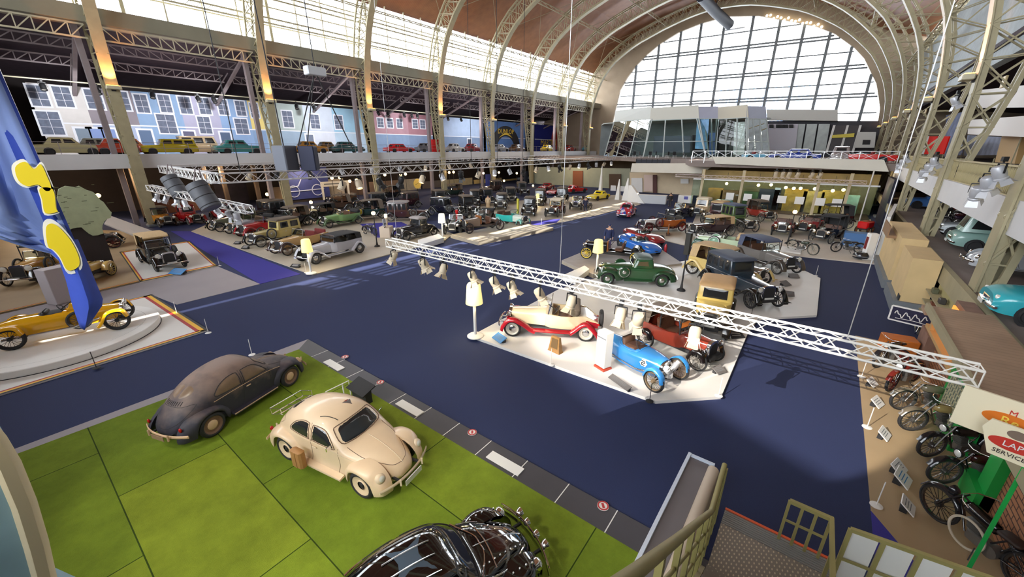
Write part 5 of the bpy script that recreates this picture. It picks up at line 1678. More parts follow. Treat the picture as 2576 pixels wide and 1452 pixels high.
# --- far left
V('black tan-topped tourer facing the camera on the small white podium', P3((395, 684), (335, 648), 'R', 0.06, 3.4, 1.4), wb=3.4, body=(18, 18, 20), fend=(8, 8, 9), style='open', top='up', topm=CANVAS, r=0.42, tw=0.16, bumper=True, spare='side', roof=1.95, belt=1.15, hoodz=(1.08, 1.15), lampr=0.15, seatm=LEATHERB)
V('yellow and black tourer with big chrome bumper at the left edge', P4((38, 728), (150, 682), 0.05, 3.4, 0.8), wb=3.4, body=(196, 144, 56), fend=(16, 15, 16), style='open', top='up', topm=CANVASB, r=0.42, bumper=True, lampr=0.17, hoodz=(1.1, 1.18), roof=1.95)
V('tan cyclecar with yellow spoked wheels behind the blue flag', P3((284, 692), (228, 712), 'R', 0.05, 2.4, 1.1), wb=2.4, tr=1.1, body=(212, 178, 104), fend=(206, 172, 104), style='open', wcol=(214, 188, 110), wstyle='spoke', fenders='cycle', spare=None, rows=1, bw=0.42, belt=0.85, hoodw=(0.2, 0.3), hoodz=(0.85, 0.9), screen=False, r=0.4, tw=0.09, plate=False)
V('dark grey old lorry-like tourer with maroon wheels behind the cyclecar', P3((290, 624), (200, 634), 'R', 0.05, 3.4), wb=3.4, body=(64, 64, 68), fend=(26, 26, 28), wcol=(90, 28, 34), wstyle='spoke', style='open', r=0.44, spare=None)
V('orange old tourer under the left gallery', P4((432, 572), (380, 560), 0.0, 2.8), wb=2.8, body=(200, 130, 40), fend=(60, 40, 26), style='open', top='up', topm=CANVASB, r=0.4, spare=None)
V('deep red coupe under the left gallery beside the timber post', P4((505, 566), (450, 556), 0.0, 2.8), wb=2.8, body=(150, 16, 24), fend=(120, 14, 20), style='coupe', r=0.4, spare=None)
V('second red car under the left gallery, farther along', P4((585, 560), (540, 548), 0.0, 2.8), wb=2.8, body=(140, 20, 24), fend=(20, 12, 12), style='coupe', r=0.4, spare=None)
for lab, f, r, c_, st, tp, tm in (('black saloon beside the blue car mural under the left gallery', (742, 548), (690, 546), (18, 18, 22), 'sedan', None, None),('dark brown tourer just right of the blue car mural', (812, 535), (860, 532), (58, 38, 30), 'open', 'up', CANVASG),('old open chassis car with big tan wheels before the cream shop front', (838, 518), (880, 514), (96, 66, 44), 'open', 'folded', None),('black limousine behind the dark green tourer', (905, 530), (955, 526), (16, 16, 18), 'sedan', None, None),('dark maroon saloon deep behind the timber-bodied saloon', (1000, 528), (1050, 522), (54, 22, 26), 'sedan', None, None),('black open tourer under the brown-grey stalls', (960, 505), (1010, 500), (24, 22, 22), 'open', 'up', CANVASB),('grey-black saloon left of the smocked mannequin', (1132, 520), (1096, 508), (46, 46, 50), 'sedan', None, None),('dark green veteran tourer under the khaki stall', (1120, 498), (1165, 494), (34, 48, 38), 'open', 'up', CANVASG),('black taxi-like saloon between the two mannequins', (1205, 540), (1180, 530), (20, 20, 22), 'sedan', None, None),('dark blue saloon behind the mannequin in the cream coat', (1250, 515), (1215, 503), (30, 34, 52), 'sedan', None, None),('dark brown saloon under the ochre stall', (1228, 486), (1270, 482), (62, 44, 36), 'sedan', None, None),('black limousine by the tan picture wall', (1300, 512), (1288, 495), (18, 18, 18), 'sedan', None, None),('dark grey limousine by the pale blue-grey wall panel', (1330, 492), (1310, 482), (60, 60, 64), 'sedan', None, None),('black saloon at the back left corner of the beige podium', (650, 560), (700, 552), (22, 22, 28), 'sedan', None, None),('dark tourer with grey hood behind the olive yellow saloon', (702, 580), (760, 570), (38, 36, 44), 'open', 'up', CANVASG),('black saloon right of the maroon veteran tourer', (1418, 512), (1440, 498), (18, 18, 22), 'sedan', None, None),):
 V(lab, P3(f, r, 'L', 0.06, 3.0), wb=3.0, body=c_, fend=(12, 12, 13), style=st, top=tp, topm=tm or CANVASG, r=0.42, roof=1.95, lod=0, spare=None)
# ================================================================ TWO RACING SPECIALS
def boat_racer():
 loc, rz, sc = P2((300, 829), (40, 879), 'R', 0.3, 1.36, 2.75)
 t = thing('racing_car', 'yellow open racing car on the round stage under the blue flag', 'racing car', loc, rz)
 ym = paint(244, 180, 24, 0.15, 0.9)
 rows = [(-2.25, 0.08, 0.52, 0.62, 0.70, 2.0), (-1.9, 0.24, 0.44, 0.64, 0.80, 2.0), (-1.2, 0.40, 0.36, 0.70, 0.95, 2.2), (-0.5, 0.46, 0.34, 0.74, 0.98, 2.4), (0.2, 0.46, 0.34, 0.74, 1.0, 2.4), (0.8, 0.42, 0.36, 0.72, 0.96, 2.3), (1.3, 0.34, 0.38, 0.70, 0.90, 2.3), (1.5, 0.30, 0.40, 0.68, 0.88, 2.3)]
 hb = MB().loft(hull_rings(rows, 5, 18))
 hb.build('body', ym, t, 60)
 bv = bvh_of(hb)
 patch_mb(bv, [(0.02, -0.33), (0.06, 0), (0.02, 0.33), (-0.62, 0.30), (-0.72, 0), (-0.62, -0.30)], 'T', 0.006, 4, 2).build('cockpit', BLACKM, t)
 MB().rbox((-0.5, 0, 0.93), (0.14, 0.56, 0.28), 0.05).build('seat', LEATHERD, t, 50)
 steering(t, -0.05, 0.0, 1.04, 0.18)
 MB().loft([archsec(x, w, 0.95, 0.98, z, 2.2, 8) for x, w, z in ((0.1, 0.34, 1.0), (0.18, 0.30, 1.20), (0.32, 0.26, 1.16), (0.55, 0.12, 1.0))]).build('scuttle_hump', ym, t, 50)
 MB().loft([archsec(x, q, 0.42, 0.70, 0.9, 2.4, 10) for x, q in ((1.48, 0.31), (1.58, 0.30), (1.6, 0.26))]).build('radiator_grille', CHROME, t, 40)
 r = 0.40
 for x in (1.375, -1.375):
  for s in (1, -1):
   add_wheel(t, x, s*0.68, r, r, 0.15, 'wire', BLACKM, s)
   dx = 0
   fp = [(x+r*0.95, r*1.3), (x+r*0.65, r*2.0), (x, 2*r+0.07), (x-r*0.7, r*1.9), (x-r*1.15, r*1.1), (x-r*1.5, r*0.75)]
   mirror(fender_mb(fp, 0.56, 0.80, 0.03, 0.05), s).build('front_mudguard' if x > 0 else 'rear_mudguard', ym, t, 50)
  MB().tube([(x, -0.68, r), (x, 0.68, r)], 0.035).build('axle', BLACKM, t)
 for s in (1, -1):
  headlamp(t, 1.62, s*0.3, 0.86, 0.11, CHROME)
  MB().bx(1.3, 1.72, s*0.28-0.03, s*0.28+0.03, 0.4, 0.47).build('dumb_iron', BLACKM, t)
 add_wheel(t, 0.38, -0.52, 0.62, 0.36, 0.13, 'wire', mat('dark_hub', (0.05, 0.04, 0.03), 0.5), -1, 0, 'spare_wheel')
 MB().tube([(0.9, -0.46, 0.55), (0.2, -0.6, 0.42), (-1.6, -0.56, 0.36)], 0.04, 8).build('exhaust_pipe', CHROME, t, 60)
boat_racer()
def three_wheeler():
 rz = R(-17.7)
 h = Vector((math.cos(rz), math.sin(rz), 0))
 f = Vector((-2.74, 11.17, 0.1))
 t = thing('three_wheeler', 'blue open three-wheeled racing car with white number disc on the white podium', 'car', f-h*1.0, rz)
 bl = paint(52, 128, 196, 0.2, 0.8)
 rows = [(-1.55, 0.10, 0.40, 0.56, 0.72, 2.0), (-1.25, 0.26, 0.32, 0.58, 0.84, 2.2), (-0.7, 0.42, 0.26, 0.60, 0.88, 2.4), (-0.1, 0.46, 0.25, 0.62, 0.88, 2.6), (0.35, 0.42, 0.25, 0.64, 0.90, 2.4), (0.75, 0.34, 0.28, 0.64, 0.86, 2.2), (0.92, 0.30, 0.32, 0.62, 0.82, 2.2)]
 hb = MB().loft(hull_rings(rows, 5, 18))
 hb.build('body', bl, t, 60)
 bv = bvh_of(hb)
 patch_mb(bv, [(0.05, -0.34), (0.12, 0), (0.05, 0.34), (-0.6, 0.32), (-0.72, 0), (-0.6, -0.32)], 'T', 0.006, 4, 2).build('cockpit', mat('brown_cockpit', srgb(70, 46, 36), 0.7), t)
 rim = line_mb(bv, [(0.05, -0.34), (0.12, 0), (0.05, 0.34), (-0.6, 0.32), (-0.72, 0), (-0.6, -0.32)], 'T', 0.025, 0.01, True, 4)
 rim.build('cockpit_rim', bl, t, 60)
 MB().rbox((-0.52, 0, 0.92), (0.14, 0.6, 0.34), 0.08, Matrix.Rotation(R(-15), 3, 'Y')).rbox((-0.25, 0, 0.82), (0.42, 0.6, 0.12), 0.05).build('seat', mat('ribbed_leather', srgb(84, 58, 44), 0.6, 0, 0.2, 18), t, 50)
 steering(t, 0.02, -0.1, 1.0, 0.16)
 for s in (1, -1):
  add_wheel(t, 1.0, s*0.62, 0.36, 0.36, 0.12, 'wire', mat('tan_spokes', srgb(150, 130, 104), 0.4, 0.5), s)
  fp = [(1.0+0.35, 0.42), (1.0+0.26, 0.66), (1.0, 0.80), (0.74, 0.68), (0.62, 0.44)]
  mirror(fender_mb(fp, 0.53, 0.73, 0.03, 0.03), s).build('front_mudguard', bl, t, 50)
  ax = 'L' if s > 0 else 'R'
  cx, cz = 0.42, 0.62
  P = [(cx+0.15*math.cos(a), cz+0.15*math.sin(a)) for a in [2*math.pi*k/6 for k in range(6)]]
  d = patch_mb(bv, P, ax, 0.006, 3, 0).build('number_disc', WHITEP, t)
  mb = MB()
  for p, q in (((0.06, 0.07), (-0.05, 0.07)), ((-0.05, 0.07), (-0.05, 0.01)), ((-0.05, 0.01), (0.05, 0.01)), ((0.05, 0.01), (0.05, -0.06)), ((0.05, -0.06), (-0.05, -0.06))):
   a = cast(bv, ax, cx+p[0]*(1 if s < 0 else -1)*(-1), cz+p[1])
   b = cast(bv, ax, cx+q[0]*(1 if s < 0 else -1)*(-1), cz+q[1])
   if a[0] is not None and b[0] is not None:
    mb.bar(a[0]+AXD[ax]*0.010, b[0]+AXD[ax]*0.010, 0.025, 0.012, AXD[ax])
  mb.build('number_five', BLACKM, d)
 add_wheel(t, -1.1, 0, 0.34, 0.34, 0.12, 'wire', mat('wheel_grey', (0.2, 0.2, 0.2), 0.4), 1)
 en = MB()
 for s in (1, -1):
  d = Vector((0.10, s*0.36, 0.40)).normalized()
  b = Vector((1.08, s*0.05, 0.50))
  en.tube([b, b+d*0.34], 0.06, 10)
  for k in range(7):
   en.tube([b+d*(0.08+k*0.035), b+d*(0.092+k*0.035)], 0.10, 12)
  en.tube([b+d*0.33, b+d*0.40], 0.07, 10)
 en.rbox((1.06, 0, 0.42), (0.26, 0.2, 0.26), 0.06)
 en.build('twin_cylinder_engine', ALU, t, 40)
 mb = MB()
 mb.tube([(1.0, -0.62, 0.36), (1.0, 0.62, 0.36)], 0.025).tube([(1.0, -0.6, 0.46), (1.04, 0, 0.62), (1.0, 0.6, 0.46)], 0.02).tube([(0.9, -0.3, 0.3), (1.12, 0, 0.28), (0.9, 0.3, 0.3)], 0.02)
 mb.build('axle', BLACKM, t)
 for s in (1, -1):
  MB().tube([(1.1, s*0.2, 0.6), (0.9, s*0.44, 0.5), (0.2, s*0.5, 0.36), (-1.2, s*0.38, 0.36)], 0.028, 8).build('exhaust_pipe', CHROME, t, 60)
 MB().loft([archsec(x, q, 0.36, 0.6, 0.8, 2.2, 8) for x, q in ((0.92, 0.29), (0.98, 0.26))]).build('radiator_shell', CHROME, t, 40)
three_wheeler()
# ================================================================ TRUSSES AND SPOTLIGHTS
def truss(name, label, a, b, m, w=0.29, pitch=0.33, r=0.024, group=None, parts=True, rd=0.011):
 a, b = Vector(a), Vector(b)
 mid = (a+b)/2
 t = thing(name, label, 'truss', mid, 0, group)
 d = (b-a).normalized()
 side = d.cross(Vector((0, 0, 1))).normalized()
 up = side.cross(d).normalized()
 cs = [side*(i*w/2)+up*(j*w/2) for i, j in ((-1, -1), (1, -1), (1, 1), (-1, 1))]
 A, B = a-mid, b-mid
 for c_ in cs:
  MB().tube([A+c_, B+c_], r, 6).build('chord', m, t, 60)
 n = max(2, int((b-a).length/pitch))
 for f in range(4):
  c0, c1 = cs[f], cs[(f+1) % 4]
  la = MB()
  for i in range(n):
   p, q = A+(B-A)*(i/n), A+(B-A)*((i+1)/n)
   if i % 2:
    la.tube([p+c0, q+c1], rd, 4, caps=False)
   else:
    la.tube([p+c1, q+c0], rd, 4, caps=False)
  la.tube([A+c0, A+c1], rd, 4).tube([B+c0, B+c1], rd, 4)
  la.build('lacing', m, t)
 return t
LAMPC = mat('cream_lamp_housing', srgb(206, 190, 164), 0.5, 0, 0.05, 4)
LAMPK = mat('black_lamp_housing', srgb(28, 28, 30), 0.5)
LAMPG = mat('silver_lamp_housing', srgb(196, 198, 204), 0.4, 0.3)
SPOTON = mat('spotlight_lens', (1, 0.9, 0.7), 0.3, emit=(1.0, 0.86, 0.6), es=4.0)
def spot_proto(body, doors=True, lens=None, s=1.0):
 """theatre spotlight hanging from its clamp; beam along local -Z tilted"""
 t = thing('stage_spotlight', '', 'spotlight', (0, 0, 0))
 MB().bx(-0.05, 0.05, -0.05, 0.05, -0.06, 0.06).bar((0, -0.15, -0.1), (0, 0.15, -0.1), 0.03).bar((0, -0.15, -0.1), (0, -0.16, -0.34), 0.012, 0.04).bar((0, 0.15, -0.1), (0, 0.16, -0.34), 0.012, 0.04).bar((0, 0, -0.1), (0, 0, -0.05), 0.03).build('yoke', LAMPK, t)
 M = Matrix.Translation((0, 0, -0.34)) @ Matrix.Rotation(R(28), 4, 'Y')
 mb = MB().lathe([(0.001, 0.19), (0.10, 0.18), (0.13, 0.13), (0.135, -0.02), (0.12, -0.12), (0.14, -0.14), (0.14, -0.18), (0.115, -0.18), (0.11, -0.12)], 14).xform(M)
 mb.build('housing', body, t, 40)
 MB().lathe([(0.001, -0.125), (0.112, -0.125)], 14).xform(M).build('lens', lens or SPOTON, t)
 if doors:
  for k in range(4):
   q = Matrix.Rotation(k*math.pi/2, 4, 'Z')
   d = MB()
   d.loft([[Vector((0.12, -0.10, -0.18)), Vector((0.12, 0.10, -0.18)), Vector((0.125, 0.10, -0.18)), Vector((0.125, -0.10, -0.18))], [Vector((0.165 if k % 2 else 0.22, -0.12, -0.32)), Vector((0.165 if k % 2 else 0.22, 0.12, -0.32)), Vector((0.17 if k % 2 else 0.225, 0.12, -0.32)), Vector((0.17 if k % 2 else 0.225, -0.12, -0.32))]])
   d.xform(q).xform(M)
   d.build('barn_door', body, t)
 t.scale = (s, s, s)
 return t
truss('lighting_truss', 'long white square lighting truss hung low across the middle of the hall', (-12.9, 8.72, 3.62), (2.5, 8.85, 3.6), TRUSSW, pitch=0.28)
SC = spot_proto(LAMPC)
first = True
lp = [(990, 655, 20), (1063, 672, 200), (1070, 690, 230), (1115, 688, 90), (1188, 695, 200), (1243, 718, 210), (1287, 712, 190), (1357, 745, 215), (1437, 757, 85), (1560, 796, 95), (1605, 805, 300), (1745, 856, 100)]
for i, (px, py, az) in enumerate(lp):
 p = AY(px, py, 8.75)
 lab = '%s cream barn-door spotlight from the left under the low white truss' % ORD[i+1]
 loc = Vector((p.x, 8.77, 3.42))
 if first:
  SC.location = loc
  SC.rotation_euler = (0, 0, R(az))
  SC['label'] = lab
  SC['group'] = 'spotlights under the low white truss'
  first = False
 else:
  dup(SC, loc, R(az), lab)
for i, (px, py) in enumerate([(1165, 552), (1410, 690), (2120, 856)]):
 pass
def cable(name, label, a, b, r=0.012, m=None, cat='cable', group=None):
 o = MB().tube([Vector(a), Vector(b)], r, 5).build(name, m or ALU)
 return tag(o, label, cat, group)
for px, py, lab in ((1000, 612, 'left end'), (1408, 690, 'middle'), (2130, 856, 'right half')):
 p = AY(px, py, 8.78)
 top = 30.5 if p.x < -6 else (28 if p.x < -2 else 25)
 cable('suspension_cable', 'thin white suspension cable holding the %s of the low white truss' % lab, (p.x, 8.78, 3.75), (p.x, 8.9, top), 0.008, ALU)
for (x, y) in ((-9.5, 9.3), (-6.5, 9.4), (-3.6, 9.3), (-1.6, 9.0)):
 l = bpy.data.lights.new('spot_beam', 'SPOT')
 l.energy = 430
 l.color = (1.0, 0.88, 0.70)
 l.spot_size = R(62)
 l.spot_blend = 0.5
 l.shadow_soft_size = 0.1
 q = bpy.data.objects.new('spot_beam', l)
 COL.objects.link(q)
 q.location = (x, y-0.45, 3.0)
 q.rotation_euler = (Vector((x*0.9-0.6, y+3.6, 0.2))-q.location).to_track_quat('-Z', 'Y').to_euler()
# lamps over the turf, from the gallery above the camera
for i, (x, y, z, tx, ty) in enumerate(((-3, -1.5, 8.5, -7.5, 3.0), (-12, -3.5, 8.5, -9, 2.5), (-4, -2.0, 8.5, -3.4, 2.6))):
 l = bpy.data.lights.new('gallery_spot', 'SPOT')
 l.energy = 1050
 l.color = (1.0, 0.93, 0.78)
 l.spot_size = R(48)
 l.spot_blend = 0.6
 l.shadow_soft_size = 0.12
 q = bpy.data.objects.new('gallery_spot', l)
 COL.objects.link(q)
 q.location = (x, y, z)
 q.rotation_euler = (Vector((tx, ty, 0))-q.location).to_track_quat('-Z', 'Y').to_euler()
# overhead silver truss frame on the left
F1, F2, F3, F4 = (-26.3, 7.4, 5.5), (-43.0, 8.6, 5.5), (-31.6, 70, 5.5), (-43.5, 70, 5.7)
truss('lighting_truss', 'near crosswise silver truss of the overhead frame on the left', F2, F1, ALU, 0.5, 0.6, 0.035, rd=0.02)
truss('lighting_truss', 'long silver truss of the overhead frame over the row of touring cars', F1, F3, ALU, 0.5, 0.6, 0.035, rd=0.02)
truss('lighting_truss', 'rear long silver truss of the overhead frame beside the left gallery', F2, F4, ALU, 0.5, 0.6, 0.035, rd=0.02)
a, b = G(376, 472, 4.2), G(626, 528, 3.9)
truss('lighting_truss', 'short grey truss hung lower with white lamps by the two grey drums', a, b, ALU, 0.4, 0.5, 0.03, rd=0.02)
SW = spot_proto(LAMPG, True, None, 1.25)
gp = [(395, 490), (425, 500), (458, 512), (480, 525), (560, 525), (585, 530), (600, 548)]
for i, (px, py) in enumerate(gp):
 u = (px-376)/250.0
 p = a.lerp(b, u)
 lab = '%s white lamp from the left on the short grey truss' % ORD[i+1]
 if i == 0:
  SW.location = p+Vector((0, 0, -0.12))
  SW['label'] = lab
  SW['group'] = 'white lamps on the short grey truss'
  SW.rotation_euler = (0, 0, 0.5)
 else:
  dup(SW, p+Vector((0, 0, -0.12)), 0.5+i*0.9, lab)
for i, (px, py) in enumerate(((441, 470), (513, 494))):
 p = a.lerp(b, 0.27 if i == 0 else 0.55)
 p = G(px, py, 4.55)
 t = thing('drum_projector', 'big grey cylindrical drum hanging under the truss frame, the %s one' % ('left' if i == 0 else 'right'), 'drum', p, 0.5)
 M = Matrix.Rotation(R(-28), 4, 'Y')
 MB().lathe([(0.001, 0.75), (0.5, 0.74), (0.52, 0.6), (0.52, -0.7), (0.46, -0.75), (0.001, -0.7)], 24).xform(M).build('drum', mat('drum_grey', srgb(92, 94, 100), 0.6, 0, 0.06, 3), t, 40)
 mb = MB()
 for k in range(3):
  mb.lathe([(0.525, 0.45-k*0.5), (0.53, 0.43-k*0.5), (0.525, 0.40-k*0.5)], 24)
 mb.xform(M).build('band', BLACKM, t)
 for s in (1, -1):
  MB().bar((-0.1, s*0.3, 0.7), (0, s*0.1, 1.5), 0.05).build('hanger', STEELD, t)
# lamps under the long trusses: alternating housings
SK = spot_proto(LAMPK, True, None, 1.7)
SG = spot_proto(LAMPG, False, None, 1.7)
SY = spot_proto(LAMPC, False, None, 1.8)
pr = {'black': SK, 'silver': SG, 'cream': SY}
used = {}
A_, B_ = Vector(F1), Vector(F3)
C_, D_ = Vector(F2), Vector(F4)
def hang(kind, p, az, lab, grp):
 o = pr[kind]
 if kind not in used:
  used[kind] = 1
  o.location = p
  o.rotation_euler = (0, 0, az)
  o['label'] = lab
  o['group'] = grp
 else:
  dup(o, p, az, lab, grp)
kinds = ['cream', 'cream', 'black', 'black', 'cream', 'silver', 'black', 'cream', 'silver', 'silver', 'black', 'cream', 'silver', 'black', 'cream', 'silver', 'black', 'silver', 'cream', 'silver']
for i in range(20):
 u = 0.12+0.86*(i/19.0)**1.25
 hang(kinds[i], A_.lerp(B_, u)+Vector((0, 0, -0.3)), 1.2+i*1.7, '%s lamp from the near end under the long silver truss, a %s one' % (ORD[i+1], kinds[i]), 'lamps under the long silver truss')
for i in range(14):
 u = 0.1+0.88*(i/13.0)**1.2
 k = kinds[(i*3) % 20]
 hang(k, C_.lerp(D_, u)+Vector((0, 0, -0.3)), 0.6+i*1.3, '%s lamp from the near end under the rear silver truss, a %s one' % (ORD[i+1], k), 'lamps under the rear silver truss')
# hanging loudspeakers
p = Vector((-27.0, 11.5, 6.45))
t = thing('loudspeaker', 'big grey loudspeaker box hung above the truss frame', 'loudspeaker', p, R(25))
MB().rbox((0, 0, 0), (0.9, 1.1, 1.55), 0.05).build('cabinet', mat('speaker_grey', srgb(104, 108, 118), 0.7), t)
MB().bx(0.455, 0.465, -0.48, 0.48, -0.7, 0.7).build('grille', mat('speaker_grille', srgb(96, 100, 112), 0.8), t)
p2 = Vector((-26.6, 12.75, 6.45))
t = thing('loudspeaker', 'navy loudspeaker box hung beside the grey one', 'loudspeaker', p2, R(50))
MB().rbox((0, 0, 0), (0.9, 1.0, 1.5), 0.05).build('cabinet', mat('speaker_navy', srgb(40, 44, 70), 0.6), t)
MB().bx(0.455, 0.465, -0.44, 0.44, -0.66, 0.66).build('grille', mat('speaker_navy_grille', srgb(34, 38, 62), 0.8), t)
cable('suspension_cable', 'black cable from the vault to the grey loudspeaker', p+Vector((0, 0, 0.75)), (-27, 11.0, 32.2), 0.035, BLACKM)
cable('suspension_cable', 'black cable from the hoist to the navy loudspeaker', p2+Vector((0, 0, 0.75)), (-26.8, 14.0, 11.4), 0.03, BLACKM)
t = thing('chain_hoist', 'pale grey chain hoist box hanging above the loudspeakers', 'hoist', (-26.8, 14.1, 11.6))
MB().rbox((0, 0, 0), (0.6, 1.2, 0.5), 0.06).build('motor_box', mat('hoist_grey', srgb(190, 192, 196), 0.5), t)
for s in (1, -1):
 MB().bar((0, s*0.1, -0.25), (0, s*1.9, -4.6), 0.05).build('bridle', BLACKM, t)
MB().tube([(0, 0, 0.2), (0, 0, 20.6)], 0.03, 5).build('hoist_chain', BLACKM, t)
for i, (px, y0, z0) in enumerate(((548, 60, 0), (1005, 30, 0), (1165, 38, 0), (1045, 33, 0))):
 u = [0.02, 0.35, 0.5, 0.42][i]
 q = A_.lerp(B_, u)
 cable('suspension_cable', 'dark suspension cable on the long silver truss, %s from its near end' % ORD[[1, 2, 4, 3][i]], q+Vector((0, 0, 0.25)), (q.x+0.3, q.y, 33.0), 0.025, BLACKM)
# ================================================================ FLOOR LAMPS, LANTERNS, STANCHIONS, PLINTHS
def floor_lamp(label, p, s, shade, h=1.0):
 t = thing('floor_lamp', label, 'floor lamp', p, 0, None, s)
 MB().lathe([(0.001, 0.0), (0.30, 0.0), (0.30, 0.03), (0.26, 0.06), (0.05, 0.09), (0.001, 0.09)], 28).build('base', WHITEP, t, 40)
 MB().tube([(0, 0, 0.05), (0, 0, 1.4)], 0.055, 12).build('pole', WHITEP, t, 60)
 MB().lathe([(0.30, 1.3), (0.305, 1.3), (0.24, 1.98), (0.20, 2.04), (0.001, 2.05)], 28).build('lamp_shade', shade, t, 50)
 l = bpy.data.lights.new('lamp_bulb', 'POINT')
 l.energy = 60
 l.color = (1.0, 0.8, 0.45)
 l.shadow_soft_size = 0.15
 q = bpy.data.objects.new('lamp_bulb', l)
 COL.objects.link(q)
 q.location = (p.x, p.y, p.z+1.2*s)
 return t
def px_h(px, py, py2, z=0.0):
 """ground point and the height of something rising from it to pixel row py2"""
 a = G(px, py, z)
 r0 = ray(px, py2)
 d = math.hypot(a.x, a.y)
 t = d/math.hypot(r0.x, r0.y)
 return a, EYE+r0.z*t-z
for lab, px, py, py2, sh, z in (('tall yellow-shaded floor lamp at the left tip of the white middle podium', 1196, 846, 712, SHADE, 0.1), ('yellow-shaded floor lamp in front of the silver convertible', 783, 688, 600, SHADE, 0.06), ('yellow-shaded floor lamp left of the dark green coupe', 1500, 690, 602, SHADE, 0.1), ('pale-shaded floor lamp beside the black coupe with grey roof', 1114, 600, 537, SHADEW, 0.06), ('small yellow-shaded floor lamp far off by the sage wall', 1352, 520, 488, SHADE, 0.05)):
 a, h = px_h(px, py, py2, z)
 floor_lamp(lab, a, max(0.8, h/2.05), sh)
def lantern(label, px, py, py2, z, ball):
 a, h = px_h(px, py, py2, z)
 t = thing('street_lantern', label, 'street lamp', a)
 MB().lathe([(0.001, 0), (0.22, 0), (0.2, 0.06), (0.08, 0.14), (0.06, 0.3), (0.045, 0.4), (0.03, h*0.6), (0.03, h-0.25), (0.001, h-0.25)], 14).build('post', BLACKM, t, 40)
 if ball:
  MB().ball((0, 0, h-0.12), 0.15, 14, 10).build('globe', WARMLAMP, t, 60)
  MB().lathe([(0.07, h-0.28), (0.1, h-0.25), (0.03, h-0.2)], 10).lathe([(0.001, h+0.12), (0.08, h+0.02)], 8).build('cap', BLACKM, t)
 return t, h
t, h = lantern('black street lantern with warm globe behind the silver convertible', 949, 620, 532, 0.06, True)
t, h = lantern('black street lantern with glowing globe on the showcase podium', 1981, 613, 528, 0.06, True)
t, h = lantern('black post with tall dark loudspeaker column behind the green coupe', 1713, 731, 584, 0.1, False)
MB().rbox((0, 0, h-0.55), (0.26, 0.30, 1.1), 0.03).build('speaker_column', mat('dark_lantern_box', srgb(44, 42, 38), 0.5), t)
for px, py, k in ((690, 494, 1), (722, 500, 2), (782, 505, 3), (840, 521, 4)):
 pass
k = 0
def stanchion(label, px, py, z=0.0, white=True, h=0.62):
 p = G(px, py, z)
 t = thing('stanchion', label, 'stanchion', p, 0, 'rope stanchions round the podiums')
 m = WHITEP if white else BLACKM
 MB().lathe([(0.001, 0), (0.11, 0), (0.11, 0.012), (0.03, 0.03), (0.001, 0.03)], 18).build('foot', m, t, 40)
 MB().tube([(0, 0, 0.02), (0, 0, h)], 0.011, 6).build('rod', m if white else BLACKM, t)
for lab, px, py, w in (('white thin stanchion at the right corner of the flag podium', 524, 838, 1), ('black thin stanchion on the front edge of the flag podium', 243, 926, 0), ('grey thin stanchion by the back corner of the flag podium', 446, 792, 1), ('thin stanchion behind the weathered black saloon', 634, 893, 1), ('white stanchion at the front edge of the white middle podium', 1386, 918, 1), ('black stanchion at the front corner of the white middle podium', 1634, 1010, 0), ('white stanchion at the right front corner of the white middle podium', 1808, 996, 1), ('black stanchion in front of the dark blue long saloon', 1889, 797, 0), ('white stanchion at the rear right edge of the white middle podium', 1985, 658, 1), ('white stanchion on the right corner of the white middle podium', 2052, 694, 1), ('white round-footed stanchion on the tan floor nearest the stairs', 2204, 1272, 1), ('white round-footed stanchion beside the second motorcycle', 2181, 1075, 1), ('white round-footed stanchion beside the first motorcycle', 2167, 948, 1), ('thin stanchion at the end of the violet runner', 552, 669, 1), ('thin stanchion beside the nearer yellow floor lamp', 770, 686, 1), ('thin white stanchion on the violet carpet patch', 1362, 566, 1)):
 stanchion(lab, px, py, 0.1 if 1300 < px < 2060 and py < 1012 else 0.0 if px in (634, 524, 446, 552) else 0.06 if px < 800 else 0.02, bool(w))
# white info plinth, gilt frame, caption boards
a, h = px_h(1516, 925, 832, 0.1)
t = thing('info_plinth', 'tall white information plinth with red foot behind the three-wheeler', 'plinth', a, R(-20))
MB().rbox((0, 0, h/2+0.05), (0.42, 0.34, h-0.1), 0.015).build('column', WHITEP, t)
MB().bx(-0.23, 0.23, -0.19, 0.19, 0, 0.06).build('foot', mat('plinth_red', srgb(206, 80, 56), 0.5), t)
MB().bx(-0.2, 0.2, -0.175, -0.165, h-0.22, h-0.18).build('caption_line', GREYP, t)
a, h = px_h(1397, 884, 835, 0.1)
t = thing('wooden_plaque', 'small bronze-coloured wooden plaque standing in front of the cream and red roadster', 'plaque', a, R(-8))
gm = mat('bronze_wood', srgb(150, 112, 66), 0.4, 0.2, 0.15, 8)
MB().loft([[(-0.27, -0.12, 0), (0.27, -0.12, 0), (0.27, 0.12, 0), (-0.27, 0.12, 0)], [(-0.24, -0.1, 0.1), (0.24, -0.1, 0.1), (0.24, 0.1, 0.1), (-0.24, 0.1, 0.1)], [(-0.18, -0.03, 0.58), (0.18, -0.03, 0.58), (0.18, 0.06, 0.58), (-0.18, 0.06, 0.58)]]).build('frame', gm, t)
MB().loft([[(-0.15, -0.1, 0.16), (0.15, -0.1, 0.16), (0.15, -0.085, 0.16), (-0.15, -0.085, 0.16)], [(-0.13, -0.052, 0.52), (0.13, -0.052, 0.52), (0.13, -0.036, 0.52), (-0.13, -0.036, 0.52)]]).build('panel', mat('dark_bronze', srgb(96, 74, 44), 0.5), t)
k = 0
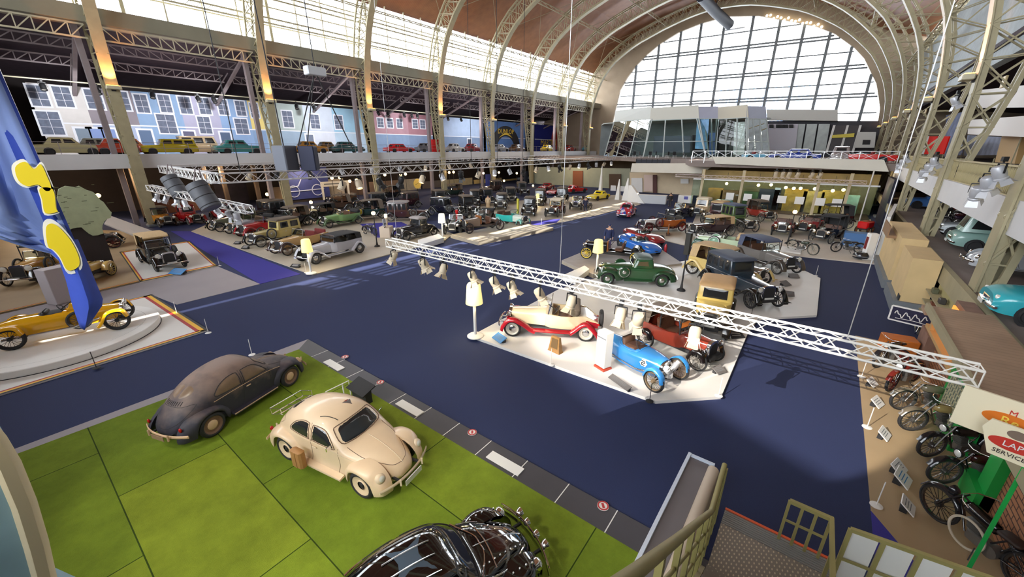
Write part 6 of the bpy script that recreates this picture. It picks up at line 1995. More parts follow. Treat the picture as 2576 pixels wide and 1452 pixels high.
def board(label, px, py, z, rz, m, w=0.4, d=0.28, tilt=25, extra=None):
 p = G(px, py, z)
 t = thing('caption_board', label, 'caption board', p, rz)
 M = Matrix.Translation((0, 0, 0.12)) @ Matrix.Rotation(R(tilt), 4, 'X')
 MB().bx(-w/2, w/2, -d/2, d/2, -0.012, 0.012).xform(M).build('face', m, t)
 MB().bx(-w/2+0.02, w/2-0.02, -0.01, d/2*0.7, 0, 0.11).build('stand', BLACKM, t)
 q = MB()
 for i in range(3):
  q.bx(-w*0.36, w*0.3, d*(0.22-i*0.2), d*(0.27-i*0.2), 0.012, 0.015)
 q.xform(M).build('text_line', extra or (WHITEP if m is BLACKM else GREYP), t)
BLUEC = mat('blue_caption', srgb(60, 130, 190), 0.5)
GREYC = mat('grey_caption', srgb(110, 106, 104), 0.5)
for lab, px, py, z, rz, m, w, d in (('blue and white caption board at the left tip of the white podium', 1256, 857, 0.1, -0.3, BLUEC, 0.6, 0.34), ('long grey caption board on the front edge of the white podium', 1558, 970, 0.1, -0.42, GREYC, 0.85, 0.2), ('grey caption board right of the three-wheeler', 1808, 938, 0.1, 1.1, GREYC, 0.4, 0.3), ('black and white caption board at the right edge behind the maroon tourer', 1850, 848, 0.1, 0.8, BLACKM, 0.55, 0.4), ('small grey caption board nearest the pale yellow tourer', 1996, 699, 0.1, 0.5, GREYC, 0.5, 0.35), ('grey caption board in front of the dark blue long saloon', 1982, 744, 0.1, 0.2, GREYC, 0.5, 0.35), ('tilted grey caption board by the pale yellow tourer wing', 1975, 718, 0.1, 1.0, GREYC, 0.5, 0.4), ('dark blue caption board on the small white podium at the left', 448, 688, 0.06, 0.5, BLUEC, 0.9, 0.5), ('low caption board on the beige podium by the olive yellow saloon', 598, 614, 0.06, 0.5, BLACKM, 0.5, 0.35), ('low caption board on the beige podium by the tan tourer', 618, 626, 0.06, 0.6, BLACKM, 0.5, 0.35), ('low caption board by the left yellow floor lamp', 744, 673, 0.06, 0.5, BLACKM, 0.6, 0.3), ('white leaflet board on the tan floor by the third motorcycle', 2222, 1100, 0.02, 1.3, WHITEP, 0.4, 0.28), ('white leaflet board with blue emblem on the tan floor', 2268, 1212, 0.02, 1.3, WHITEP, 0.45, 0.36), ('plain white leaflet board beside the one with blue emblem', 2258, 1186, 0.02, 1.2, WHITEP, 0.4, 0.3), ('white leaflet board nearest the big black motorcycle', 2280, 1282, 0.02, 1.4, WHITEP, 0.36, 0.3), ('white leaflet board next to the first stanchion on the tan floor', 2205, 1020, 0.02, 1.2, WHITEP, 0.4, 0.3), ('small white leaflet board near the crate motorcycle', 2192, 970, 0.02, 1.2, WHITEP, 0.36, 0.28)):
 board(lab, px, py, z, rz, m, w, d, 40 if px > 2100 else 25, BLUEC if 'emblem on' in lab else None)
# black caption desk and white pipe frame behind the cream saloon
p = G(912, 1004, 0.05)
t = thing('caption_desk', 'black slanted caption desk with white pipe frame behind the cream rounded saloon', 'caption desk', p, math.atan2(uu.y, uu.x))
M = Matrix.Translation((0, 0, 0.42)) @ Matrix.Rotation(R(20), 4, 'X')
MB().bx(-0.42, 0.42, -0.24, 0.24, -0.015, 0.015).xform(M).build('board', BLACKM, t)
MB().bx(-0.36, 0.36, -0.1, 0.1, 0, 0.4).build('stand', BLACKM, t)
MB().tube([(-0.45, -0.1, 0.02), (-0.45, -0.1, 0.5), (-0.45, -0.8, 0.5), (-0.45, -0.8, 0.02)], 0.018, 6).tube([(-0.45, -0.3, 0.05), (-0.45, -0.3, 0.5)], 0.02, 6).build('pipe_frame', WHITEP, t)
# ================================================================ BLUE FLAG AND BOARDS AT THE LEFT EDGE
FX = -8.0
def flagpt(px, py, dx=0.0):
 return AX(px, py, FX)+Vector((dx, 0, 0))
NAVYF = mat('flag_blue_cloth', srgb(40, 66, 160), 0.75, 0, 0.12, 1.4)
NAVYF2 = mat('flag_pale_blue_cloth', srgb(132, 152, 206), 0.8, 0, 0.16, 0.9)
t = thing('blue_flag', 'big blue flag with yellow script letters hanging at the left edge', 'flag', AX(205, 816, FX))
base = AX(205, 816, FX)
rows_ = []
ys_ = [-60+k*20 for k in range(44)]+[818]
def rightx(y):
 return 8+(y-195)*0.44 if y < 748 else 251-(y-748)*0.64
def leftx(y):
 if y < 540:
  return -190
 if y < 645:
  return -190+(y-540)*335/105.0
 return interp([(645, 145), (690, 165), (790, 190), (818, 200)], y)
mb = MB()
mb2 = MB()
N = 26
ring = []
for y in ys_:
 if y > 818:
  continue
 l, r_ = leftx(y), rightx(y)
 row = []
 for k in range(N+1):
  u = k/N
  x = l+(r_-l)*u
  d = 0.16*math.sin((r_-x)*0.035+y*0.003)+0.06*math.sin((r_-x)*0.09+1.3)
  row.append(flagpt(x, y, d*min(1, (r_-x)/60.0))-base)
 ring.append(row)
mb.loft(ring, False, False)
band = MB()
band.loft([[v+Vector((0.03, 0, 0)) for v in (flagpt(rightx(y)-58+min(0, 0)*0, y)-base, flagpt(rightx(y), y)-base)] for y in ys_ if y < 745 and rightx(y)-58 > leftx(y)-30], False, False)
o = mb.build('cloth', NAVYF2, t, 60)
sl = o.modifiers.new('thickness', 'SOLIDIFY')
sl.thickness = 0.012
o = band.build('pole_sleeve', NAVYF, t, 60)
sl = o.modifiers.new('thickness', 'SOLIDIFY')
sl.thickness = 0.03
tail = MB()
tail.loft([[flagpt(x0, y, 0.02+0.1)-base, flagpt((x0+x1)/2, y, 0.22)-base, flagpt(x1, y, 0.1)-base] for y, x0, x1 in ((600, 100, 190), (650, 148, 211), (700, 166, 232), (748, 178, 252), (765, 183, 250), (800, 196, 225), (818, 203, 210))], False, False)
o = tail.build('hanging_tail', NAVYF, t, 60)
o.modifiers.new('thickness', 'SOLIDIFY').thickness = 0.02
YL = mat('flag_yellow_print', srgb(244, 214, 24), 0.7)
WL = mat('flag_white_print', srgb(240, 236, 226), 0.7)
shp = [[(36, 420), (60, 406), (82, 424), (98, 412), (112, 438), (124, 470), (112, 478), (92, 462), (66, 466), (44, 452)], [(96, 472), (128, 474), (136, 520), (140, 528), (110, 532), (102, 500)], [(112, 566), (134, 560), (170, 596), (192, 640), (190, 664), (164, 672), (146, 640), (130, 622), (116, 612)]]
for i, q in enumerate(shp):
 cx = sum(p[0] for p in q)/len(q)
 cy = sum(p[1] for p in q)/len(q)
 for m, sc, dx, ln in ((WL, 1.18, 0.22, 'letter_outline'), (YL, 1.0, 0.245, 'letter')):
  P = smoothpts([Vector((cx+(p[0]-cx)*sc, cy+(p[1]-cy)*sc, 0)) for p in q], 4, True)
  mm = MB()
  n = len(P)
  vs = [flagpt(p.x, p.y, dx)-base for p in P]+[flagpt(p.x, p.y, dx-0.015)-base for p in P]
  mm.add(vs, [tuple(range(n)), tuple(range(2*n-1, n-1, -1))]+[(k, (k+1) % n, n+(k+1) % n, n+k) for k in range(n)])
  mm.build(ln, m, t)
MB().tube([flagpt(rightx(740)-8, 740, 0.0)-base, flagpt(rightx(-80)-8, -80, 0.0)-base], 0.03, 8).build('pole', ALU, t)
# arched painted panel in the bottom left corner
PXX = -3.4
ap = [AX(px, py, PXX) for px, py in ((-60, 1020), (0, 1092), (36, 1152), (76, 1250), (106, 1350), (131, 1452))]
low = ap[-1]
ap2 = ap+[Vector((PXX, low.y+0.25, low.z-0.7)), Vector((PXX, low.y+0.35, 0.05)), Vector((PXX, ap[0].y-2.0, 0.05)), Vector((PXX, ap[0].y-2.0, ap[0].z+0.6))]
t = thing('painted_panel', 'arched painted backdrop panel with pale tan edge in the bottom left corner', 'backdrop panel', (PXX, 0, 0))
n = len(ap2)
vs = [p-Vector((PXX, 0, 0)) for p in ap2]+[p-Vector((PXX+0.12, 0, 0)) for p in ap2]
mb = MB()
mb.add(vs, [tuple(range(n)), tuple(range(2*n-1, n-1, -1))]+[(k, (k+1) % n, n+(k+1) % n, n+k) for k in range(n)])
mb.build('panel', mat('pale_blue_backdrop', srgb(150, 184, 200), 0.6, 0, 0.25, 1.3), t)
mb = MB()
mb.tube([p-Vector((PXX-0.02, 0.03, 0.02)) for p in ap2[:8]], 0.05, 6)
mb.build('edge_strip', mat('tan_edge', srgb(212, 196, 160), 0.7), t, 60)
# green map board behind the flag
mp = [(150, 476), (205, 470), (240, 492), (268, 520), (280, 542), (262, 560), (256, 585), (232, 592), (205, 575), (168, 578), (148, 540)]
MX = -33.0
t = thing('map_board', 'pale green cut-out map of a country on a stand at the left', 'map', AX(210, 585, MX))
b0 = AX(210, 585, MX)
P = smoothpts([AX(px, py, MX)-b0 for px, py in mp], 3, True)
rnd = random.Random(3)
P = [p+Vector((0, rnd.uniform(-0.08, 0.08), rnd.uniform(-0.08, 0.08))) for p in P]
n = len(P)
mb = MB()
mb.add(P+[p-Vector((0.1, 0, 0)) for p in P], [tuple(range(n)), tuple(range(2*n-1, n-1, -1))]+[(k, (k+1) % n, n+(k+1) % n, n+k) for k in range(n)])
mb.build('map', mat('map_green', srgb(186, 196, 158), 0.7, 0, 0.08, 2.5), t)
tl = MB()
for k in range(26):
 y, z = rnd.uniform(-1.5, 1.4), rnd.uniform(0.4, 2.6)
 if abs(y) < 1.6-abs(z-1.6)*0.5:
  tl.bx(0.003, 0.01, y, y+rnd.uniform(0.1, 0.3), z, z+0.03)
tl.build('place_names', mat('map_ink', srgb(110, 116, 90), 0.8), t)
MB().bx(-0.3, -0.1, -0.8, 0.8, -b0.z+0.05, 0.4).build('stand', WALLD, t)
# white slanted canopy behind the tan-topped tourer and a grey lectern
o = MB().loft([[AX(276, 542, -44), AX(262, 562, -42), AX(262, 565, -42), AX(276, 546, -44)], [AX(398, 586, -44), AX(372, 606, -42), AX(372, 609, -42), AX(398, 590, -44)]]).build('white_ramp', WHITEP)
tag(o, 'long white slanted panel leading down behind the tan-topped tourer', 'panel')
for i, (px, py) in enumerate(((398, 588),)):
 q = AX(px, py, -43.6)
 o = MB().bx(-0.1, 0.1, -0.1, 0.1, -q.z, 0).build('panel_post', ALU)
 o.location = q
 tag(o, 'pale square post holding the end of the white slanted panel', 'post')
a, h = px_h(185, 752, 664, 0.02)
t = thing('grey_lectern', 'plain grey display plinth behind the blue flag tail', 'plinth', a, R(25))
MB().rbox((0, 0, h/2), (0.7, 1.6, h), 0.02).build('block', mat('plinth_grey', srgb(176, 168, 172), 0.6), t)
l = bpy.data.lights.new('flag_spot', 'SPOT')
l.energy = 900
l.color = (0.92, 0.96, 1.0)
l.spot_size = R(40)
l.spot_blend = 0.7
l.shadow_soft_size = 0.1
q = bpy.data.objects.new('flag_spot', l)
COL.objects.link(q)
q.location = (-2.5, -2.0, 8.8)
q.rotation_euler = (Vector((-8, 0.2, 5.6))-q.location).to_track_quat('-Z', 'Y').to_euler()
# ================================================================ MOTORCYCLES
def motorcycle(label, f, r, z, tank=(30, 28, 28), frame=None, wheelr=0.34, rimc=(70, 68, 66), guard=None, lamp=True, chain=False, old=False, seatc=None, fix=None, lean=-8):
 if fix:
  a = Vector(fix[0])
  h = Vector((math.cos(fix[1]), math.sin(fix[1]), 0))
 else:
  a, b = G(f[0], f[1], z), G(r[0], r[1], z)
  h = (a-b).normalized()
 wb = 1.42
 m = a-h*wb/2
 t = thing('motorcycle', label, 'motorcycle', (m.x, m.y, z), math.atan2(h.y, h.x), None)
 t.rotation_euler = (0, 0, math.atan2(h.y, h.x))
 fm_ = paint(*frame) if frame else BLACK
 wm = paint(*rimc)
 gm = paint(*guard) if guard else fm_
 R_ = wheelr
 X = wb/2
 for x in (X, -X):
  add_wheel(t, x, 0, R_, R_, 0.085, 'wire', wm, 1)
  P = [(x+(R_+0.04)*math.cos(a), (R_)+(R_+0.04)*math.sin(a)) for a in [R(q) for q in ((20, 50, 80, 110, 140, 165) if x > 0 else (10, 45, 80, 115, 150, 185))]]
  fender_mb(P, -0.065, 0.065, 0.02, 0.015, 0.006, 4).build('mudguard', gm, t, 60)
 fr = MB()
 head = (X-0.28, 0, 0.86)
 seat = (-0.32, 0, 0.68)
 bot = (-0.05, 0, 0.24)
 for p in ([head, seat], [(X-0.26, 0, 0.76), (0.22, 0, 0.26), bot], [seat, bot]):
  fr.tube(p, 0.017, 6)
 for s in (1, -1):
  fr.tube([bot, (-X, s*0.07, R_)], 0.013, 6).tube([seat, (-X, s*0.07, R_)], 0.013, 6)
 fr.build('frame', fm_, t, 60)
 for s in (1, -1):
  MB().tube([(X, s*0.06, R_), (X-0.12, s*0.06, 0.62), (X-0.30, s*0.06, 0.92)], 0.016, 6).build('front_fork', fm_ if not old else mat('dull_steel', (0.22, 0.21, 0.2), 0.45, 0.6), t, 60)
 hb = MB().tube([(X-0.62, 0.34, 0.96), (X-0.5, 0.32, 1.0), (X-0.34, 0.14, 1.0), (X-0.32, 0, 0.98), (X-0.34, -0.14, 1.0), (X-0.5, -0.32, 1.0), (X-0.62, -0.34, 0.96)], 0.012, 6)
 hb.build('handlebar', CHROME, t, 60)
 MB().rbox((0.08, 0, 0.74), (0.56, 0.2, 0.2), 0.07, Matrix.Rotation(R(-6), 3, 'Y')).build('fuel_tank', paint(*tank), t, 50)
 MB().rbox((-0.36, 0, 0.76), (0.34, 0.24, 0.08), 0.035).build('saddle', mat('saddle_brown', srgb(*(seatc or (46, 32, 26))), 0.6), t, 50)
 en = MB().rbox((0.0, 0, 0.32), (0.34, 0.2, 0.22), 0.05)
 for k in range(7):
  en.rbox((0.07+k*0.008, 0, 0.44+k*0.028), (0.2, 0.2, 0.012), 0.004)
 en.tube([(0.07, 0, 0.42), (0.13, 0, 0.64)], 0.06, 10)
 en.lathe([(0.001, -0.1), (0.12, -0.09), (0.12, 0.09), (0.001, 0.1)], 14, (-0.22, 0, 0.3), 'y')
 en.build('engine', mat('engine_alloy', srgb(120, 118, 114), 0.4, 0.6), t, 40)
 MB().tube([(0.16, -0.1, 0.58), (0.3, -0.14, 0.4), (0.1, -0.14, 0.24), (-0.95, -0.13, 0.26)], 0.024, 8).build('exhaust_pipe', CHROME, t, 60)
 if lamp:
  headlamp(t, X-0.1, 0, 0.84, 0.09, fm_)
 if chain:
  MB().lathe([(0.30, 0.09), (0.30, 0.11), (0.26, 0.11), (0.26, 0.09), (0.30, 0.09)], 28, (0.1, 0.03, 0.34), 'y').build('guard_ring', mat('pale_ring', srgb(200, 190, 170), 0.4), t, 50)
 MB().bar((-0.08, 0.12, 0.2), (-0.16, 0.26, 0.0), 0.018).build('side_stand', BLACKM, t)
 return t
motorcycle('pale old motorcycle with dusty grey tank, farthest of the row by the brick hut', (2262, 1031), (2405, 1042), 0.02, (150, 140, 116), (96, 90, 78), guard=(120, 112, 96), old=True, lamp=False)
motorcycle('old motorcycle with long tan tank, second of the row by the brick hut', (2286, 1083), (2440, 1098), 0.02, (176, 150, 96), (90, 82, 70), guard=(110, 100, 84), old=True, lamp=False)
motorcycle('black motorcycle with orange rear rim, third of the row by the brick hut', (2331, 1149), (2468, 1150), 0.02, (24, 22, 22), rimc=(60, 56, 54), old=True)
motorcycle('black and dark red motorcycle, fourth of the row by the brick hut', (2362, 1216), (2490, 1230), 0.02, (60, 20, 20), seatc=(60, 30, 26))
motorcycle('big black motorcycle with pale ring guard nearest the stairs', (2346, 1302), (2505, 1440), 0.02, (16, 15, 16), wheelr=0.37, chain=True, rimc=(40, 38, 38))
motorcycle('dark red motorcycle with sidecar crate beside the truss end', (2236, 984), (2290, 960), 0.02, (130, 40, 34), guard=(110, 34, 30), rimc=(100, 40, 36))
motorcycle('black motorcycle behind the orange crate at the hut corner', (2205, 925), (2280, 905), 0.02, (20, 20, 24), lamp=True)
p = G(2245, 905, 0.02)
t = thing('sidecar_crate', 'orange wooden delivery crate on wheels beside the dark red motorcycle', 'crate', p, R(10))
MB().rbox((0, 0, 0.62), (0.9, 0.6, 0.5), 0.03).build('crate', mat('orange_wood', srgb(200, 112, 40), 0.5, 0, 0.1, 5), t)
for s in (1, -1):
 add_wheel(t, 0, s*0.36, 0.3, 0.3, 0.08, 'wire', paint(100, 40, 36), s)
MB().bx(-0.4, 0.4, -0.25, 0.25, 0.28, 0.37).build('undercarriage', BLACKM, t)
motorcycle('dark navy motorcycle with round headlamp behind the silver convertible', (944, 594), (905, 586), 0.06, (26, 28, 48), rimc=(60, 60, 66))
motorcycle('wire-wheeled motor tricycle in front of the black buggy', (2042, 642), (1998, 632), 0.06, (60, 70, 56), rimc=(150, 146, 130), old=True, wheelr=0.40, lamp=False)
motorcycle('dark motor quadricycle beside the blue block on the showcase podium', (2100, 634), (2140, 636), 0.06, (40, 40, 40), rimc=(40, 38, 36), wheelr=0.36, old=True, lamp=False)
motorcycle('dark motorcycle with grey fairing near the yellow sports car', (1478, 530), (1500, 520), 0.05, (40, 40, 60), rimc=(60, 60, 60))
# ================================================================ THE BRICK HUT AND RIGHT-HAND TERRACE
BRICK = mat('brick_wall', srgb(176, 120, 84), 0.8, 0, 0.08, 1)
_n = BRICK.node_tree
_tc = _n.nodes.new('ShaderNodeTexCoord')
_mp = _n.nodes.new('ShaderNodeMapping')
_mp.inputs['Rotation'].default_value = (math.pi/2, 0, math.pi/2)
_mp.vector_type = 'TEXTURE'
_b = _n.nodes.new('ShaderNodeTexBrick')
_b.inputs['Scale'].default_value = 1
_b.inputs['Brick Width'].default_value = 0.34
_b.inputs['Row Height'].default_value = 0.11
_b.inputs['Mortar Size'].default_value = 0.014
_b.inputs['Color1'].default_value = (*srgb(190, 134, 96), 1)
_b.inputs['Color2'].default_value = (*srgb(168, 112, 78), 1)
_b.inputs['Mortar'].default_value = (*srgb(88, 60, 48), 1)
_n.links.new(_tc.outputs['Object'], _mp.inputs[0])
_n.links.new(_mp.outputs[0], _b.inputs['Vector'])
_n.links.new(_b.outputs['Color'], _n.nodes['Principled BSDF'].inputs['Base Color'])
STONE = mat('rough_plaster', srgb(140, 108, 92), 0.85, 0, 0.15, 3)
GREENP = mat('bright_green_paint', srgb(34, 170, 76), 0.4, 0, 0.06, 2)
PLANKR = plank_mat('grey_brown_roof_planks', srgb(170, 140, 114), 'Y', 1.6, 0.8)
t = thing('brick_hut', 'brick garage hut with flat plank roof on the right', 'hut', (3.8, 13, 0))
bx = lambda x0, x1, y0, y1, z0, z1: MB().bx(x0-3.8, x1-3.8, y0-13, y1-13, z0, z1)
bx(3.8, 4.1, 14.6, 17.4, 0.02, 1.25).build('brick_wall', BRICK, t)
bx(3.85, 4.1, 6.2, 10.6, 0.02, 2.5).build('brick_wall', BRICK, t)
bx(3.55, 4.1, 17.4, 18.6, 0.02, 1.25).build('corner_wall', STONE, t)
o = bx(3.6, 4.1, 14.6, 18.5, 1.25, 1.36).bx(3.6-3.8, 3.7-3.8, 4.8, 5.0, 1.36, 2.0).bx(3.6-3.8, 3.7-3.8, 1.6, 1.75, 1.36, 2.0).build('window_frame', mat('tan_frame', srgb(206, 168, 112), 0.6), t)
bx(4.0, 4.05, 14.75, 18.3, 1.36, 2.2).build('lit_window', mat('orange_lit_window', srgb(220, 130, 30), 0.5, emit=(1.0, 0.45, 0.08), es=0.8), t)
bx(3.06, 4.35, 5.6, 16.2, 2.5, 2.62).build('plank_roof', PLANKR, t)
bx(3.02, 3.09, 5.6, 16.3, 2.46, 2.68).build('roof_edge', STEEL, t)
bx(3.05, 3.3, 16.2, 16.9, 2.3, 2.42).bx(-0.75, 0.3, 3.1, 3.5, 2.42, 2.5).build('gable_board', PLANKR, t)
bx(4.1, 4.5, 6.2, 18.6, 0.02, 2.3).build('back_wall', STONE, t)
g = bx(3.62, 4.0, 12.7, 14.6, 0.02, 2.4)
g.build('green_kiosk', GREENP, t)
mb = bx(3.6, 3.62, 13.0, 14.3, 0.45, 1.5)
mb.build('kiosk_window', mat('kiosk_pane', srgb(96, 110, 100), 0.3), t)
mb = MB()
for k in range(8):
 mb.bx(3.585-3.8, 3.6-3.8, 13.05-13+k*0.17, 13.09-13+k*0.17, 0.45, 1.5)
for k in range(6):
 mb.bx(3.585-3.8, 3.6-3.8, 0.0, 1.3, 0.5+k*0.18, 0.53+k*0.18)
mb.build('window_lattice', mat('lattice_cream', srgb(200, 196, 160), 0.6), t)
bx(3.7, 3.95, 10.5, 11.0, 0.02, 2.45).bx(-0.2, 0.2, -2.5, -1.6, 0.02, 0.5).build('green_post', GREENP, t)
t = thing('roof_deck_edge', 'pale metal machine trim and glass case at the lower right corner beside the hut', 'display case', (4.0, 7.2, 0))
MB().bx(0.0, 1.2, -2.0, -1.0, 0.02, 1.1).build('case', STEEL, t)
MB().bx(0.05, 1.15, -1.95, -1.05, 1.1, 1.14).build('glass_top', mat('case_glass', (0.1, 0.14, 0.13), 0.05), t)
# enamel signs
def sign(label, px, py, X, w, h, hexa=False):
 p = AX(px, py, X)
 t = thing('enamel_sign', label, 'sign', p, math.atan2(-p.y, -p.x))
 if hexa:
  P = [(-w*0.5, h*0.2), (-w*0.42, h*0.5), (w*0.42, h*0.5), (w*0.5, h*0.2), (w*0.28, -h*0.5), (-w*0.28, -h*0.5)]
 else:
  P = [(-w/2, -h/2), (w/2, -h/2), (w/2, h/2), (-w/2, h/2)]
 mb = MB()
 n = len(P)
 mb.add([(0, a, b) for a, b in P]+[(-0.04, a, b) for a, b in P], [tuple(range(n)), tuple(range(2*n-1, n-1, -1))]+[(k, (k+1) % n, n+(k+1) % n, n+k) for k in range(n)])
 mb.build('plate', mat('enamel_cream', srgb(244, 232, 200), 0.35), t)
 return t, p
def oval(t, y, z, a, b, m, x=0.006):
 mb = MB()
 n = 28
 vs = [(x, y+a*math.cos(2*math.pi*k/n), z+b*math.sin(2*math.pi*k/n)) for k in range(n)]+[(0, y+a*math.cos(2*math.pi*k/n), z+b*math.sin(2*math.pi*k/n)) for k in range(n)]
 mb.add(vs, [tuple(range(n))]+[(k, (k+1) % n, n+(k+1) % n, n+k) for k in range(n)])
 return mb.build('oval', m, t)
TX = (math.pi/2, 0, math.pi/2)
INK = mat('sign_ink', srgb(70, 60, 54), 0.5)
ORG = mat('sign_orange', srgb(224, 120, 30), 0.5)
RED = mat('sign_red_oval', srgb(204, 56, 44), 0.5)
t, p = sign('cream enamel sign with orange oval above the service sign', 2540, 1062, 2.75, 1.05, 0.66)
oval(t, 0.0, 0.0, 0.27, 0.11, ORG)
curve_text('M', 0.11, (0.008, 0.0, 0.14), TX, RED, t)
curve_text('Re', 0.17, (0.012, 0.0, 0.0), TX, mat('sign_yellow', srgb(250, 220, 90), 0.5), t)
curve_text('AGENCE', 0.085, (0.008, 0.0, -0.155), TX, INK, t)
MB().bar((-0.03, 0.3, -p.z+0.02), (-0.03, 0.3, 0), 0.05).build('post', GREENP, t)
t, p = sign('cream hexagonal service sign with red oval under the orange-oval sign', 2550, 1120, 2.75, 0.64, 0.52, True)
oval(t, 0.0, -0.02, 0.23, 0.09, RED)
oval(t, 0.0, 0.15, 0.10, 0.065, mat('emblem_grey', srgb(130, 110, 96), 0.5))
curve_text('LAP', 0.115, (0.012, 0.0, -0.02), TX, WHITEP, t)
curve_text('SERVICE', 0.085, (0.008, 0.0, -0.17), TX, INK, t)
p = AX(2292, 797, 3.4)
t = thing('script_sign', 'navy hanging sign with white frame and white script lettering at the hut corner', 'sign', p, R(-105))
w, h = 1.15, 0.55
MB().bx(-0.02, 0.02, -w/2, w/2, -h/2, h/2).build('board', mat('sign_navy', srgb(30, 28, 60), 0.5), t)
fr = MB()
for y in (-w/2, w/2):
 fr.bx(-0.025, 0.03, y-0.025, y+0.025, -h/2, h/2)
for z in (-h/2, h/2):
 fr.bx(-0.025, 0.03, -w/2, w/2, z-0.025, z+0.025)
fr.build('frame', WHITEP, t)
sc = [Vector((0.03, -0.45+0.9*k/40, 0.05*math.sin(k*1.1)+0.09*math.sin(k*0.55)+0.0)) for k in range(41)]
MB().tube(sc, 0.018, 5).tube([(0.03, -0.4, -0.17), (0.03, 0.1, -0.14), (0.03, 0.45, -0.16)], 0.012, 5).build('script_lettering', WHITEP, t, 60)
MB().bar((0, w/2, -p.z+0.02), (0, w/2, 0), 0.04).build('post', STEEL, t)
# stepped tan wall blocks with grey plinths
def tan(name, label, x0, x1, y0, y1, z1, pl):
 t = thing(name, label, 'wall block', ((x0+x1)/2, (y0+y1)/2, 0))
 cx, cy = (x0+x1)/2, (y0+y1)/2
 MB().bx(x0-cx, x1-cx, y0-cy, y1-cy, pl, z1).build('wall', TANW, t)
 MB().bx(x0-cx-0.18, x1-cx, y0-cy-0.15, y1-cy+0.05, 0, pl).build('plinth', GREYP, t)
 return t
t = tan('tan_wall', 'tan painted wall block with two grey plinths at the right of the hall', 3.55, 4.5, 24.0, 27.2, 2.5, 0.5)
MB().bx(-0.5, -0.46, -1.65, -1.2, 0.52, 0.75).build('niche', BLACKM, t)
t = tan('tan_wall', 'tan painted wall block behind the first, beside the white panel wall', 3.5, 4.5, 28.0, 34.5, 2.7, 0.45)
MB().bx(-0.9, -0.5, -1.4, 1.5, 2.35, 2.5).bx(-0.9, -0.84, -1.4, 1.5, 2.5, 3.0).build('sloping_shelf', mat('brownish_shelf', srgb(150, 116, 84), 0.6), t)
o = MB().prism([(3.35, 35.0), (3.55, 35.0), (4.6, 44.0), (4.4, 44.0)], 0.06, 2.9).build('white_partition', WHITEP)
tag(o, 'tall white partition wall between the tan blocks and the showcase', 'partition')
t = thing('fuel_pump', 'white fuel pump with red window beside the white partition', 'fuel pump', G(2178, 652, 0.06), 0.4, None)
MB().rbox((0, 0, 0.9), (0.5, 0.45, 1.7), 0.05).build('cabinet', WHITEP, t)
MB().bx(-0.26, -0.24, -0.14, 0.14, 0.7, 1.5).build('red_window', mat('pump_red', srgb(120, 30, 34), 0.3), t)
MB().rbox((0, 0, 0.06), (0.7, 0.65, 0.1), 0.03).build('base', WHITEP, t)
MB().tube([(0, 0.25, 1.2), (0.05, 0.4, 0.7), (0, 0.3, 0.4)], 0.02).build('hose', BLACKM, t)
t = thing('old_engine', 'round black engine on the floor by the white fuel pump', 'engine', G(2186, 650, 0.06)+Vector((-0.5, -0.6, 0)), 0.4)
MB().lathe([(0.001, 0.5), (0.3, 0.48), (0.42, 0.3), (0.42, 0.1), (0.001, 0.0)], 20).build('casing', BLACK, t, 40)
MB().lathe([(0.43, 0.2), (0.45, 0.2), (0.45, 0.26), (0.43, 0.26)], 20).build('ring', CHROME, t)
t = thing('red_cart', 'bright red small cart by the dark panel at the end of the showcase', 'cart', G(2172, 585, 0.06), 1.2)
MB().rbox((0, 0, 0.7), (1.3, 0.8, 0.6), 0.1).build('body', paint(220, 24, 28), t)
for x in (0.5, -0.5):
 for s in (1, -1):
  add_wheel(t, x, s*0.42, 0.28, 0.28, 0.08, 'spoke', paint(150, 90, 50), s)
MB().bx(-0.6, 0.6, -0.3, 0.3, 0.3, 0.4).build('frame', BLACKM, t)
o = MB().rbox((0, 0, 0.5), (1.6, 1.0, 1.0), 0.02).build('blue_block', mat('mid_blue_block', srgb(70, 110, 160), 0.6))
q = G(2150, 618, 0.06)
o.location = (q.x, q.y, 0.06)
tag(o, 'mid blue display block behind the motor quadricycle', 'display block')
o = MB().rbox((0, 0, 0.06), (2.6, 1.6, 0.12), 0.02).build('white_plinth', WHITEP)
q = G(1962, 628, 0.06)
o.location = (q.x, q.y, 0.06)
tag(o, 'low white plinth at the front of the showcase podium', 'plinth')
# workshop shelves in the gap
t = thing('workshop_shelf', 'wall of pale workshop shelves and tools under the terrace', 'shelves', (4.6, 21, 0))
MB().bx(-0.05, 0.0, -2.2, 2.6, 0, 1.6).build('back_panel', mat('pale_olive_panel', srgb(176, 166, 116), 0.7), t)
for z in (0.4, 0.85, 1.3):
 MB().bx(-0.4, -0.05, -2.2, 2.6, z, z+0.04).build('shelf', STEEL, t)
rnd = random.Random(5)
for k in range(9):
 z = (0.44, 0.89, 1.34)[k % 3]
 y = -2.0+k*0.5
 o = MB().rbox((0, 0, 0.1), (0.2, rnd.uniform(0.18, 0.36), 0.2), 0.03).build('tin_box', mat('tin_%d' % (k % 4), srgb(*[(90, 92, 70), (60, 56, 54), (190, 186, 150), (120, 70, 50)][k % 4]), 0.5))
 o.location = (4.38, 21+y, z)
 tag(o, '%s box along the workshop shelves from the near end, on the %s shelf' % (ORD[k+1], ('lower', 'middle', 'upper')[k % 3]), 'box', 'boxes on the workshop shelves')
motorcycle('black motorcycle in the workshop under the terrace', None, None, 0.0, (20, 20, 20), fix=((3.9, 19.9, 0), R(-95)))
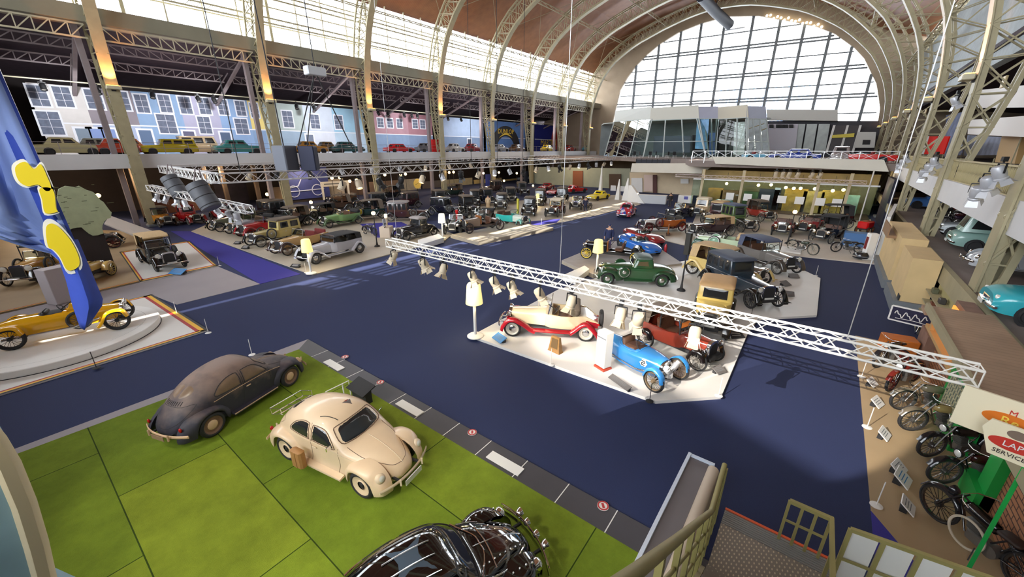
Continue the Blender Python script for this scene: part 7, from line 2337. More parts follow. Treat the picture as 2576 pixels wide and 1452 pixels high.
# terrace cars
postwar('van', 'pale teal van on the right-hand terrace', Vector((7.5, 29.6, 2.2)), math.pi, (150, 186, 178), kind='van', L=4.2, W_=1.75, H=1.85, wcol=(220, 220, 214))
beetle('saloon_car', 'pale grey rounded saloon car on the right-hand terrace', Vector((7.1, 24.8, 2.2)), math.pi, (196, 200, 206))
postwar('saloon_car', 'turquoise saloon car on the right-hand terrace nearest the stairs', Vector((6.6, 17.9, 2.2)), math.pi, (60, 186, 200), H=1.5, L=4.2, wcol=(60, 186, 200))
postwar('saloon_car', 'blue saloon car far along the right-hand terrace', Vector((7.4, 49, 2.2)), math.pi, (70, 120, 190), H=1.4, L=3.8)
postwar('microcar', 'small white bubble-like car on the right-hand terrace', Vector((6.9, 33.6, 2.2)), math.pi, (206, 212, 216), L=2.6, W_=1.3, H=1.3)
for i, (x, y, c_) in enumerate(((6.3, 37.0, (60, 40, 60)), (6.6, 38.6, (90, 40, 44)), (6.3, 40.4, (40, 40, 46)), (7.2, 42.5, (150, 60, 50)))):
 motorcycle('%s small motorcycle of the terrace row counted from the white bubble-like car' % ORD[i+1], None, None, 2.2, c_, fix=((x, y, 2.2), math.pi+0.2*i), rimc=(120, 120, 120))
t = thing('side_panel', 'pale yellow signboard behind the terrace motorcycles', 'signboard', (9.5, 41, 2.2))
MB().bx(0, 0.1, -2, 2, 0.2, 1.7).build('board', mat('pale_yellow', srgb(226, 214, 130), 0.6), t)
MB().bx(0, 0.1, -2, -1.9, 0, 0.2).bx(0, 0.1, 1.9, 2, 0, 0.2).build('leg', STEEL, t)
for i, (y, w_) in enumerate(((20.5, 2.2), (26, 2.4), (31, 2.0))):
 t = thing('info_board', '%s white information board from the stairs at the back of the terrace' % ORD[i+1], 'information board', (10.0, y, 2.2), 0, 'boards on the terrace')
 MB().bx(0, 0.08, -w_/2, w_/2, 0.3, 1.9).build('board', WHITEP, t)
 for s in (1, -1):
  MB().bx(0, 0.08, s*w_*0.45-0.04, s*w_*0.45+0.04, 0, 0.3).build('leg', STEEL, t)
 MB().bx(-0.01, 0, -w_*0.35, w_*0.35, 1.0, 1.7).build('picture', mat('board_pic_%d' % i, srgb(*[(90, 70, 60), (110, 130, 130), (130, 90, 70)][i]), 0.5, 0, 0.5, 3), t)
# ================================================================ RIGHT GALLERY
BAL = mat('balustrade_paint', srgb(186, 172, 128), 0.5, 0, 0.05, 2)
for i in range(6):
 y0 = 3.5+i*9.4
 t = thing('balustrade', '%s length of olive lattice balustrade along the right gallery from the stairs' % ORD[i+1], 'balustrade', (5.15, y0, 5.4), 0, 'balustrades of the right gallery')
 MB().bx(-0.04, 0.04, 0, 9.3, 1.0, 1.07).bx(-0.03, 0.03, 0, 9.3, 0.0, 0.06).build('rail', BAL, t)
 mb = MB()
 for k in range(46):
  y = 0.1+k*0.2
  mb.bar((0, y, 0.05), (0, y+0.2, 1.0), 0.025)
  mb.bar((0, y+0.2, 0.05), (0, y, 1.0), 0.025)
 mb.build('lattice', BAL, t)
def quadpanel(name, label, cat, pts, X, m, th=0.1):
 P = [AX(px, py, X) for px, py in pts]
 b0 = P[0].copy()
 n = len(P)
 mb = MB()
 mb.add([p-b0 for p in P]+[p-b0+Vector((th, 0, 0)) for p in P], [tuple(range(n)), tuple(range(2*n-1, n-1, -1))]+[(k, (k+1) % n, n+(k+1) % n, n+k) for k in range(n)])
 o = mb.build(name, m)
 o.location = b0
 lo = min(P, key=lambda p: p.z)
 if lo.z > 5.4:
  for y in (min(p.y for p in P)+0.2, max(p.y for p in P)-0.2):
   MB().bx(0.02, 0.08, y-b0.y-0.03, y-b0.y+0.03, 5.3-b0.z, lo.z-b0.z+0.3).build('leg', STEEL, o)
 return tag(o, label, cat)
RX = 8.5
quadpanel('signboard', 'bright red hanging panel between the right arch ribs', 'panel', [(2338, 343), (2388, 343), (2372, 388), (2324, 388)], RX, mat('bright_red_panel', srgb(226, 34, 20), 0.9, spec=0.1))
quadpanel('signboard', 'narrow white panel beside the bright red one', 'panel', [(2326, 340), (2337, 343), (2322, 388), (2306, 386)], RX+0.05, WHITEP)
WHT = mat('white_upper_band', srgb(240, 236, 232), 0.6)
quadpanel('white_band', 'upper white panel band at the top right behind the ribs', 'panel', [(2452, 228), (2600, 212), (2600, 270), (2440, 272)], 8.6, WHT, 0.3)
quadpanel('white_band', 'lower white panel band at the top right behind the ribs', 'panel', [(2436, 302), (2600, 290), (2600, 346), (2434, 338)], 8.4, WHT, 0.3)
quadpanel('street_picture', 'pale blue street picture panel under the white bands at the right', 'picture panel', [(2380, 290), (2432, 280), (2420, 390), (2376, 395)], 12.5, mat('pale_street_picture', srgb(150, 160, 196), 0.6, 0, 0.35, 0.8))
quadpanel('street_picture', 'grey vehicle picture panel beside the tan pillar at the right', 'picture panel', [(2434, 340), (2520, 345), (2512, 390), (2424, 392)], 12.0, mat('grey_street_picture', srgb(140, 146, 166), 0.6, 0, 0.5, 0.8))
quadpanel('tan_pillar', 'square tan pillar at the right edge under the white bands', 'pillar', [(2522, 336), (2572, 336), (2552, 412), (2502, 408)], 10.0, mat('tan_pillar_paint', srgb(190, 154, 100), 0.6), 0.6)
for i, (px, py, X, lab) in enumerate(((2526, 206, 6.6, 'nearest'), (2398, 254, 6.6, 'second'), (2328, 283, 6.5, 'third'), (2284, 300, 6.4, 'farthest'))):
 p = AX(px, py, X)
 s = 0.55
 t = thing('cream_box', '%s cream square box fixed on the right arch ribs' % lab, 'box', p, 0, 'cream boxes on the right ribs')
 MB().rbox((0, 0, 0), (0.12, 0.55, 0.62), 0.03).build('box', mat('cream_box_paint', srgb(226, 206, 158), 0.5), t)
 MB().bx(-0.07, -0.06, -0.03, 0.03, 0.12, 0.18).build('lock', BRASS, t)
SX = spot_proto(LAMPG, True, None, 1.3)
i = 0
for X, y, z, n_ in ((4.5, 33.4, 6.3, 3), (4.5, 46, 6.3, 3), (4.5, 58.5, 6.2, 2), (4.45, 20.9, 6.2, 3), (4.5, 33.4, 9.4, 1)):
 for k in range(n_):
  i += 1
  lab = '%s silver spotlight of the %s on the %s right arch rib' % (['upper', 'middle', 'lower'][k], 'cluster' if n_ > 1 else 'single mount', {33.4: 'third nearest', 46: 'fourth nearest', 58.5: 'fifth nearest', 20.9: 'second nearest'}[y]+(' high up' if z > 9 else ''))
  loc = Vector((X-0.1-0.12*k, y-0.25+0.25*k, z+0.5-0.35*k))
  if i == 1:
   SX.location = loc
   SX.rotation_euler = (0, 0, 3.6)
   SX['label'] = lab
   SX['group'] = 'silver spotlights on the right ribs'
  else:
   dup(SX, loc, 3.4+0.5*k, lab)
# ================================================================ STAIRS AND RAILINGS IN THE FOREGROUND
OLIVE = mat('olive_rail_paint', srgb(156, 146, 92), 0.45, 0, 0.08, 3)
CHECK = mat('checker_plate', srgb(150, 140, 128), 0.45, 0.3)
_n = CHECK.node_tree
_tc = _n.nodes.new('ShaderNodeTexCoord')
_mp = _n.nodes.new('ShaderNodeMapping')
_mp.inputs['Scale'].default_value = (26, 13, 1)
_mp.inputs['Rotation'].default_value = (0, 0, 0.5)
_b = _n.nodes.new('ShaderNodeTexVoronoi')
_b.inputs['Randomness'].default_value = 0.0
_b.inputs['Scale'].default_value = 1
_r = _n.nodes.new('ShaderNodeMapRange')
_r.inputs[1].default_value, _r.inputs[2].default_value = 0.18, 0.26
_r.inputs[3].default_value, _r.inputs[4].default_value = 1, 0
_mx = _n.nodes.new('ShaderNodeMix')
_mx.data_type = 'RGBA'
_mx.inputs[6].default_value = (*srgb(140, 132, 124), 1)
_mx.inputs[7].default_value = (*srgb(206, 192, 168), 1)
_n.links.new(_tc.outputs['Object'], _mp.inputs[0])
_n.links.new(_mp.outputs[0], _b.inputs['Vector'])
_n.links.new(_b.outputs['Distance'], _r.inputs[0])
_n.links.new(_r.outputs[0], _mx.inputs[0])
_n.links.new(_mx.outputs[2], _n.nodes['Principled BSDF'].inputs['Base Color'])
t = thing('stair_landing', 'steel stair landing with checker plate and orange nosing at the bottom', 'stair landing', (0.4, 4.8, 0))
MB().bx(-0.62, 0.85, -0.75, 0.28, 1.9, 2.0).build('checker_plate', CHECK, t)
mb = MB().bx(-0.62, 0.85, 0.28, 0.56, 1.9, 1.995)
for k in range(7):
 mb.bx(-0.62, 0.85, 0.29+k*0.037, 0.305+k*0.037, 1.995, 2.003)
mb.build('ridged_strip', mat('ridged_steel', srgb(150, 152, 152), 0.4, 0.4), t)
MB().bx(-0.62, 0.85, 0.56, 0.60, 1.88, 2.006).build('nosing', mat('nosing_orange', srgb(226, 92, 44), 0.5), t)
MB().bx(-0.62, 0.85, -0.75, 0.56, 1.7, 1.9).build('frame', STEEL, t)
for x in (-0.5, 0.75):
 for y in (-0.6, 0.45):
  MB().bx(x-0.05, x+0.05, y-0.05, y+0.05, 0, 1.7).build('leg', STEEL, t)
t = thing('stair_flight', 'steel stair flight coming down from the gallery to the landing', 'stairs', (0.4, 2.1, 0))
for k in range(17):
 z = 2.2+k*0.19
 MB().bx(-0.62, 0.85, 2.05-(k+1)*0.24-0.02, 2.05-k*0.24, z-0.04, z).build('tread', CHECK, t)
for x in (-0.66, 0.87):
 MB().bar((x, 2.05, 1.95), (x, -2.0, 5.2), 0.05, 0.25).build('stringer', STEEL, t)
t = thing('stair_railing', 'olive handrail on the left of the stairs, bending level along the landing', 'railing', (-0.3, 4.2, 0))
RT = [Vector((0, -3.9, 6.1)), Vector((0, -2.98, 5.34)), Vector((0, -2.14, 4.66)), Vector((0, -0.05, 3.0)), Vector((0, 0.04, 2.97)), Vector((-0.03, 0.85, 3.0))]
MB().tube(RT, 0.032, 10).build('handrail', OLIVE, t, 60)
mb = MB()
for k in range(5):
 y = 0.02+k*0.2
 MB().bx(-0.02, 0.02, y-0.025, y+0.025, 2.0, 2.97).build('baluster', OLIVE, t)
for k in range(5):
 y = -0.3-k*0.55
 z = 3.0-0.79*(y+0.05)
 MB().bx(-0.02, 0.02, y-0.03, y+0.03, z-1.0, z-0.01).build('baluster', OLIVE, t)
for dz in (0.35, 0.65):
 MB().tube([(0, -3.9, 6.1-dz), (0, 0, 3.0-dz), (0, 0.85, 3.0-dz)], 0.016, 6).build('mid_rail', OLIVE, t, 60)
t = thing('landing_railing', 'olive railing with slim bars on the front edge of the landing', 'railing', (0.62, 5.3, 2.0))
TA_, TB_ = AY(1985, 1268, 5.3), AY(2095, 1297, 5.3)
x0, x1, zt = TA_.x-0.62, TB_.x-0.62, (TA_.z+TB_.z)/2-2.0
MB().bx(x0, x1+0.02, -0.025, 0.025, zt-0.03, zt+0.02).build('top_rail', OLIVE, t)
for k in range(4):
 x = x0+(x1-x0)*k/3
 MB().bx(x-0.016, x+0.016, -0.016, 0.016, 0, zt).build('bar', OLIVE, t)
MB().bx(x0, x1, -0.012, 0.012, zt*0.5, zt*0.5+0.025).build('mid_rail', OLIVE, t)
MB().bar((x1, 0, zt), (x1+0.02, -1.1, zt+0.02), 0.045).bar((x1+0.02, -0.5, 0), (x1+0.02, -0.5, zt), 0.035).build('return_rail', OLIVE, t)
t = thing('panelled_railing', 'olive railing with white infill panels at the lower right of the stairs', 'railing', (1.1, 4.95, 0))
A1, B1 = AY(2140, 1332, 5.0), AY(2440, 1438, 5.0)
x0, x1 = A1.x-1.1, B1.x-1.1+0.5
z0, z1 = A1.z, B1.z
zz = lambda x: z0+(z1-z0)*(x-x0)/(B1.x-1.1-x0)
MB().bar((x0, 0.05, z0), (x1, 0.05, zz(x1)), 0.045).build('top_rail', OLIVE, t)
for k in range(6):
 x = x0+(x1-x0)*k/5
 MB().bx(x-0.02, x+0.02, 0.03, 0.07, zz(x)-1.0, zz(x)).build('bar', OLIVE, t)
for k in range(5):
 xa, xb = x0+(x1-x0)*k/5+0.03, x0+(x1-x0)*(k+1)/5-0.03
 MB().loft([[(xa, 0.08, zz(xa)-0.95), (xa, 0.09, zz(xa)-0.95), (xa, 0.09, zz(xa)-0.06), (xa, 0.08, zz(xa)-0.06)], [(xb, 0.08, zz(xb)-0.95), (xb, 0.09, zz(xb)-0.95), (xb, 0.09, zz(xb)-0.06), (xb, 0.08, zz(xb)-0.06)]]).build('infill_panel', WHITEP, t)
MB().bar((x0, 0.04, z0-0.45), (x1, 0.04, zz(x1)-0.45), 0.025).build('mid_rail', OLIVE, t)
MB().bx(x0, x1, 0.0, 0.1, 0, 0.1).bx(x0-0.03, x0+0.03, 0, 0.1, 0, z0-0.95).bx(x1-0.03, x1+0.03, 0, 0.1, 0, zz(x1)-0.95).build('support', STEEL, t)
t = thing('stair_side_box', 'long grey-topped box with white edge and cream roll left of the landing', 'stair side box', (-0.85, 5.8, 0))
MB().bx(-0.25, 0.1, -1.5, 1.6, 0, 0.98).build('box', mat('side_box_grey', srgb(112, 106, 108), 0.6, 0, 0.05, 1), t)
MB().bx(-0.31, -0.25, -1.5, 1.65, 0, 1.04).bx(-0.25, 0.2, 1.6, 1.65, 0, 1.03).build('white_edge', mat('pale_blue_white_edge', srgb(214, 224, 240), 0.4), t)
MB().tube([(0.2, -1.5, 0.93), (0.2, 1.55, 0.93)], 0.11, 12).bx(0.1, 0.31, -1.5, 1.55, 0, 0.93).build('cream_roll', mat('cream_roll', srgb(208, 192, 172), 0.6), t, 40)
for i, (x, y, z, tx, ty, e, a, yc) in enumerate(((-8.6, -12.0, 14.8, 0.2, 13.0, 52000, 11, 10.3), (-14.5, -12.0, 14.8, -4.5, 12.5, 30000, 12, 9.2))):  # unseen lamps added to throw the patch of sun on the floor
 L_ = Vector((x, y, z))
 l = bpy.data.lights.new('sun_patch_beam', 'SPOT')
 l.energy = e
 l.color = (1.0, 0.93, 0.84)
 l.spot_size = R(a)
 l.spot_blend = 0.2
 l.shadow_soft_size = 0.015
 q = bpy.data.objects.new('sun_patch_beam', l)
 COL.objects.link(q)
 q.location = L_
 d = (Vector((tx, ty, 0))-L_).normalized()
 q.rotation_euler = d.to_track_quat('-Z', 'Y').to_euler()
 t = thing('sun_patch_lamp', '%s unseen black spot lamp with shutter, added for the sun patch, behind the stairs' % ('right' if i == 0 else 'left'), 'sun_patch_lamp', L_)
 e_ = (Vector((tx, yc, 0))-L_).normalized()*1.6
 sd = e_.cross(Vector((0, 0, 1))).normalized()
 up = sd.cross(e_).normalized()
 MB().loft([[e_+sd*s_, e_+sd*s_-up*0.6, e_+sd*s_-up*0.6+e_*0.01, e_+sd*s_+e_*0.01] for s_ in (-0.8, 0.8)]).build('shutter', BLACKM, t)  # added plate that cuts the beam to the near edge of the patch
 MB().tube([-d*0.1, -d*0.9], 0.22, 14).build('housing', LAMPK, t, 60)
 MB().bar(-d*0.9, (-d*0.9).xy.to_3d()+Vector((0, -1.2, 0)), 0.08).bar(e_-up*0.5, -d*0.5-up*0.2, 0.05).build('arm', BLACKM, t)
# ================================================================ LEFT GALLERY: PAINTED STREET, CARS, RAILING
MX_ = -63.9
FRW = mat('painted_window_frame', srgb(222, 224, 232), 0.7)
PANE = mat('painted_pane', srgb(96, 104, 124), 0.7, 0, 0.2, 3)
def mural(label, x0, x1, col, wins, low=None, doors=(), lowcol=None, y0=None):
 ym = lambda px: interp([(47, 203), (634, 244), (905, 275), (1078, 287), (1320, 300), (1500, 312)], px)
 a, b = AX(x0, ym(x0), MX_), AX(x1, ym(x1), MX_)
 zt = 13.2
 c0 = Vector((MX_, (a.y+b.y)/2, 6.5))
 t = thing('mural_panel', label, 'mural', c0, 0, 'panels of the painted street')
 w = abs(b.y-a.y)/2
 MB().bx(-0.1, 0, -w, w, 0, zt-6.5).build('backing', mat('mural_%d_%d_%d' % col, srgb(*col), 0.8, 0, 0.07, 0.8), t)
 if lowcol:
  MB().bx(0, 0.015, -w, w, 0, 3.0).build('lower_storey', mat('mural_%d_%d_%d' % lowcol, srgb(*lowcol), 0.8, 0, 0.07, 0.8), t)
 MB().bx(0, 0.03, -w, w, 3.0, 3.14).build('painted_cornice', FRW, t)
 for (px, py, ww, hh) in wins:
  p = AX(px, py, MX_)-c0
  o = MB().bx(0.016, 0.035, p.y-ww/2-0.13, p.y+ww/2+0.13, p.z-hh/2-0.13, p.z+hh/2+0.13).build('painted_window', FRW, t)
  m = MB()
  for i in range(2):
   for j in range(3):
    m.bx(0.035, 0.045, p.y-ww/2+i*ww/2+0.02, p.y-ww/2+(i+1)*ww/2-0.02, p.z-hh/2+j*hh/3+0.02, p.z-hh/2+(j+1)*hh/3-0.02)
  m.build('painted_panes', PANE, o)
 for (px, py, dc) in doors:
  p = AX(px, py, MX_)-c0
  o = MB().bx(0.016, 0.03, p.y-0.75, p.y+0.75, 0.2, 2.8).build('painted_door_frame', FRW, t)
  MB().bx(0.03, 0.045, p.y-0.55, p.y+0.55, 0.2, 2.6).build('painted_door', mat('door_%d_%d_%d' % dc, srgb(*dc), 0.8), o)
 return t
W0, H0 = 1.25, 1.9
mural('cream-white painted house at the near end of the street mural', 62, 200, (206, 202, 200), [(97, 241, W0, H0), (159, 244, W0, H0), (127, 310, 1.6, 2.2)])
mural('brown-grey painted house with blue doors on the street mural', 200, 325, (136, 128, 136), [(237, 250, W0, H0), (306, 254, W0, H0)], lowcol=(166, 178, 204), doors=((203, 313, (120, 134, 150)), (236, 316, (128, 148, 196)), (268, 318, (128, 148, 196))))
mural('sky blue painted house with bay window on the street mural', 325, 443, (134, 162, 196), [(357, 261, 1.1, 1.9), (415, 261, 1.1, 1.9), (420, 312, 1.7, 2.1)], doors=((360, 318, (90, 110, 140)),))
mural('lavender painted house on the street mural', 443, 540, (170, 168, 192), [(466, 265, 1.2, 1.9), (514, 267, 1.2, 1.9), (515, 315, 1.3, 2.0)], doors=((470, 318, (96, 96, 120)),))
mural('mid-blue painted house left of the yellow one on the street mural', 540, 618, (136, 164, 202), [(561, 270, 1.1, 1.8), (605, 273, 1.1, 1.8), (608, 318, 1.5, 1.9)], doors=((562, 320, (80, 96, 124)),))
mural('narrow yellow painted house on the street mural', 618, 652, (226, 206, 130), [(640, 278, 1.0, 1.8)], lowcol=(130, 156, 190))
mural('grey-green painted house behind the second rib on the street mural', 652, 758, (168, 180, 178), [(724, 300, 1.4, 2.2)], lowcol=(150, 170, 190))
mural('pale painted house with white ground floor on the street mural', 758, 832, (190, 200, 214), [(792, 306, 1.4, 2.0)], lowcol=(206, 212, 224), doors=((778, 340, (110, 120, 140)),))
mural('pale turquoise painted house at the end of the street mural', 832, 912, (150, 190, 214), [(852, 308, 1.4, 2.0)], lowcol=(176, 198, 216))
mural('pink brick painted shop row on the street mural', 930, 1024, (172, 134, 144), [(957, 309, 1.2, 1.5), (981, 310, 1.2, 1.5), (1005, 311, 1.2, 1.5)], lowcol=(128, 150, 180))
mural('darker pink brick painted shop on the street mural', 1024, 1085, (158, 114, 124), [(1044, 312, 1.2, 1.5), (1063, 313, 1.2, 1.5)], lowcol=(120, 140, 170))
mural('pale blue painted street corner beyond the pink shops', 1110, 1215, (166, 184, 212), [], lowcol=(120, 140, 170), doors=((1180, 335, (60, 66, 84)),))
t = mural('sky blue backdrop panel carrying the black advertising arch', 1222, 1322, (90, 130, 190), [])
cy = AX(1272, 350, MX_)-t.location
mb = MB()
P0 = [(0.03, cy.y+5.6*math.cos(a), 0.6+5.2*math.sin(a)) for a in [math.pi*k/20 for k in range(21)]]
P1 = [(0.03, cy.y+3.4*math.cos(a), 0.6+2.9*math.sin(a)) for a in [math.pi*k/20 for k in range(21)]]
mb.loft([[a, b, (0.1, b[1], b[2]), (0.1, a[1], a[2])] for a, b in zip(P0, P1)])
o = mb.build('black_arch', BLACKM, t)
YT = mat('advert_yellow', srgb(240, 206, 60), 0.6)
curve_text('DUNLOP', 1.5, (0.12, cy.y, 4.5), TX, YT, t, 'lettering', 0.01)
MB().loft([[(0.12, cy.y-2.6+0.26*k, 3.1+0.7*math.sin(math.pi*k/20)), (0.12, cy.y-2.6+0.26*k, 3.1+1.1*math.sin(math.pi*k/20)), (0.13, cy.y-2.6+0.26*k, 3.1+1.1*math.sin(math.pi*k/20)), (0.13, cy.y-2.6+0.26*k, 3.1+0.7*math.sin(math.pi*k/20))] for k in range(21)]).build('yellow_swoosh', YT, t)
t = mural('navy advertising panel with yellow capital letters and red disc', 1346, 1418, (30, 40, 130), [])
cw = AX(1380, 340, MX_)-t.location
MB().lathe([(0.001, 0.03), (3.0, 0.03), (3.0, 0)], 28, (0, cw.y+4.5, 3.4), 'x').build('red_disc', REDF, t)
curve_text('MARTINI', 2.0, (0.06, cw.y, 2.2), TX, YT, t, 'lettering', 0.01)
# lamps on the rail above the mural
SM = spot_proto(LAMPK, False, LENS, 1.7)
for i, (px, py) in enumerate(((107, 215), (247, 232), (385, 245), (500, 255), (540, 258), (745, 262), (790, 270), (952, 287), (976, 288), (1017, 290), (1036, 291), (1050, 292), (1127, 298), (1160, 300))):
 p = AX(px, py, -60.5)
 lab = '%s black lamp from the near end on the rail above the street mural' % ORD[i+1]
 if i == 0:
  SM.location = (-60.5, p.y, 13.15)
  SM['label'] = lab
  SM['group'] = 'lamps along the street mural'
  SM.rotation_euler = (0, 0, math.pi)
 else:
  dup(SM, (-60.5, p.y, 13.15), math.pi+0.4*math.sin(i*2.1), lab)
def gcar(label, px, col, kind='saloon', L=4.4, H=1.5, X=-54.2, dir=1, py=386, **k):
 y = AX(px, py, X).y
 return postwar('vintage_car' if False else 'saloon_car', label, Vector((X, y, 6.5)), math.pi/2*dir, col, kind=kind, L=L, H=H, **k)
gcar('cream-olive rounded saloon nearest on the left gallery', 178, (186, 176, 134))
gcar('dull grey saloon behind the cream-olive one on the left gallery', 258, (140, 140, 128), X=-56.5)
gcar('red and white small car left of the first rib foot on the left gallery', 298, (186, 70, 50), L=3.4, topcol=(230, 210, 170))
gcar('cream small car painted as orange-lit right of the first rib foot on the left gallery', 346, (206, 130, 90), L=3.0, X=-55)  # orange light on a cream car put into its paint colour
gcar('mustard yellow estate car on the left gallery', 428, (196, 180, 36), 'estate', L=4.7, H=1.5, dir=-1)
gcar('cream van-like saloon turned out behind the mustard estate', 505, (214, 196, 160), 'van', L=3.8, H=1.9, X=-57.2)
gcar('teal green long saloon on the left gallery', 604, (60, 132, 130), L=4.9)
gcar('orange saloon behind the loudspeakers on the left gallery', 782, (196, 140, 56), L=4.4, X=-55)
gcar('olive brown saloon after the orange one on the left gallery', 828, (120, 96, 60), L=3.8, X=-56)
gcar('dark teal saloon left of the third rib foot on the left gallery', 876, (40, 84, 86), L=4.6)
gcar('bright red long sports saloon on the left gallery', 1005, (206, 34, 44), 'saloon', L=5.0, H=1.3, X=-54)
gcar('grey saloon beyond the bright red one on the left gallery', 1075, (110, 112, 118), X=-55)
gcar('white small saloon after the fourth rib foot on the left gallery', 1145, (222, 222, 220), L=3.8)
gcar('dark red saloon before the black advertising arch', 1190, (140, 36, 44), L=4.2)
gcar('silver saloon under the black advertising arch', 1258, (180, 184, 190), L=4.2, X=-55)
gcar('brown saloon right of the black advertising arch', 1300, (120, 90, 60), L=4.2)
gcar('yellow saloon in front of the navy advertising panel', 1378, (220, 190, 40), L=4.4)
gcar('red saloon right of the navy advertising panel', 1432, (180, 44, 40), L=4.4)
gcar('pale turquoise saloon near the far end of the left gallery', 1478, (120, 190, 200), L=4.4)
o = MB().bx(-0.1, 0.1, -0.9, 0.9, 0, 1.9).build('red_cabinet', mat('cabinet_red', srgb(220, 24, 28), 0.5))
q = AX(1099, 375, -51.6)
o.location = (-51.75, q.y, 6.62)
tag(o, 'bright red cabinet by the fourth rib on the left gallery railing', 'cabinet')
for i in range(8):
 y0, y1 = ([-4.2]+RIBY)[i]+0.6, RIBY[i]-0.6
 t = thing('gallery_railing', 'thin steel railing of the %s bay of the left gallery' % nm[i], 'railing', (-51.15, (y0+y1)/2, 6.6), 0, 'railings of the left gallery')
 w = (y1-y0)/2
 for z in (0.5, 1.0):
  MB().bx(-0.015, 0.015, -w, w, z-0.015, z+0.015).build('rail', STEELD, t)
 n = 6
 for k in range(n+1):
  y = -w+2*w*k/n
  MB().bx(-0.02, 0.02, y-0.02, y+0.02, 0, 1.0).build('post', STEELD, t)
# ================================================================ UNDER THE LEFT GALLERY
quad = [(562, 490, 660), ]
def backdrop(label, x0, x1, ytop, ybot, X, m, nmx='backdrop_panel', cat='backdrop panel'):
 a, b = AX(x0, ybot, X), AX(x1, ybot, X)
 z1 = min(5.2, AX((x0+x1)/2, ytop, X).z)
 o = MB().bx(-0.06, 0.06, -(abs(b.y-a.y))/2, abs(b.y-a.y)/2, 0, z1).build(nmx, m)
 o.location = (X, (a.y+b.y)/2, 0)
 return tag(o, label, cat)
backdrop('dark blue-black curtain backdrop behind the left row of cars', 560, 640, 460, 560, -62, mat('dark_curtain', srgb(36, 32, 44), 0.9, 0, 0.4, 1.2))
backdrop('reddish brown hoarding under the near end of the left gallery', 395, 520, 500, 560, -60, mat('reddish_boards', srgb(104, 66, 50), 0.7, 0, 0.2, 1))
backdrop('grey-brown painted garage front with shutter under the left gallery', 690, 732, 470, 560, -52.9, mat('garage_front', srgb(128, 112, 96), 0.8, 0, 0.1, 1))
t = thing('car_mural', 'blue mural with a white line drawing of an old car under the left gallery', 'mural', (-58, AX(772, 490, -58).y, 0))
yw = 3.4
MB().bx(-0.08, 0, -yw, yw, 0.4, 4.6).build('board', mat('mural_navy', srgb(58, 70, 140), 0.7, 0, 0.15, 1), t)
mb = MB()
LB = mat('mural_line', srgb(186, 198, 236), 0.7)
for cy_ in (-1.7, 1.6):
 mb.tube([(0.03, cy_+0.75*math.cos(a), 1.5+0.75*math.sin(a)) for a in [2*math.pi*k/20 for k in range(20)]], 0.07, 5, True)
mb.tube([(0.03, -2.6, 1.9), (0.03, -1.0, 2.2), (0.03, -0.4, 3.2), (0.03, 1.6, 3.3), (0.03, 2.4, 2.2), (0.03, 2.6, 1.6), (0.03, -2.4, 1.5)], 0.08, 5)
mb.build('car_drawing', LB, t)
MB().bx(-0.2, -0.08, -yw, yw, 0, 0.4).build('foot', WALLD, t)
for i, (x0, x1, yt, c_, lab) in enumerate(((812, 872, 450, (196, 186, 172), 'cream shop front with white name board'), (876, 930, 455, (90, 70, 60), 'brown stall back wall'), (935, 1010, 455, (116, 96, 84), 'brown-grey stall back wall'), (1012, 1062, 450, (150, 146, 140), 'grey workshop back wall'), (1066, 1112, 455, (80, 76, 76), 'dark workshop back wall'), (1116, 1190, 450, (140, 134, 114), 'khaki stall back wall'), (1194, 1262, 450, (166, 148, 100), 'ochre stall back wall'), (1264, 1300, 450, (196, 174, 120), 'tan picture wall'), (1302, 1352, 445, (190, 198, 208), 'pale blue-grey wall panel'))):
 backdrop('%s under the left gallery' % lab, x0, x1, yt, 520, -60, mat('stall_%d' % i, srgb(*c_), 0.8, 0, 0.15, 0.8), 'stall_wall', 'stall wall')
p = AX(842, 462, -58)
t = thing('name_board', 'long white name board over the cream shop front under the left gallery', 'sign', (p.x, p.y, p.z))
MB().bx(0, 0.1, -2.2, 2.2, -0.35, 0.35).build('board', WHITEP, t)
MB().bx(0.1, 0.11, -1.7, 1.7, -0.08, 0.08).build('line_of_lettering', GREYP, t)
for s in (1, -1):
 MB().bx(0, 0.1, s*2.0-0.15, s*2.0+0.15, -p.z, -0.35).build('post', WHITEP, t)
p = AX(1050, 462, -57)
t = thing('round_sign', 'round yellow sign with slanting dark stroke under the left gallery', 'sign', (p.x, p.y, p.z))
MB().lathe([(0.001, 0.05), (0.85, 0.05), (0.85, 0)], 24, axis='x').build('disc', mat('disc_yellow', srgb(230, 206, 110), 0.5), t)
MB().bar((0.06, -0.5, -0.15), (0.06, 0.5, 0.2), 0.12, 0.02).build('stroke', BLACKM, t)
MB().bx(-0.1, 0, -0.08, 0.08, -p.z, -0.8).build('post', BLACKM, t)
p = AX(1225, 452, -58)
for i, (x, y_, c_) in enumerate(((1238, 475, (40, 60, 150)), (1340, 470, (60, 66, 80)))):
 q = AX(x, 505, -50)
 o = MB().bx(-0.05, 0.05, -0.7, 0.7, 0, 2.6).build('banner_stand', mat('banner_%d' % i, srgb(*c_), 0.6))
 o.location = (-50.9-i, q.y, 0)
 tag(o, ('deep blue' if i == 0 else 'slate grey')+' upright banner stand at the edge of the left gallery', 'banner')
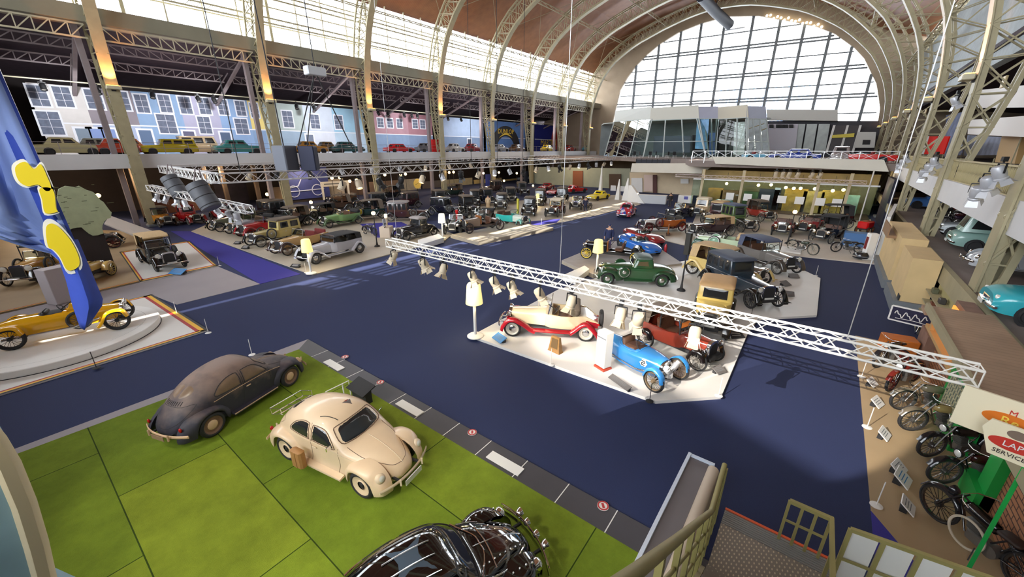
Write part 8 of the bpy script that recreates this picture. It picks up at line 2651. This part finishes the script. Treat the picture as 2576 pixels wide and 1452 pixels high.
# warm globe lamps
k = 0
for px, py, X in ((247, 492, -57), (672, 489, -55), (697, 487, -54), (722, 499, -52), (702, 485, -57), (782, 509, -50), (841, 521, -47), (835, 448, -52), (855, 447, -52), (880, 456, -52), (897, 453, -52), (1008, 440, -51), (1020, 438, -51), (1130, 434, -50), (1141, 433, -50), (1206, 436, -50), (1216, 436, -50), (1255, 434, -49), (1268, 455, -49), (1341, 467, -46), (1420, 476, -46), (1300, 436, -48), (968, 440, -52)):
 k += 1
 p = AX(px, py, X)
 t = thing('globe_lamp', '%s warm globe lamp along the left gallery, counted from the near end' % (ORD[k] if k <= 20 else {21: 'twenty-first', 22: 'twenty-second', 23: 'twenty-third'}[k]), 'globe lamp', p, 0, 'warm globe lamps of the left side')
 MB().ball((0, 0, 0), 0.2, 12, 8).build('globe', WARMLAMP, t, 60)
 MB().tube([(0, 0, -p.z), (0, 0, -0.18)], 0.03, 6).build('stem', BLACKM, t)
for x, y in ((-56, 8), (-57, 16), (-56, 26), (-55, 36), (-54, 48), (-54, 60), (-40, 68), (-57, 0)):
 l = bpy.data.lights.new('gallery_lamp', 'POINT')
 l.energy = 520
 l.color = (1.0, 0.74, 0.45)
 l.shadow_soft_size = 0.3
 q = bpy.data.objects.new('gallery_lamp', l)
 COL.objects.link(q)
 q.location = (x, y, 4.4)
# lamps lighting the painted street from the gallery rail
for y in (6, 18, 32, 48, 66):
 l = bpy.data.lights.new('mural_lamp', 'SPOT')
 l.energy = 3200
 l.color = (0.95, 0.97, 1.0)
 l.spot_size = R(110)
 l.spot_blend = 0.8
 l.shadow_soft_size = 0.3
 q = bpy.data.objects.new('mural_lamp', l)
 COL.objects.link(q)
 q.location = (-55.0, y, 13.0)
 q.rotation_euler = Vector((-1, 0, -0.55)).to_track_quat('-Z', 'Y').to_euler()
# ================================================================ MANNEQUINS AND A VISITOR
def figure(name, label, loc, rz, coat, trou, h=1.75, skin=(206, 160, 130), hairc=(60, 44, 34), skirt=False, armup=False, cat=None):
 t = thing(name, label, cat or name, loc, rz, None, h/1.75)
 V_ = [(0, 0, 0.95), (0, 0, 1.12), (0, 0, 1.32), (0, 0, 1.45), (0, 0, 1.52), (0, 0.0, 1.63)]
 E_ = [(0, 1), (1, 2), (2, 3), (3, 4), (4, 5)]
 Rr = [(0.15, 0.12), (0.14, 0.11), (0.17, 0.12), (0.12, 0.09), (0.055, 0.055), (0.085, 0.10)]
 for s in (1, -1):
  b = len(V_)
  V_ += [(0, s*0.09, 0.86), (0.03, s*0.10, 0.48), (0.0, s*0.10, 0.09), (0.14, s*0.11, 0.05)]
  Rr += [(0.10, 0.10), (0.065, 0.065), (0.045, 0.045), (0.04, 0.035)]
  E_ += [(0, b), (b, b+1), (b+1, b+2), (b+2, b+3)]
  b = len(V_)
  V_ += [(0, s*0.20, 1.40), (0.0, s*0.27, 1.13), (0.10, s*0.27, 0.92), (0.13, s*0.265, 0.84)]
  Rr += [(0.062, 0.062), (0.05, 0.05), (0.035, 0.035), (0.035, 0.02)]
  E_ += [(3, b), (b, b+1), (b+1, b+2), (b+2, b+3)]
  hb = b+3
  for f in range(5):
   b = len(V_)
   if f < 4:
    V_ += [(0.11+f*0.018, s*0.265, 0.79), (0.11+f*0.02, s*0.26, 0.755-(0.012 if f in (1, 2) else 0))]
   else:
    V_ += [(0.165, s*0.25, 0.82), (0.175, s*0.24, 0.795)]
   Rr += [(0.011, 0.011), (0.008, 0.008)]
   E_ += [(hb, b), (b, b+1)]
 me = bpy.data.meshes.new('body')
 me.from_pydata(V_, E_, [])
 me.materials.append(paint(*skin, rough=0.6, coat=0))
 o = bpy.data.objects.new('body', me)
 COL.objects.link(o)
 o.parent = t
 sk = o.modifiers.new('skin', 'SKIN')
 for i, r in enumerate(Rr):
  me.skin_vertices[0].data[i].radius = r
 me.skin_vertices[0].data[0].use_root = True
 o.modifiers.new('sub', 'SUBSURF').levels = 1
 o.modifiers['sub'].render_levels = 1
 cm, tm = mat('cloth_%d_%d_%d' % coat, srgb(*coat), 0.85, 0, 0.08, 6), mat('cloth_%d_%d_%d' % trou, srgb(*trou), 0.85, 0, 0.08, 6)
 def ell(z, a, b, n=16):
  return [Vector((a*math.cos(2*math.pi*k/n), b*math.sin(2*math.pi*k/n), z)) for k in range(n)]
 MB().loft([ell(0.80, 0.155, 0.21), ell(0.95, 0.16, 0.205), ell(1.12, 0.145, 0.185), ell(1.32, 0.15, 0.225), ell(1.43, 0.11, 0.20), ell(1.49, 0.07, 0.08)]).build('jacket', cm, t, 60)
 for s in (1, -1):
  MB().tube([(0, s*0.2, 1.41), (0.0, s*0.275, 1.13), (0.09, s*0.272, 0.93)], [0.08, 0.066, 0.052], 10).build('sleeve', cm, t, 60)
  if not skirt:
   MB().tube([(0, s*0.085, 0.9), (0.03, s*0.10, 0.48), (0.0, s*0.10, 0.10)], [0.12, 0.085, 0.07], 10).build('trouser_leg', tm, t, 60)
  MB().rbox((0.06, s*0.105, 0.04), (0.27, 0.10, 0.08), 0.03).build('shoe', BLACKM, t, 50)
  MB().ball((0.082, s*0.033, 1.655), 0.012, 8, 6).build('eye', BLACKM, t)
  MB().ball((0.0, s*0.092, 1.64), (0.02, 0.012, 0.03), 8, 6).build('ear', paint(*skin, rough=0.6, coat=0), t, 60)
 if skirt:
  MB().loft([ell(0.12, 0.30, 0.32), ell(0.5, 0.22, 0.24), ell(0.95, 0.15, 0.19)]).build('skirt', tm, t, 60)
 MB().ball((0.098, 0, 1.632), (0.018, 0.014, 0.022), 8, 6).build('nose', paint(*skin, rough=0.6, coat=0), t, 60)
 MB().ball((0.085, 0, 1.587), (0.012, 0.028, 0.007), 8, 5).build('mouth', mat('lips', srgb(150, 80, 76), 0.6), t)
 hr = MB().ball((-0.015, 0, 1.685), (0.098, 0.095, 0.075), 14, 8)
 hr.build('hair', mat('hair_%d' % hairc[0], srgb(*hairc), 0.7), t, 60)
 return t
def standing(name, lab, px, py, z, rz, *a, **k):
 p = G(px, py, z)
 return figure(name, lab, p, rz, *a, **k)
standing('mannequin', 'mannequin in cream smock and khaki skirt between the cars in mid-hall', 1167, 519, 0.05, -0.9, (236, 214, 178), (138, 130, 100), skirt=True)
standing('mannequin', 'mannequin in long cream coat near the teal car', 1228, 528, 0.05, -0.9, (232, 206, 168), (220, 190, 150), skirt=True)
standing('mannequin', 'mannequin in dark navy uniform beside the black and white veteran car', 1472, 534, 0.05, -1.1, (40, 42, 66), (36, 38, 58))
standing('mannequin', 'mannequin in navy livery and pale cap by the yellow-wheeled chassis', 1529, 630, 0.0, -1.3, (40, 48, 84), (40, 44, 70), h=1.95, hairc=(40, 50, 90))
standing('person', 'person in dark clothes standing by the entrance wall at the far end', 1684, 520, 0.0, -1.5, (44, 40, 40), (60, 56, 60))
standing('person', 'person in dark clothes walking near the white reception box', 1756, 520, 0.0, -1.2, (120, 84, 66), (66, 54, 50))
# ================================================================ CREAM FUEL PUMP, RED PUMP, TYRES ON THE LEFT SIDE
a, h = px_h(974, 596, 548, 0.06)
t = thing('fuel_pump', 'cream old fuel pump on square base beside the black coupe', 'fuel pump', a, 0.6)
MB().rbox((0, 0, 0.45), (0.9, 0.9, 0.9), 0.04).build('base', mat('pump_cream', srgb(214, 196, 176), 0.6), t)
MB().lathe([(0.001, h), (0.13, h-0.05), (0.14, h*0.72), (0.1, h*0.7), (0.09, 0.9)], 16, (0, 0.15, 0)).build('column', mat('pump_cream', (0.6, 0.5, 0.4)), t, 50)
MB().lathe([(0.001, 0.32), (0.13, 0.28), (0.13, 0.0), (0.001, 0)], 14, (0, 0.15, h)).build('glass_globe', SHADEW, t, 50)
MB().bx(0.05, 0.1, -0.75, -0.2, 1.0, h).build('price_board', mat('price_board_blue', srgb(176, 184, 206), 0.5), t)
MB().bx(0.1, 0.11, -0.68, -0.27, h*0.55, h*0.6).bx(0.1, 0.11, -0.68, -0.27, h*0.72, h*0.77).build('price_line', INK, t)
a, h = px_h(1151, 578, 528, 0.06)
t = thing('hand_pump', 'tall red hand fuel pump left of the timber platform', 'fuel pump', a, 0.5)
MB().lathe([(0.001, 0), (0.24, 0), (0.22, 0.12), (0.12, 0.3), (0.1, h-0.3), (0.16, h-0.2), (0.12, h), (0.001, h)], 16).build('column', paint(206, 40, 44), t, 50)
MB().tube([(0.1, 0, h*0.6), (0.35, 0, h*0.4), (0.2, 0, 0.3)], 0.03).build('hose', BLACKM, t)
q = G(1326, 545, 0.05)
o = MB().rbox((0, 0, 0.9), (0.25, 0.25, 1.8), 0.05).build('marker_post', mat('post_yellow', srgb(214, 206, 80), 0.5))
o.location = (q.x-1.5, q.y+0.3, 0.05)
tag(o, 'yellow post beside the black saloon facing the camera', 'post')
p = G(1692, 636, 0)
t = thing('fire_extinguisher', 'red fire extinguisher standing behind the bright blue racing car', 'fire extinguisher', G(1673, 636, 0))
MB().lathe([(0.001, 0.0), (0.1, 0.0), (0.1, 0.5), (0.05, 0.58), (0.03, 0.64), (0.001, 0.64)], 14).build('cylinder', paint(206, 36, 50), t, 50)
MB().tube([(0.03, 0, 0.62), (0.14, 0, 0.5), (0.12, 0, 0.2)], 0.012).build('hose', BLACKM, t)
t = thing('hoop_stand', 'brown hoop-shaped barrel stand in front of the orange tourer', 'stand', G(1680, 592, 0.05), 0.3)
MB().tube([(0, 0.4*math.cos(a), 0.45+0.45*math.sin(a)) for a in [R(-40+260*k/16) for k in range(17)]], 0.05, 6).build('hoop', WOOD, t)
MB().bx(-0.15, 0.15, -0.35, 0.35, 0, 0.16).build('foot', WOODD, t)
# ================================================================ FAR END OF THE NAVE
ENDW = mat('end_fascia_paint', srgb(224, 218, 204), 0.6, 0, 0.03, 0.7)
def facade(name, label, cat, pts, Y, m, th=0.15, kind=None):
 P = [AY(px, py, Y) for px, py in pts]
 b0 = P[0].copy()
 n = len(P)
 mb = MB()
 mb.add([p-b0 for p in P]+[p-b0+Vector((0, th, 0)) for p in P], [tuple(range(n)), tuple(range(2*n-1, n-1, -1))]+[(k, (k+1) % n, n+(k+1) % n, n+k) for k in range(n)])
 o = mb.build(name, m)
 o.location = b0
 if kind:
  o['kind'] = kind
 else:
  tag(o, label, cat)
 return o
facade('trim_5', '', '', [(1792, 394), (2224, 402), (2236, 432), (1800, 412)], 53.3, ENDW, 0.5, 'structure')
MB_ = MB().prism([(-14.2, 53.9), (5.0, 53.9), (5.0, 66.5), (24, 66.5), (24, 101.9), (-50.9, 101.9), (-50.9, 72.6), (-31.5, 72.6), (-17, 62.0)], 5.0, 5.7)
struct('floor_end_gallery', MB_, FLOORG)
facade('trim_6', '', '', [(1590, 411), (1762, 411), (1790, 394), (1800, 412), (1768, 437), (1586, 433)], 61.5, ENDW, 0.4, 'structure')
# glass pavilions on the end gallery
t = thing('glass_pavilion', 'angular two-storey glass pavilion with white parapet on the end gallery', 'pavilion', (-22, 78, 5.1))
O = Vector((-22, 78, 5.1))
prof = [(1548, 279, 304, 1520, 392, 79), (1638, 268, 302, 1618, 398, 75.5), (1756, 268, 299, 1776, 398, 75.5), (1806, 268, 298, 1800, 392, 77.5), (1880, 265, 298, 1882, 392, 76.0), (1926, 270, 300, 1938, 392, 79)]
cols = [srgb(226, 230, 226), srgb(224, 224, 214), srgb(196, 200, 222), srgb(222, 216, 198), srgb(196, 204, 224)]
for i in range(5):
 a, b = prof[i], prof[i+1]
 pa, pb = AY(a[0], a[1], a[5])-O, AY(b[0], b[1], b[5])-O
 qa, qb = AY(a[0]-3, a[2], a[5])-O, AY(b[0]+2, b[2], b[5])-O
 qa.z = qb.z = (qa.z+qb.z)/2
 pa.z = pb.z = (pa.z+pb.z)/2
 d = Vector((0, 0.3, 0))
 MB().loft([[qa, qb, qb+d, qa+d], [pa, pb, pb+d, pa+d]]).build('parapet', mat('parapet_%d' % i, cols[i], 0.6), t)
 ba, bb = AY(a[3], a[4], a[5]-1)-O, AY(b[3], b[4], b[5]-1)-O
 ba.z = bb.z = 0.6
 g = MB()
 g.add([ba, bb, qb, qa], [(0, 1, 2, 3)])
 g.build('glazing', GLASSG, t)
 mm = MB()
 n = 3
 for k in range(n+1):
  mm.bar(ba.lerp(bb, k/n), qa.lerp(qb, k/n), 0.16)
 for u in (0.42, 0.0, 1.0):
  mm.bar(ba.lerp(qa, u), bb.lerp(qb, u), 0.1)
 mm.build('mullion', mat('pale_mullion', srgb(196, 206, 206), 0.5), t)
MB().prism([(-13.2, 1.3), (10.5, 0.2), (11.5, 9), (-21, 9), (-18, 4)], 6.9, 7.1).build('ceiling_slab', mat('pavilion_ceiling', srgb(176, 182, 178), 0.8), t)
MB().bx(-21, 11, 9, 9.3, 0.6, 7.2).build('rear_wall', mat('pavilion_rear', srgb(120, 128, 130), 0.8, 0, 0.15, 0.5), t)
facade('screen', 'wide dark grey projection screen inside the glass pavilion', 'screen', [(1645, 342), (1738, 342), (1736, 384), (1643, 384)], 79, mat('screen_grey', srgb(92, 98, 112), 0.7))
facade('dark_door', 'dark opening beside the projection screen in the pavilion', 'doorway', [(1742, 340), (1800, 340), (1800, 388), (1742, 388)], 80, mat('opening_dark', srgb(36, 34, 40), 0.8))
facade('blue_banner', 'pale blue banner with dark line drawing in the pavilion front', 'banner', [(1754, 300), (1784, 300), (1778, 376), (1748, 374)], 75.8, mat('pale_blue_banner', srgb(140, 190, 236), 0.6, 0, 0.25, 1))
facade('blue_banner', 'narrow blue banner with column of letters in the pavilion', 'banner', [(1785, 334), (1800, 334), (1798, 390), (1784, 390)], 78.5, mat('mid_blue_banner', srgb(120, 150, 214), 0.6, 0, 0.3, 1))
facade('white_shelving', 'tall white shelf tower with display objects in the pavilion', 'shelf', [(1848, 308), (1874, 306), (1872, 390), (1844, 390)], 80, WHITEP)
facade('black_sculpture', 'large black curved display wall in the pavilion', 'display wall', [(1806, 318), (1846, 304), (1838, 350), (1826, 392), (1804, 392)], 80.5, BLACKM)
facade('blue_poster', 'small pale blue poster in the right facet of the pavilion', 'poster', [(1882, 312), (1898, 312), (1898, 332), (1880, 334)], 78, mat('pale_blue_banner', (0.3, 0.5, 0.8)))
t = thing('terrace_railing', 'dark railing with terrace furniture in front of the glass pavilion', 'railing', (-22, 64, 4.6))
a, b = AY(1600, 410, 64)-Vector((-22, 64, 4.6)), AY(1770, 410, 64)-Vector((-22, 64, 4.6))
MB().bx(a.x, b.x, -0.03, 0.03, 0.95, 1.05).build('rail', BLACKM, t)
for k in range(13):
 x = a.x+(b.x-a.x)*k/12
 MB().bx(x-0.04, x+0.04, -0.04, 0.04, 0, 1.0).build('post', BLACKM, t)
MB().bx(a.x, b.x, 0.0, 0.02, 0.1, 0.9).build('dark_mesh', mat('rail_mesh', srgb(50, 52, 62), 0.7), t)
rnd = random.Random(9)
for i in range(9):
 x = -28+i*1.35
 t = thing('terrace_chair', '%s dark terrace chair from the left behind the pavilion railing' % ORD[i+1], 'chair', (x, 66.2+0.6*(i % 2), 5.7), rnd.uniform(0, 6), 'terrace chairs')
 MB().rbox((0, 0, 0.45), (0.45, 0.45, 0.06), 0.02).build('seat', BLACKM, t)
 MB().rbox((-0.21, 0, 0.72), (0.05, 0.45, 0.5), 0.02).build('backrest', BLACKM, t)
 for s in (1, -1):
  for x_ in (-0.2, 0.2):
   MB().bx(x_-0.02, x_+0.02, s*0.2-0.02, s*0.2+0.02, 0, 0.44).build('leg', ALU, t)
# rear right block on the end gallery
facade('long_parapet', 'long pale grey parapet box to the right of the pavilion', 'parapet', [(1928, 275), (2108, 276), (2108, 304), (1930, 302)], 95, mat('long_parapet_grey', srgb(206, 204, 198), 0.6), 2.0)
facade('wall_end_gallery', '', '', [(1930, 304), (2212, 304), (2212, 400), (1930, 400)], 97, mat('end_gallery_dark', srgb(70, 68, 74), 0.7, 0, 0.2, 0.6), 0.3, 'structure')
t_ = facade('lavender_panel', 'pale lavender panel with a row of dark pictures right of the pavilion', 'panel', [(1932, 312), (2008, 312), (2000, 384), (1936, 384)], 95, mat('lavender_panel', srgb(200, 196, 208), 0.6))
for i, px in enumerate((1940, 1957, 1967, 1977, 1990)):
 facade('picture', '%s dark picture from the left on the pale lavender panel' % ORD[i+1], 'picture', [(px-5, 313), (px+6, 313), (px+6, 322), (px-5, 322)], 94.8, BLACKM, 0.05)
for i, (x0, x1) in enumerate(((2008, 2026), (2030, 2056), (2060, 2088))):
 facade('glass_strip', '%s tall pale glass strip between the lavender panel and the dark shop' % ORD[i+1], 'glazing', [(x0, 312), (x1, 312), (x1-12, 384), (x0-12, 384)], 95.5, mat('pale_glass_strip', srgb(150, 156, 150), 0.3, 0, 0.2, 0.7))
facade('dark_shop', 'dark shop front with slanting pale bars at the end gallery', 'shop front', [(2096, 316), (2166, 316), (2148, 384), (2076, 384)], 95, mat('shop_dark', srgb(56, 46, 48), 0.5))
for i, x0 in enumerate((2096, 2130, 2162)):
 facade('shop_bar', '%s slanting pale bar of the dark shop front' % ORD[i+1], 'bar', [(x0, 315), (x0+6, 315), (x0-14, 384), (x0-20, 384)], 94.8, WHITEP, 0.1)
facade('yellow_awning', 'yellow awning strip on the dark shop front', 'awning', [(2094, 340), (2150, 335), (2148, 345), (2092, 347)], 94.4, mat('awning_yellow', srgb(226, 206, 70), 0.5), 0.4)
t = facade('white_kiosk', 'white kiosk with dark square screen at the end gallery', 'kiosk', [(2158, 332), (2204, 332), (2200, 372), (2148, 372)], 92, mat('kiosk_white', srgb(214, 212, 206), 0.6), 1.5)
P = [AY(px, py, 91.9) for px, py in ((2171, 352), (2190, 352), (2188, 364), (2169, 364))]
mb = MB()
mb.add([p-t.location for p in P]+[p-t.location+Vector((0, 0.05, 0)) for p in P], [(0, 1, 2, 3), (4, 5, 6, 7), (0, 1, 5, 4), (1, 2, 6, 5), (2, 3, 7, 6), (3, 0, 4, 7)])
mb.build('screen', BLACKM, t)
p = AY(1998, 396, 56.5)
postwar('saloon_car', 'dark blue long open-looking car on the end gallery', Vector((p.x, 56.5, 5.7)), math.pi, (26, 56, 150), L=4.9, H=1.35, topcol=(150, 160, 190))
p = AY(2112, 396, 57)
postwar('saloon_car', 'grey rounded car on the end gallery between the blue and red', Vector((p.x, 57.2, 5.7)), -math.pi/2, (150, 140, 140), L=3.8, H=1.6)
p = AY(2172, 396, 56)
postwar('sports_car', 'bright red open car at the right end of the end gallery', Vector((p.x, 56.2, 5.7)), math.pi, (220, 30, 30), L=5.2, H=1.35, kind='sports', open_=True)
p = AY(1902, 396, 58)
postwar('sports_car', 'pale blue small car in front of the right pavilion facet', Vector((p.x, 58.5, 5.7)), 0.4, (120, 190, 220), L=3.2, H=1.2, kind='sports', open_=True)
t = thing('end_railing', 'steel railing with crossed bars along the end gallery', 'railing', (-4, 53.6, 5.85))
z0 = 0.0
MB().bx(-10, 8.6, -0.03, 0.03, 0.95, 1.0).build('rail', ALU, t)
for k in range(14):
 x = -10+18.6*k/13
 MB().bx(x-0.03, x+0.03, -0.03, 0.03, -0.4, 1.0).build('post', ALU, t)
cr_ = MB()
for k in range(13):
 x = -10+18.6*k/13
 cr_.bar((x, 0, 0.1), (x+1.43, 0, 0.9), 0.02).bar((x, 0, 0.9), (x+1.43, 0, 0.1), 0.02)
cr_.build('crossed_bars', ALU, t)
# ground floor at the end: sage wall, door, lobby
facade('wall_sage', '', '', [(1340, 420), (1586, 424), (1586, 484), (1340, 480)], 72.0, SAGE, 0.3, 'structure')
facade('door_1', '', '', [(1441, 430), (1466, 430), (1466, 478), (1440, 478)], 71.8, mat('brown_door', srgb(120, 66, 36), 0.5), 0.15, 'structure')
facade('door_2', '', '', [(1532, 438), (1562, 438), (1562, 482), (1532, 482)], 71.8, mat('dark_doorway', srgb(74, 54, 34), 0.7), 0.15, 'structure')
facade('wall_lobby', '', '', [(1584, 434), (1778, 434), (1778, 506), (1584, 500)], 69.0, mat('lobby_cream', srgb(216, 196, 164), 0.7, 0, 0.06, 0.8), 0.3, 'structure')
facade('white_lobby_panel', 'white lobby panel right of the sage wall', 'panel', [(1588, 448), (1616, 448), (1616, 490), (1588, 488)], 68.7, WHITEP)
facade('pink_lobby_panel', 'pale pink lobby panel with dark strip beside it', 'panel', [(1620, 440), (1642, 440), (1642, 482), (1620, 482)], 68.7, mat('pale_pink', srgb(226, 202, 190), 0.6))
facade('dark_strip', 'narrow dark red strip in the lobby wall', 'strip', [(1643, 440), (1652, 440), (1652, 490), (1643, 490)], 68.6, mat('strip_red', srgb(84, 44, 40), 0.6))
facade('ticket_sign', 'small white sign on the cream lobby wall', 'sign', [(1712, 450), (1732, 450), (1732, 462), (1712, 462)], 68.6, WHITEP, 0.05)
for i, (px, py, h, w) in enumerate(((1509, 498, 4.6, 0.28), (1554, 502, 2.9, 0.34), (1575, 504, 3.1, 0.5))):
 q = G(px, py, 0.05)
 o = MB().loft([[(-w, -w, 0), (w, -w, 0), (w, w, 0), (-w, w, 0)], [(-w*0.5, -w*0.5, h*0.6), (w*0.5, -w*0.5, h*0.6), (w*0.5, w*0.5, h*0.6), (-w*0.5, w*0.5, h*0.6)], [(-0.05, -0.05, h), (0.05, -0.05, h), (0.05, 0.05, h), (-0.05, 0.05, h)]]).build('white_fin', WHITEP)
 o.location = (q.x, q.y, 0.05)
 tag(o, '%s tapered white display fin from the left on the grey podium' % ORD[i+1], 'display fin')
q = G(1602, 510, 0.0)
o = MB().loft([[(-1.2, -0.4, 0), (1.2, -0.4, 0), (1.2, 0.4, 0), (-1.2, 0.4, 0)], [(-1.3, -0.3, 2.3), (-0.9, -0.3, 2.3), (-0.9, 0.3, 2.3), (-1.3, 0.3, 2.3)]]).build('white_wedge', WHITEP)
o.location = (q.x, q.y, 0)
tag(o, 'white slanting wedge stand at the end of the grey podium', 'display wedge')
for i, (px, py) in enumerate(((1543, 474), (1568, 476))):
 q = AY(px, py, 68)
 o = MB().bx(-0.5, 0.5, -0.1, 0, -0.6, 0.5).bx(-0.04, 0.04, -0.1, 0, -q.z, -0.6).build('white_notice', WHITEP)
 o.location = (q.x, 68, q.z)
 tag(o, '%s square white notice on a post before the dark doorway' % ('left' if i == 0 else 'right'), 'notice')
q = G(1640, 512, 0)
t = thing('reception_desk', 'grey-white reception desk in the lobby', 'desk', q, 0.2)
MB().rbox((0, 0, 0.55), (3.6, 0.9, 1.1), 0.04).build('counter', mat('desk_grey', srgb(200, 202, 206), 0.5), t)
MB().bx(-1.85, 1.85, -0.5, 0.5, 1.1, 1.16).build('top', WHITEP, t)
q = G(1722, 514, 0)
t = thing('white_box_desk', 'white box desk with blue note near the lobby', 'desk', q, 0.1)
MB().rbox((0, 0, 0.6), (1.7, 1.0, 1.2), 0.03).build('box', WHITEP, t)
MB().bx(-0.1, 0.4, -0.52, -0.5, 0.7, 1.1).build('blue_note', mat('note_blue', srgb(90, 90, 170), 0.5), t)
# glass showcase under the end gallery
t = thing('glass_showcase', 'long glass showcase under the end gallery with warm lamps inside', 'showcase', (-5, 54.2, 0))
MB().bx(-8.6, 9.0, 0, 0.04, 0.1, 3.5).build('glazing', GLASSG, t)
for px in (1760, 1860, 2050, 2128):
 p = AY(px, 500, 54.1)
 MB().bx(p.x+5-0.14, p.x+5+0.14, -0.18, 0.1, 0, 4.7).build('mullion', mat('showcase_post', srgb(196, 180, 146), 0.5), t)
MB().bx(-8.6, 9.0, -0.1, 0.1, 3.45, 3.6).build('top_rail', ALU, t)
MB().bx(-9, 9.2, 5.4, 5.6, 0, 4.4).build('rear_wall', mat('showcase_rear', srgb(130, 118, 84), 0.8, 0, 0.25, 0.7), t)
MB().bx(-8.6, 9.0, 0, 5.4, 0.0, 0.1).build('floor_board', WOODD, t)
rnd = random.Random(11)
for i, (px, w, h, c_) in enumerate(((1795, 1.8, 2.2, (150, 110, 50)), (1830, 2.0, 2.0, (120, 84, 50)), (1884, 1.6, 2.0, (70, 92, 60)), (1930, 2.2, 2.4, (30, 32, 52)), (1948, 0.6, 2.6, (180, 190, 220)), (1995, 2.2, 2.6, (196, 150, 60)), (2040, 2.0, 2.4, (180, 150, 90)), (2090, 2.2, 2.6, (180, 146, 66)), (2135, 1.4, 2.2, (150, 180, 170)))):
 p = AY(px, 520, 57.5)
 o = MB().rbox((0, 0, h/2), (w, 0.5, h), 0.03).build('display_board', mat('showcase_panel_%d' % i, srgb(*c_), 0.6, 0, 0.35, 1.5))
 o.location = (p.x, 57.3, 0.1)
 tag(o, '%s display panel from the left inside the glass showcase' % ORD[i+1], 'display panel')
for i in range(7):
 px = (1880, 1925, 1967, 2012, 2065, 2108, 1835)[i]
 p = AY(px, 500, 54.0)
 o = MB().bx(-0.42, 0.42, 0, 0.03, 0, 0.8).build('white_caption', WHITEP)
 o.location = (p.x, 53.95, 1.3)
 tag(o, '%s white caption square on the showcase glass' % (ORD[i+1] if i < 6 else 'leftmost'), 'caption')
k = 0
for px, py in ((1828, 462), (1908, 466), (1940, 465), (1977, 472), (1997, 474), (2014, 474), (2050, 475), (2095, 480), (2122, 478)):
 k += 1
 p = AY(px, py, 55.2)
 t = thing('showcase_lamp', '%s warm lamp from the left inside the glass showcase' % ORD[k], 'lamp', p, 0, 'warm lamps in the showcase')
 MB().ball((0, 0, 0), 0.17, 10, 8).build('bulb', WARMLAMP, t, 60)
 MB().tube([(0, 0, 0.15), (0, 0, 4.35-p.z)], 0.02, 5).build('rod', BLACKM, t)
for x in (-11, -6, -1, 3):
 l = bpy.data.lights.new('showcase_light', 'POINT')
 l.energy = 150
 l.color = (1.0, 0.82, 0.55)
 l.shadow_soft_size = 0.2
 q = bpy.data.objects.new('showcase_light', l)
 COL.objects.link(q)
 q.location = (x, 56.0, 3.4)
o = MB().bx(-0.15, 0.15, 0, 6, 0, 4.4).build('partition', mat('dark_navy_panel', srgb(34, 34, 54), 0.7))
o.location = (4.7, 50.5, 0.0)
tag(o, 'tall dark navy panel at the right end of the showcase', 'panel')
o = MB().tube([(0, 0, 0), (0, 0, 5.0)], 0.06, 8).build('white_post', WHITEP)
q = AY(2165, 545, 53.5)
o.location = (q.x, 53.5, 0)
tag(o, 'thin white post at the right end of the glass showcase', 'post')
p0, p1 = AY(1700, 441, 52.0), AY(2180, 460, 52.0)
truss('lighting_truss', 'thin pale truss hung in front of the glass showcase', (p0.x, 52, (p0.z+p1.z)/2), (p1.x, 52, (p0.z+p1.z)/2), mat('pinkish_truss', srgb(214, 200, 196), 0.5), 0.3, 0.6, 0.03)
SE = spot_proto(LAMPC, False, SPOTON, 1.5)
for i, px in enumerate((1954, 1972, 1988, 2010, 2046, 2066)):
 p = AY(px, 424, 52.6)
 lab = '%s cream spotlight from the left under the end gallery edge' % ORD[i+1]
 loc = Vector((p.x, 53.0, 4.95))
 if i == 0:
  SE.location = loc
  SE['label'] = lab
  SE['group'] = 'spotlights under the end gallery edge'
  SE.rotation_euler = (0, 0, -1.5)
 else:
  dup(SE, loc, -1.5+0.2*i, lab)
# dark air duct hanging from the crown of the vault
t = thing('air_duct', 'dark hanging duct and small platform at the crown of the vault', 'duct', AY(1800, 30, 92))
b0 = AY(1800, 30, 92)
MB().tube([AY(1764, -10, 84)-b0, AY(1800, 30, 92)-b0, AY(1835, 62, 98)-b0], 0.9, 10).build('duct', mat('dark_duct', srgb(44, 48, 62), 0.6, 0, 0.1, 1), t, 60)
MB().rbox(AY(1850, 74, 99)-b0, (3.5, 1.2, 0.25), 0.05).build('platform', ALU, t)
MB().tube([(0, 0, 0.6), (0, 0, 35.0-b0.z if b0.z < 34.5 else 1.0)], 0.08).build('hanger', BLACKM, t)
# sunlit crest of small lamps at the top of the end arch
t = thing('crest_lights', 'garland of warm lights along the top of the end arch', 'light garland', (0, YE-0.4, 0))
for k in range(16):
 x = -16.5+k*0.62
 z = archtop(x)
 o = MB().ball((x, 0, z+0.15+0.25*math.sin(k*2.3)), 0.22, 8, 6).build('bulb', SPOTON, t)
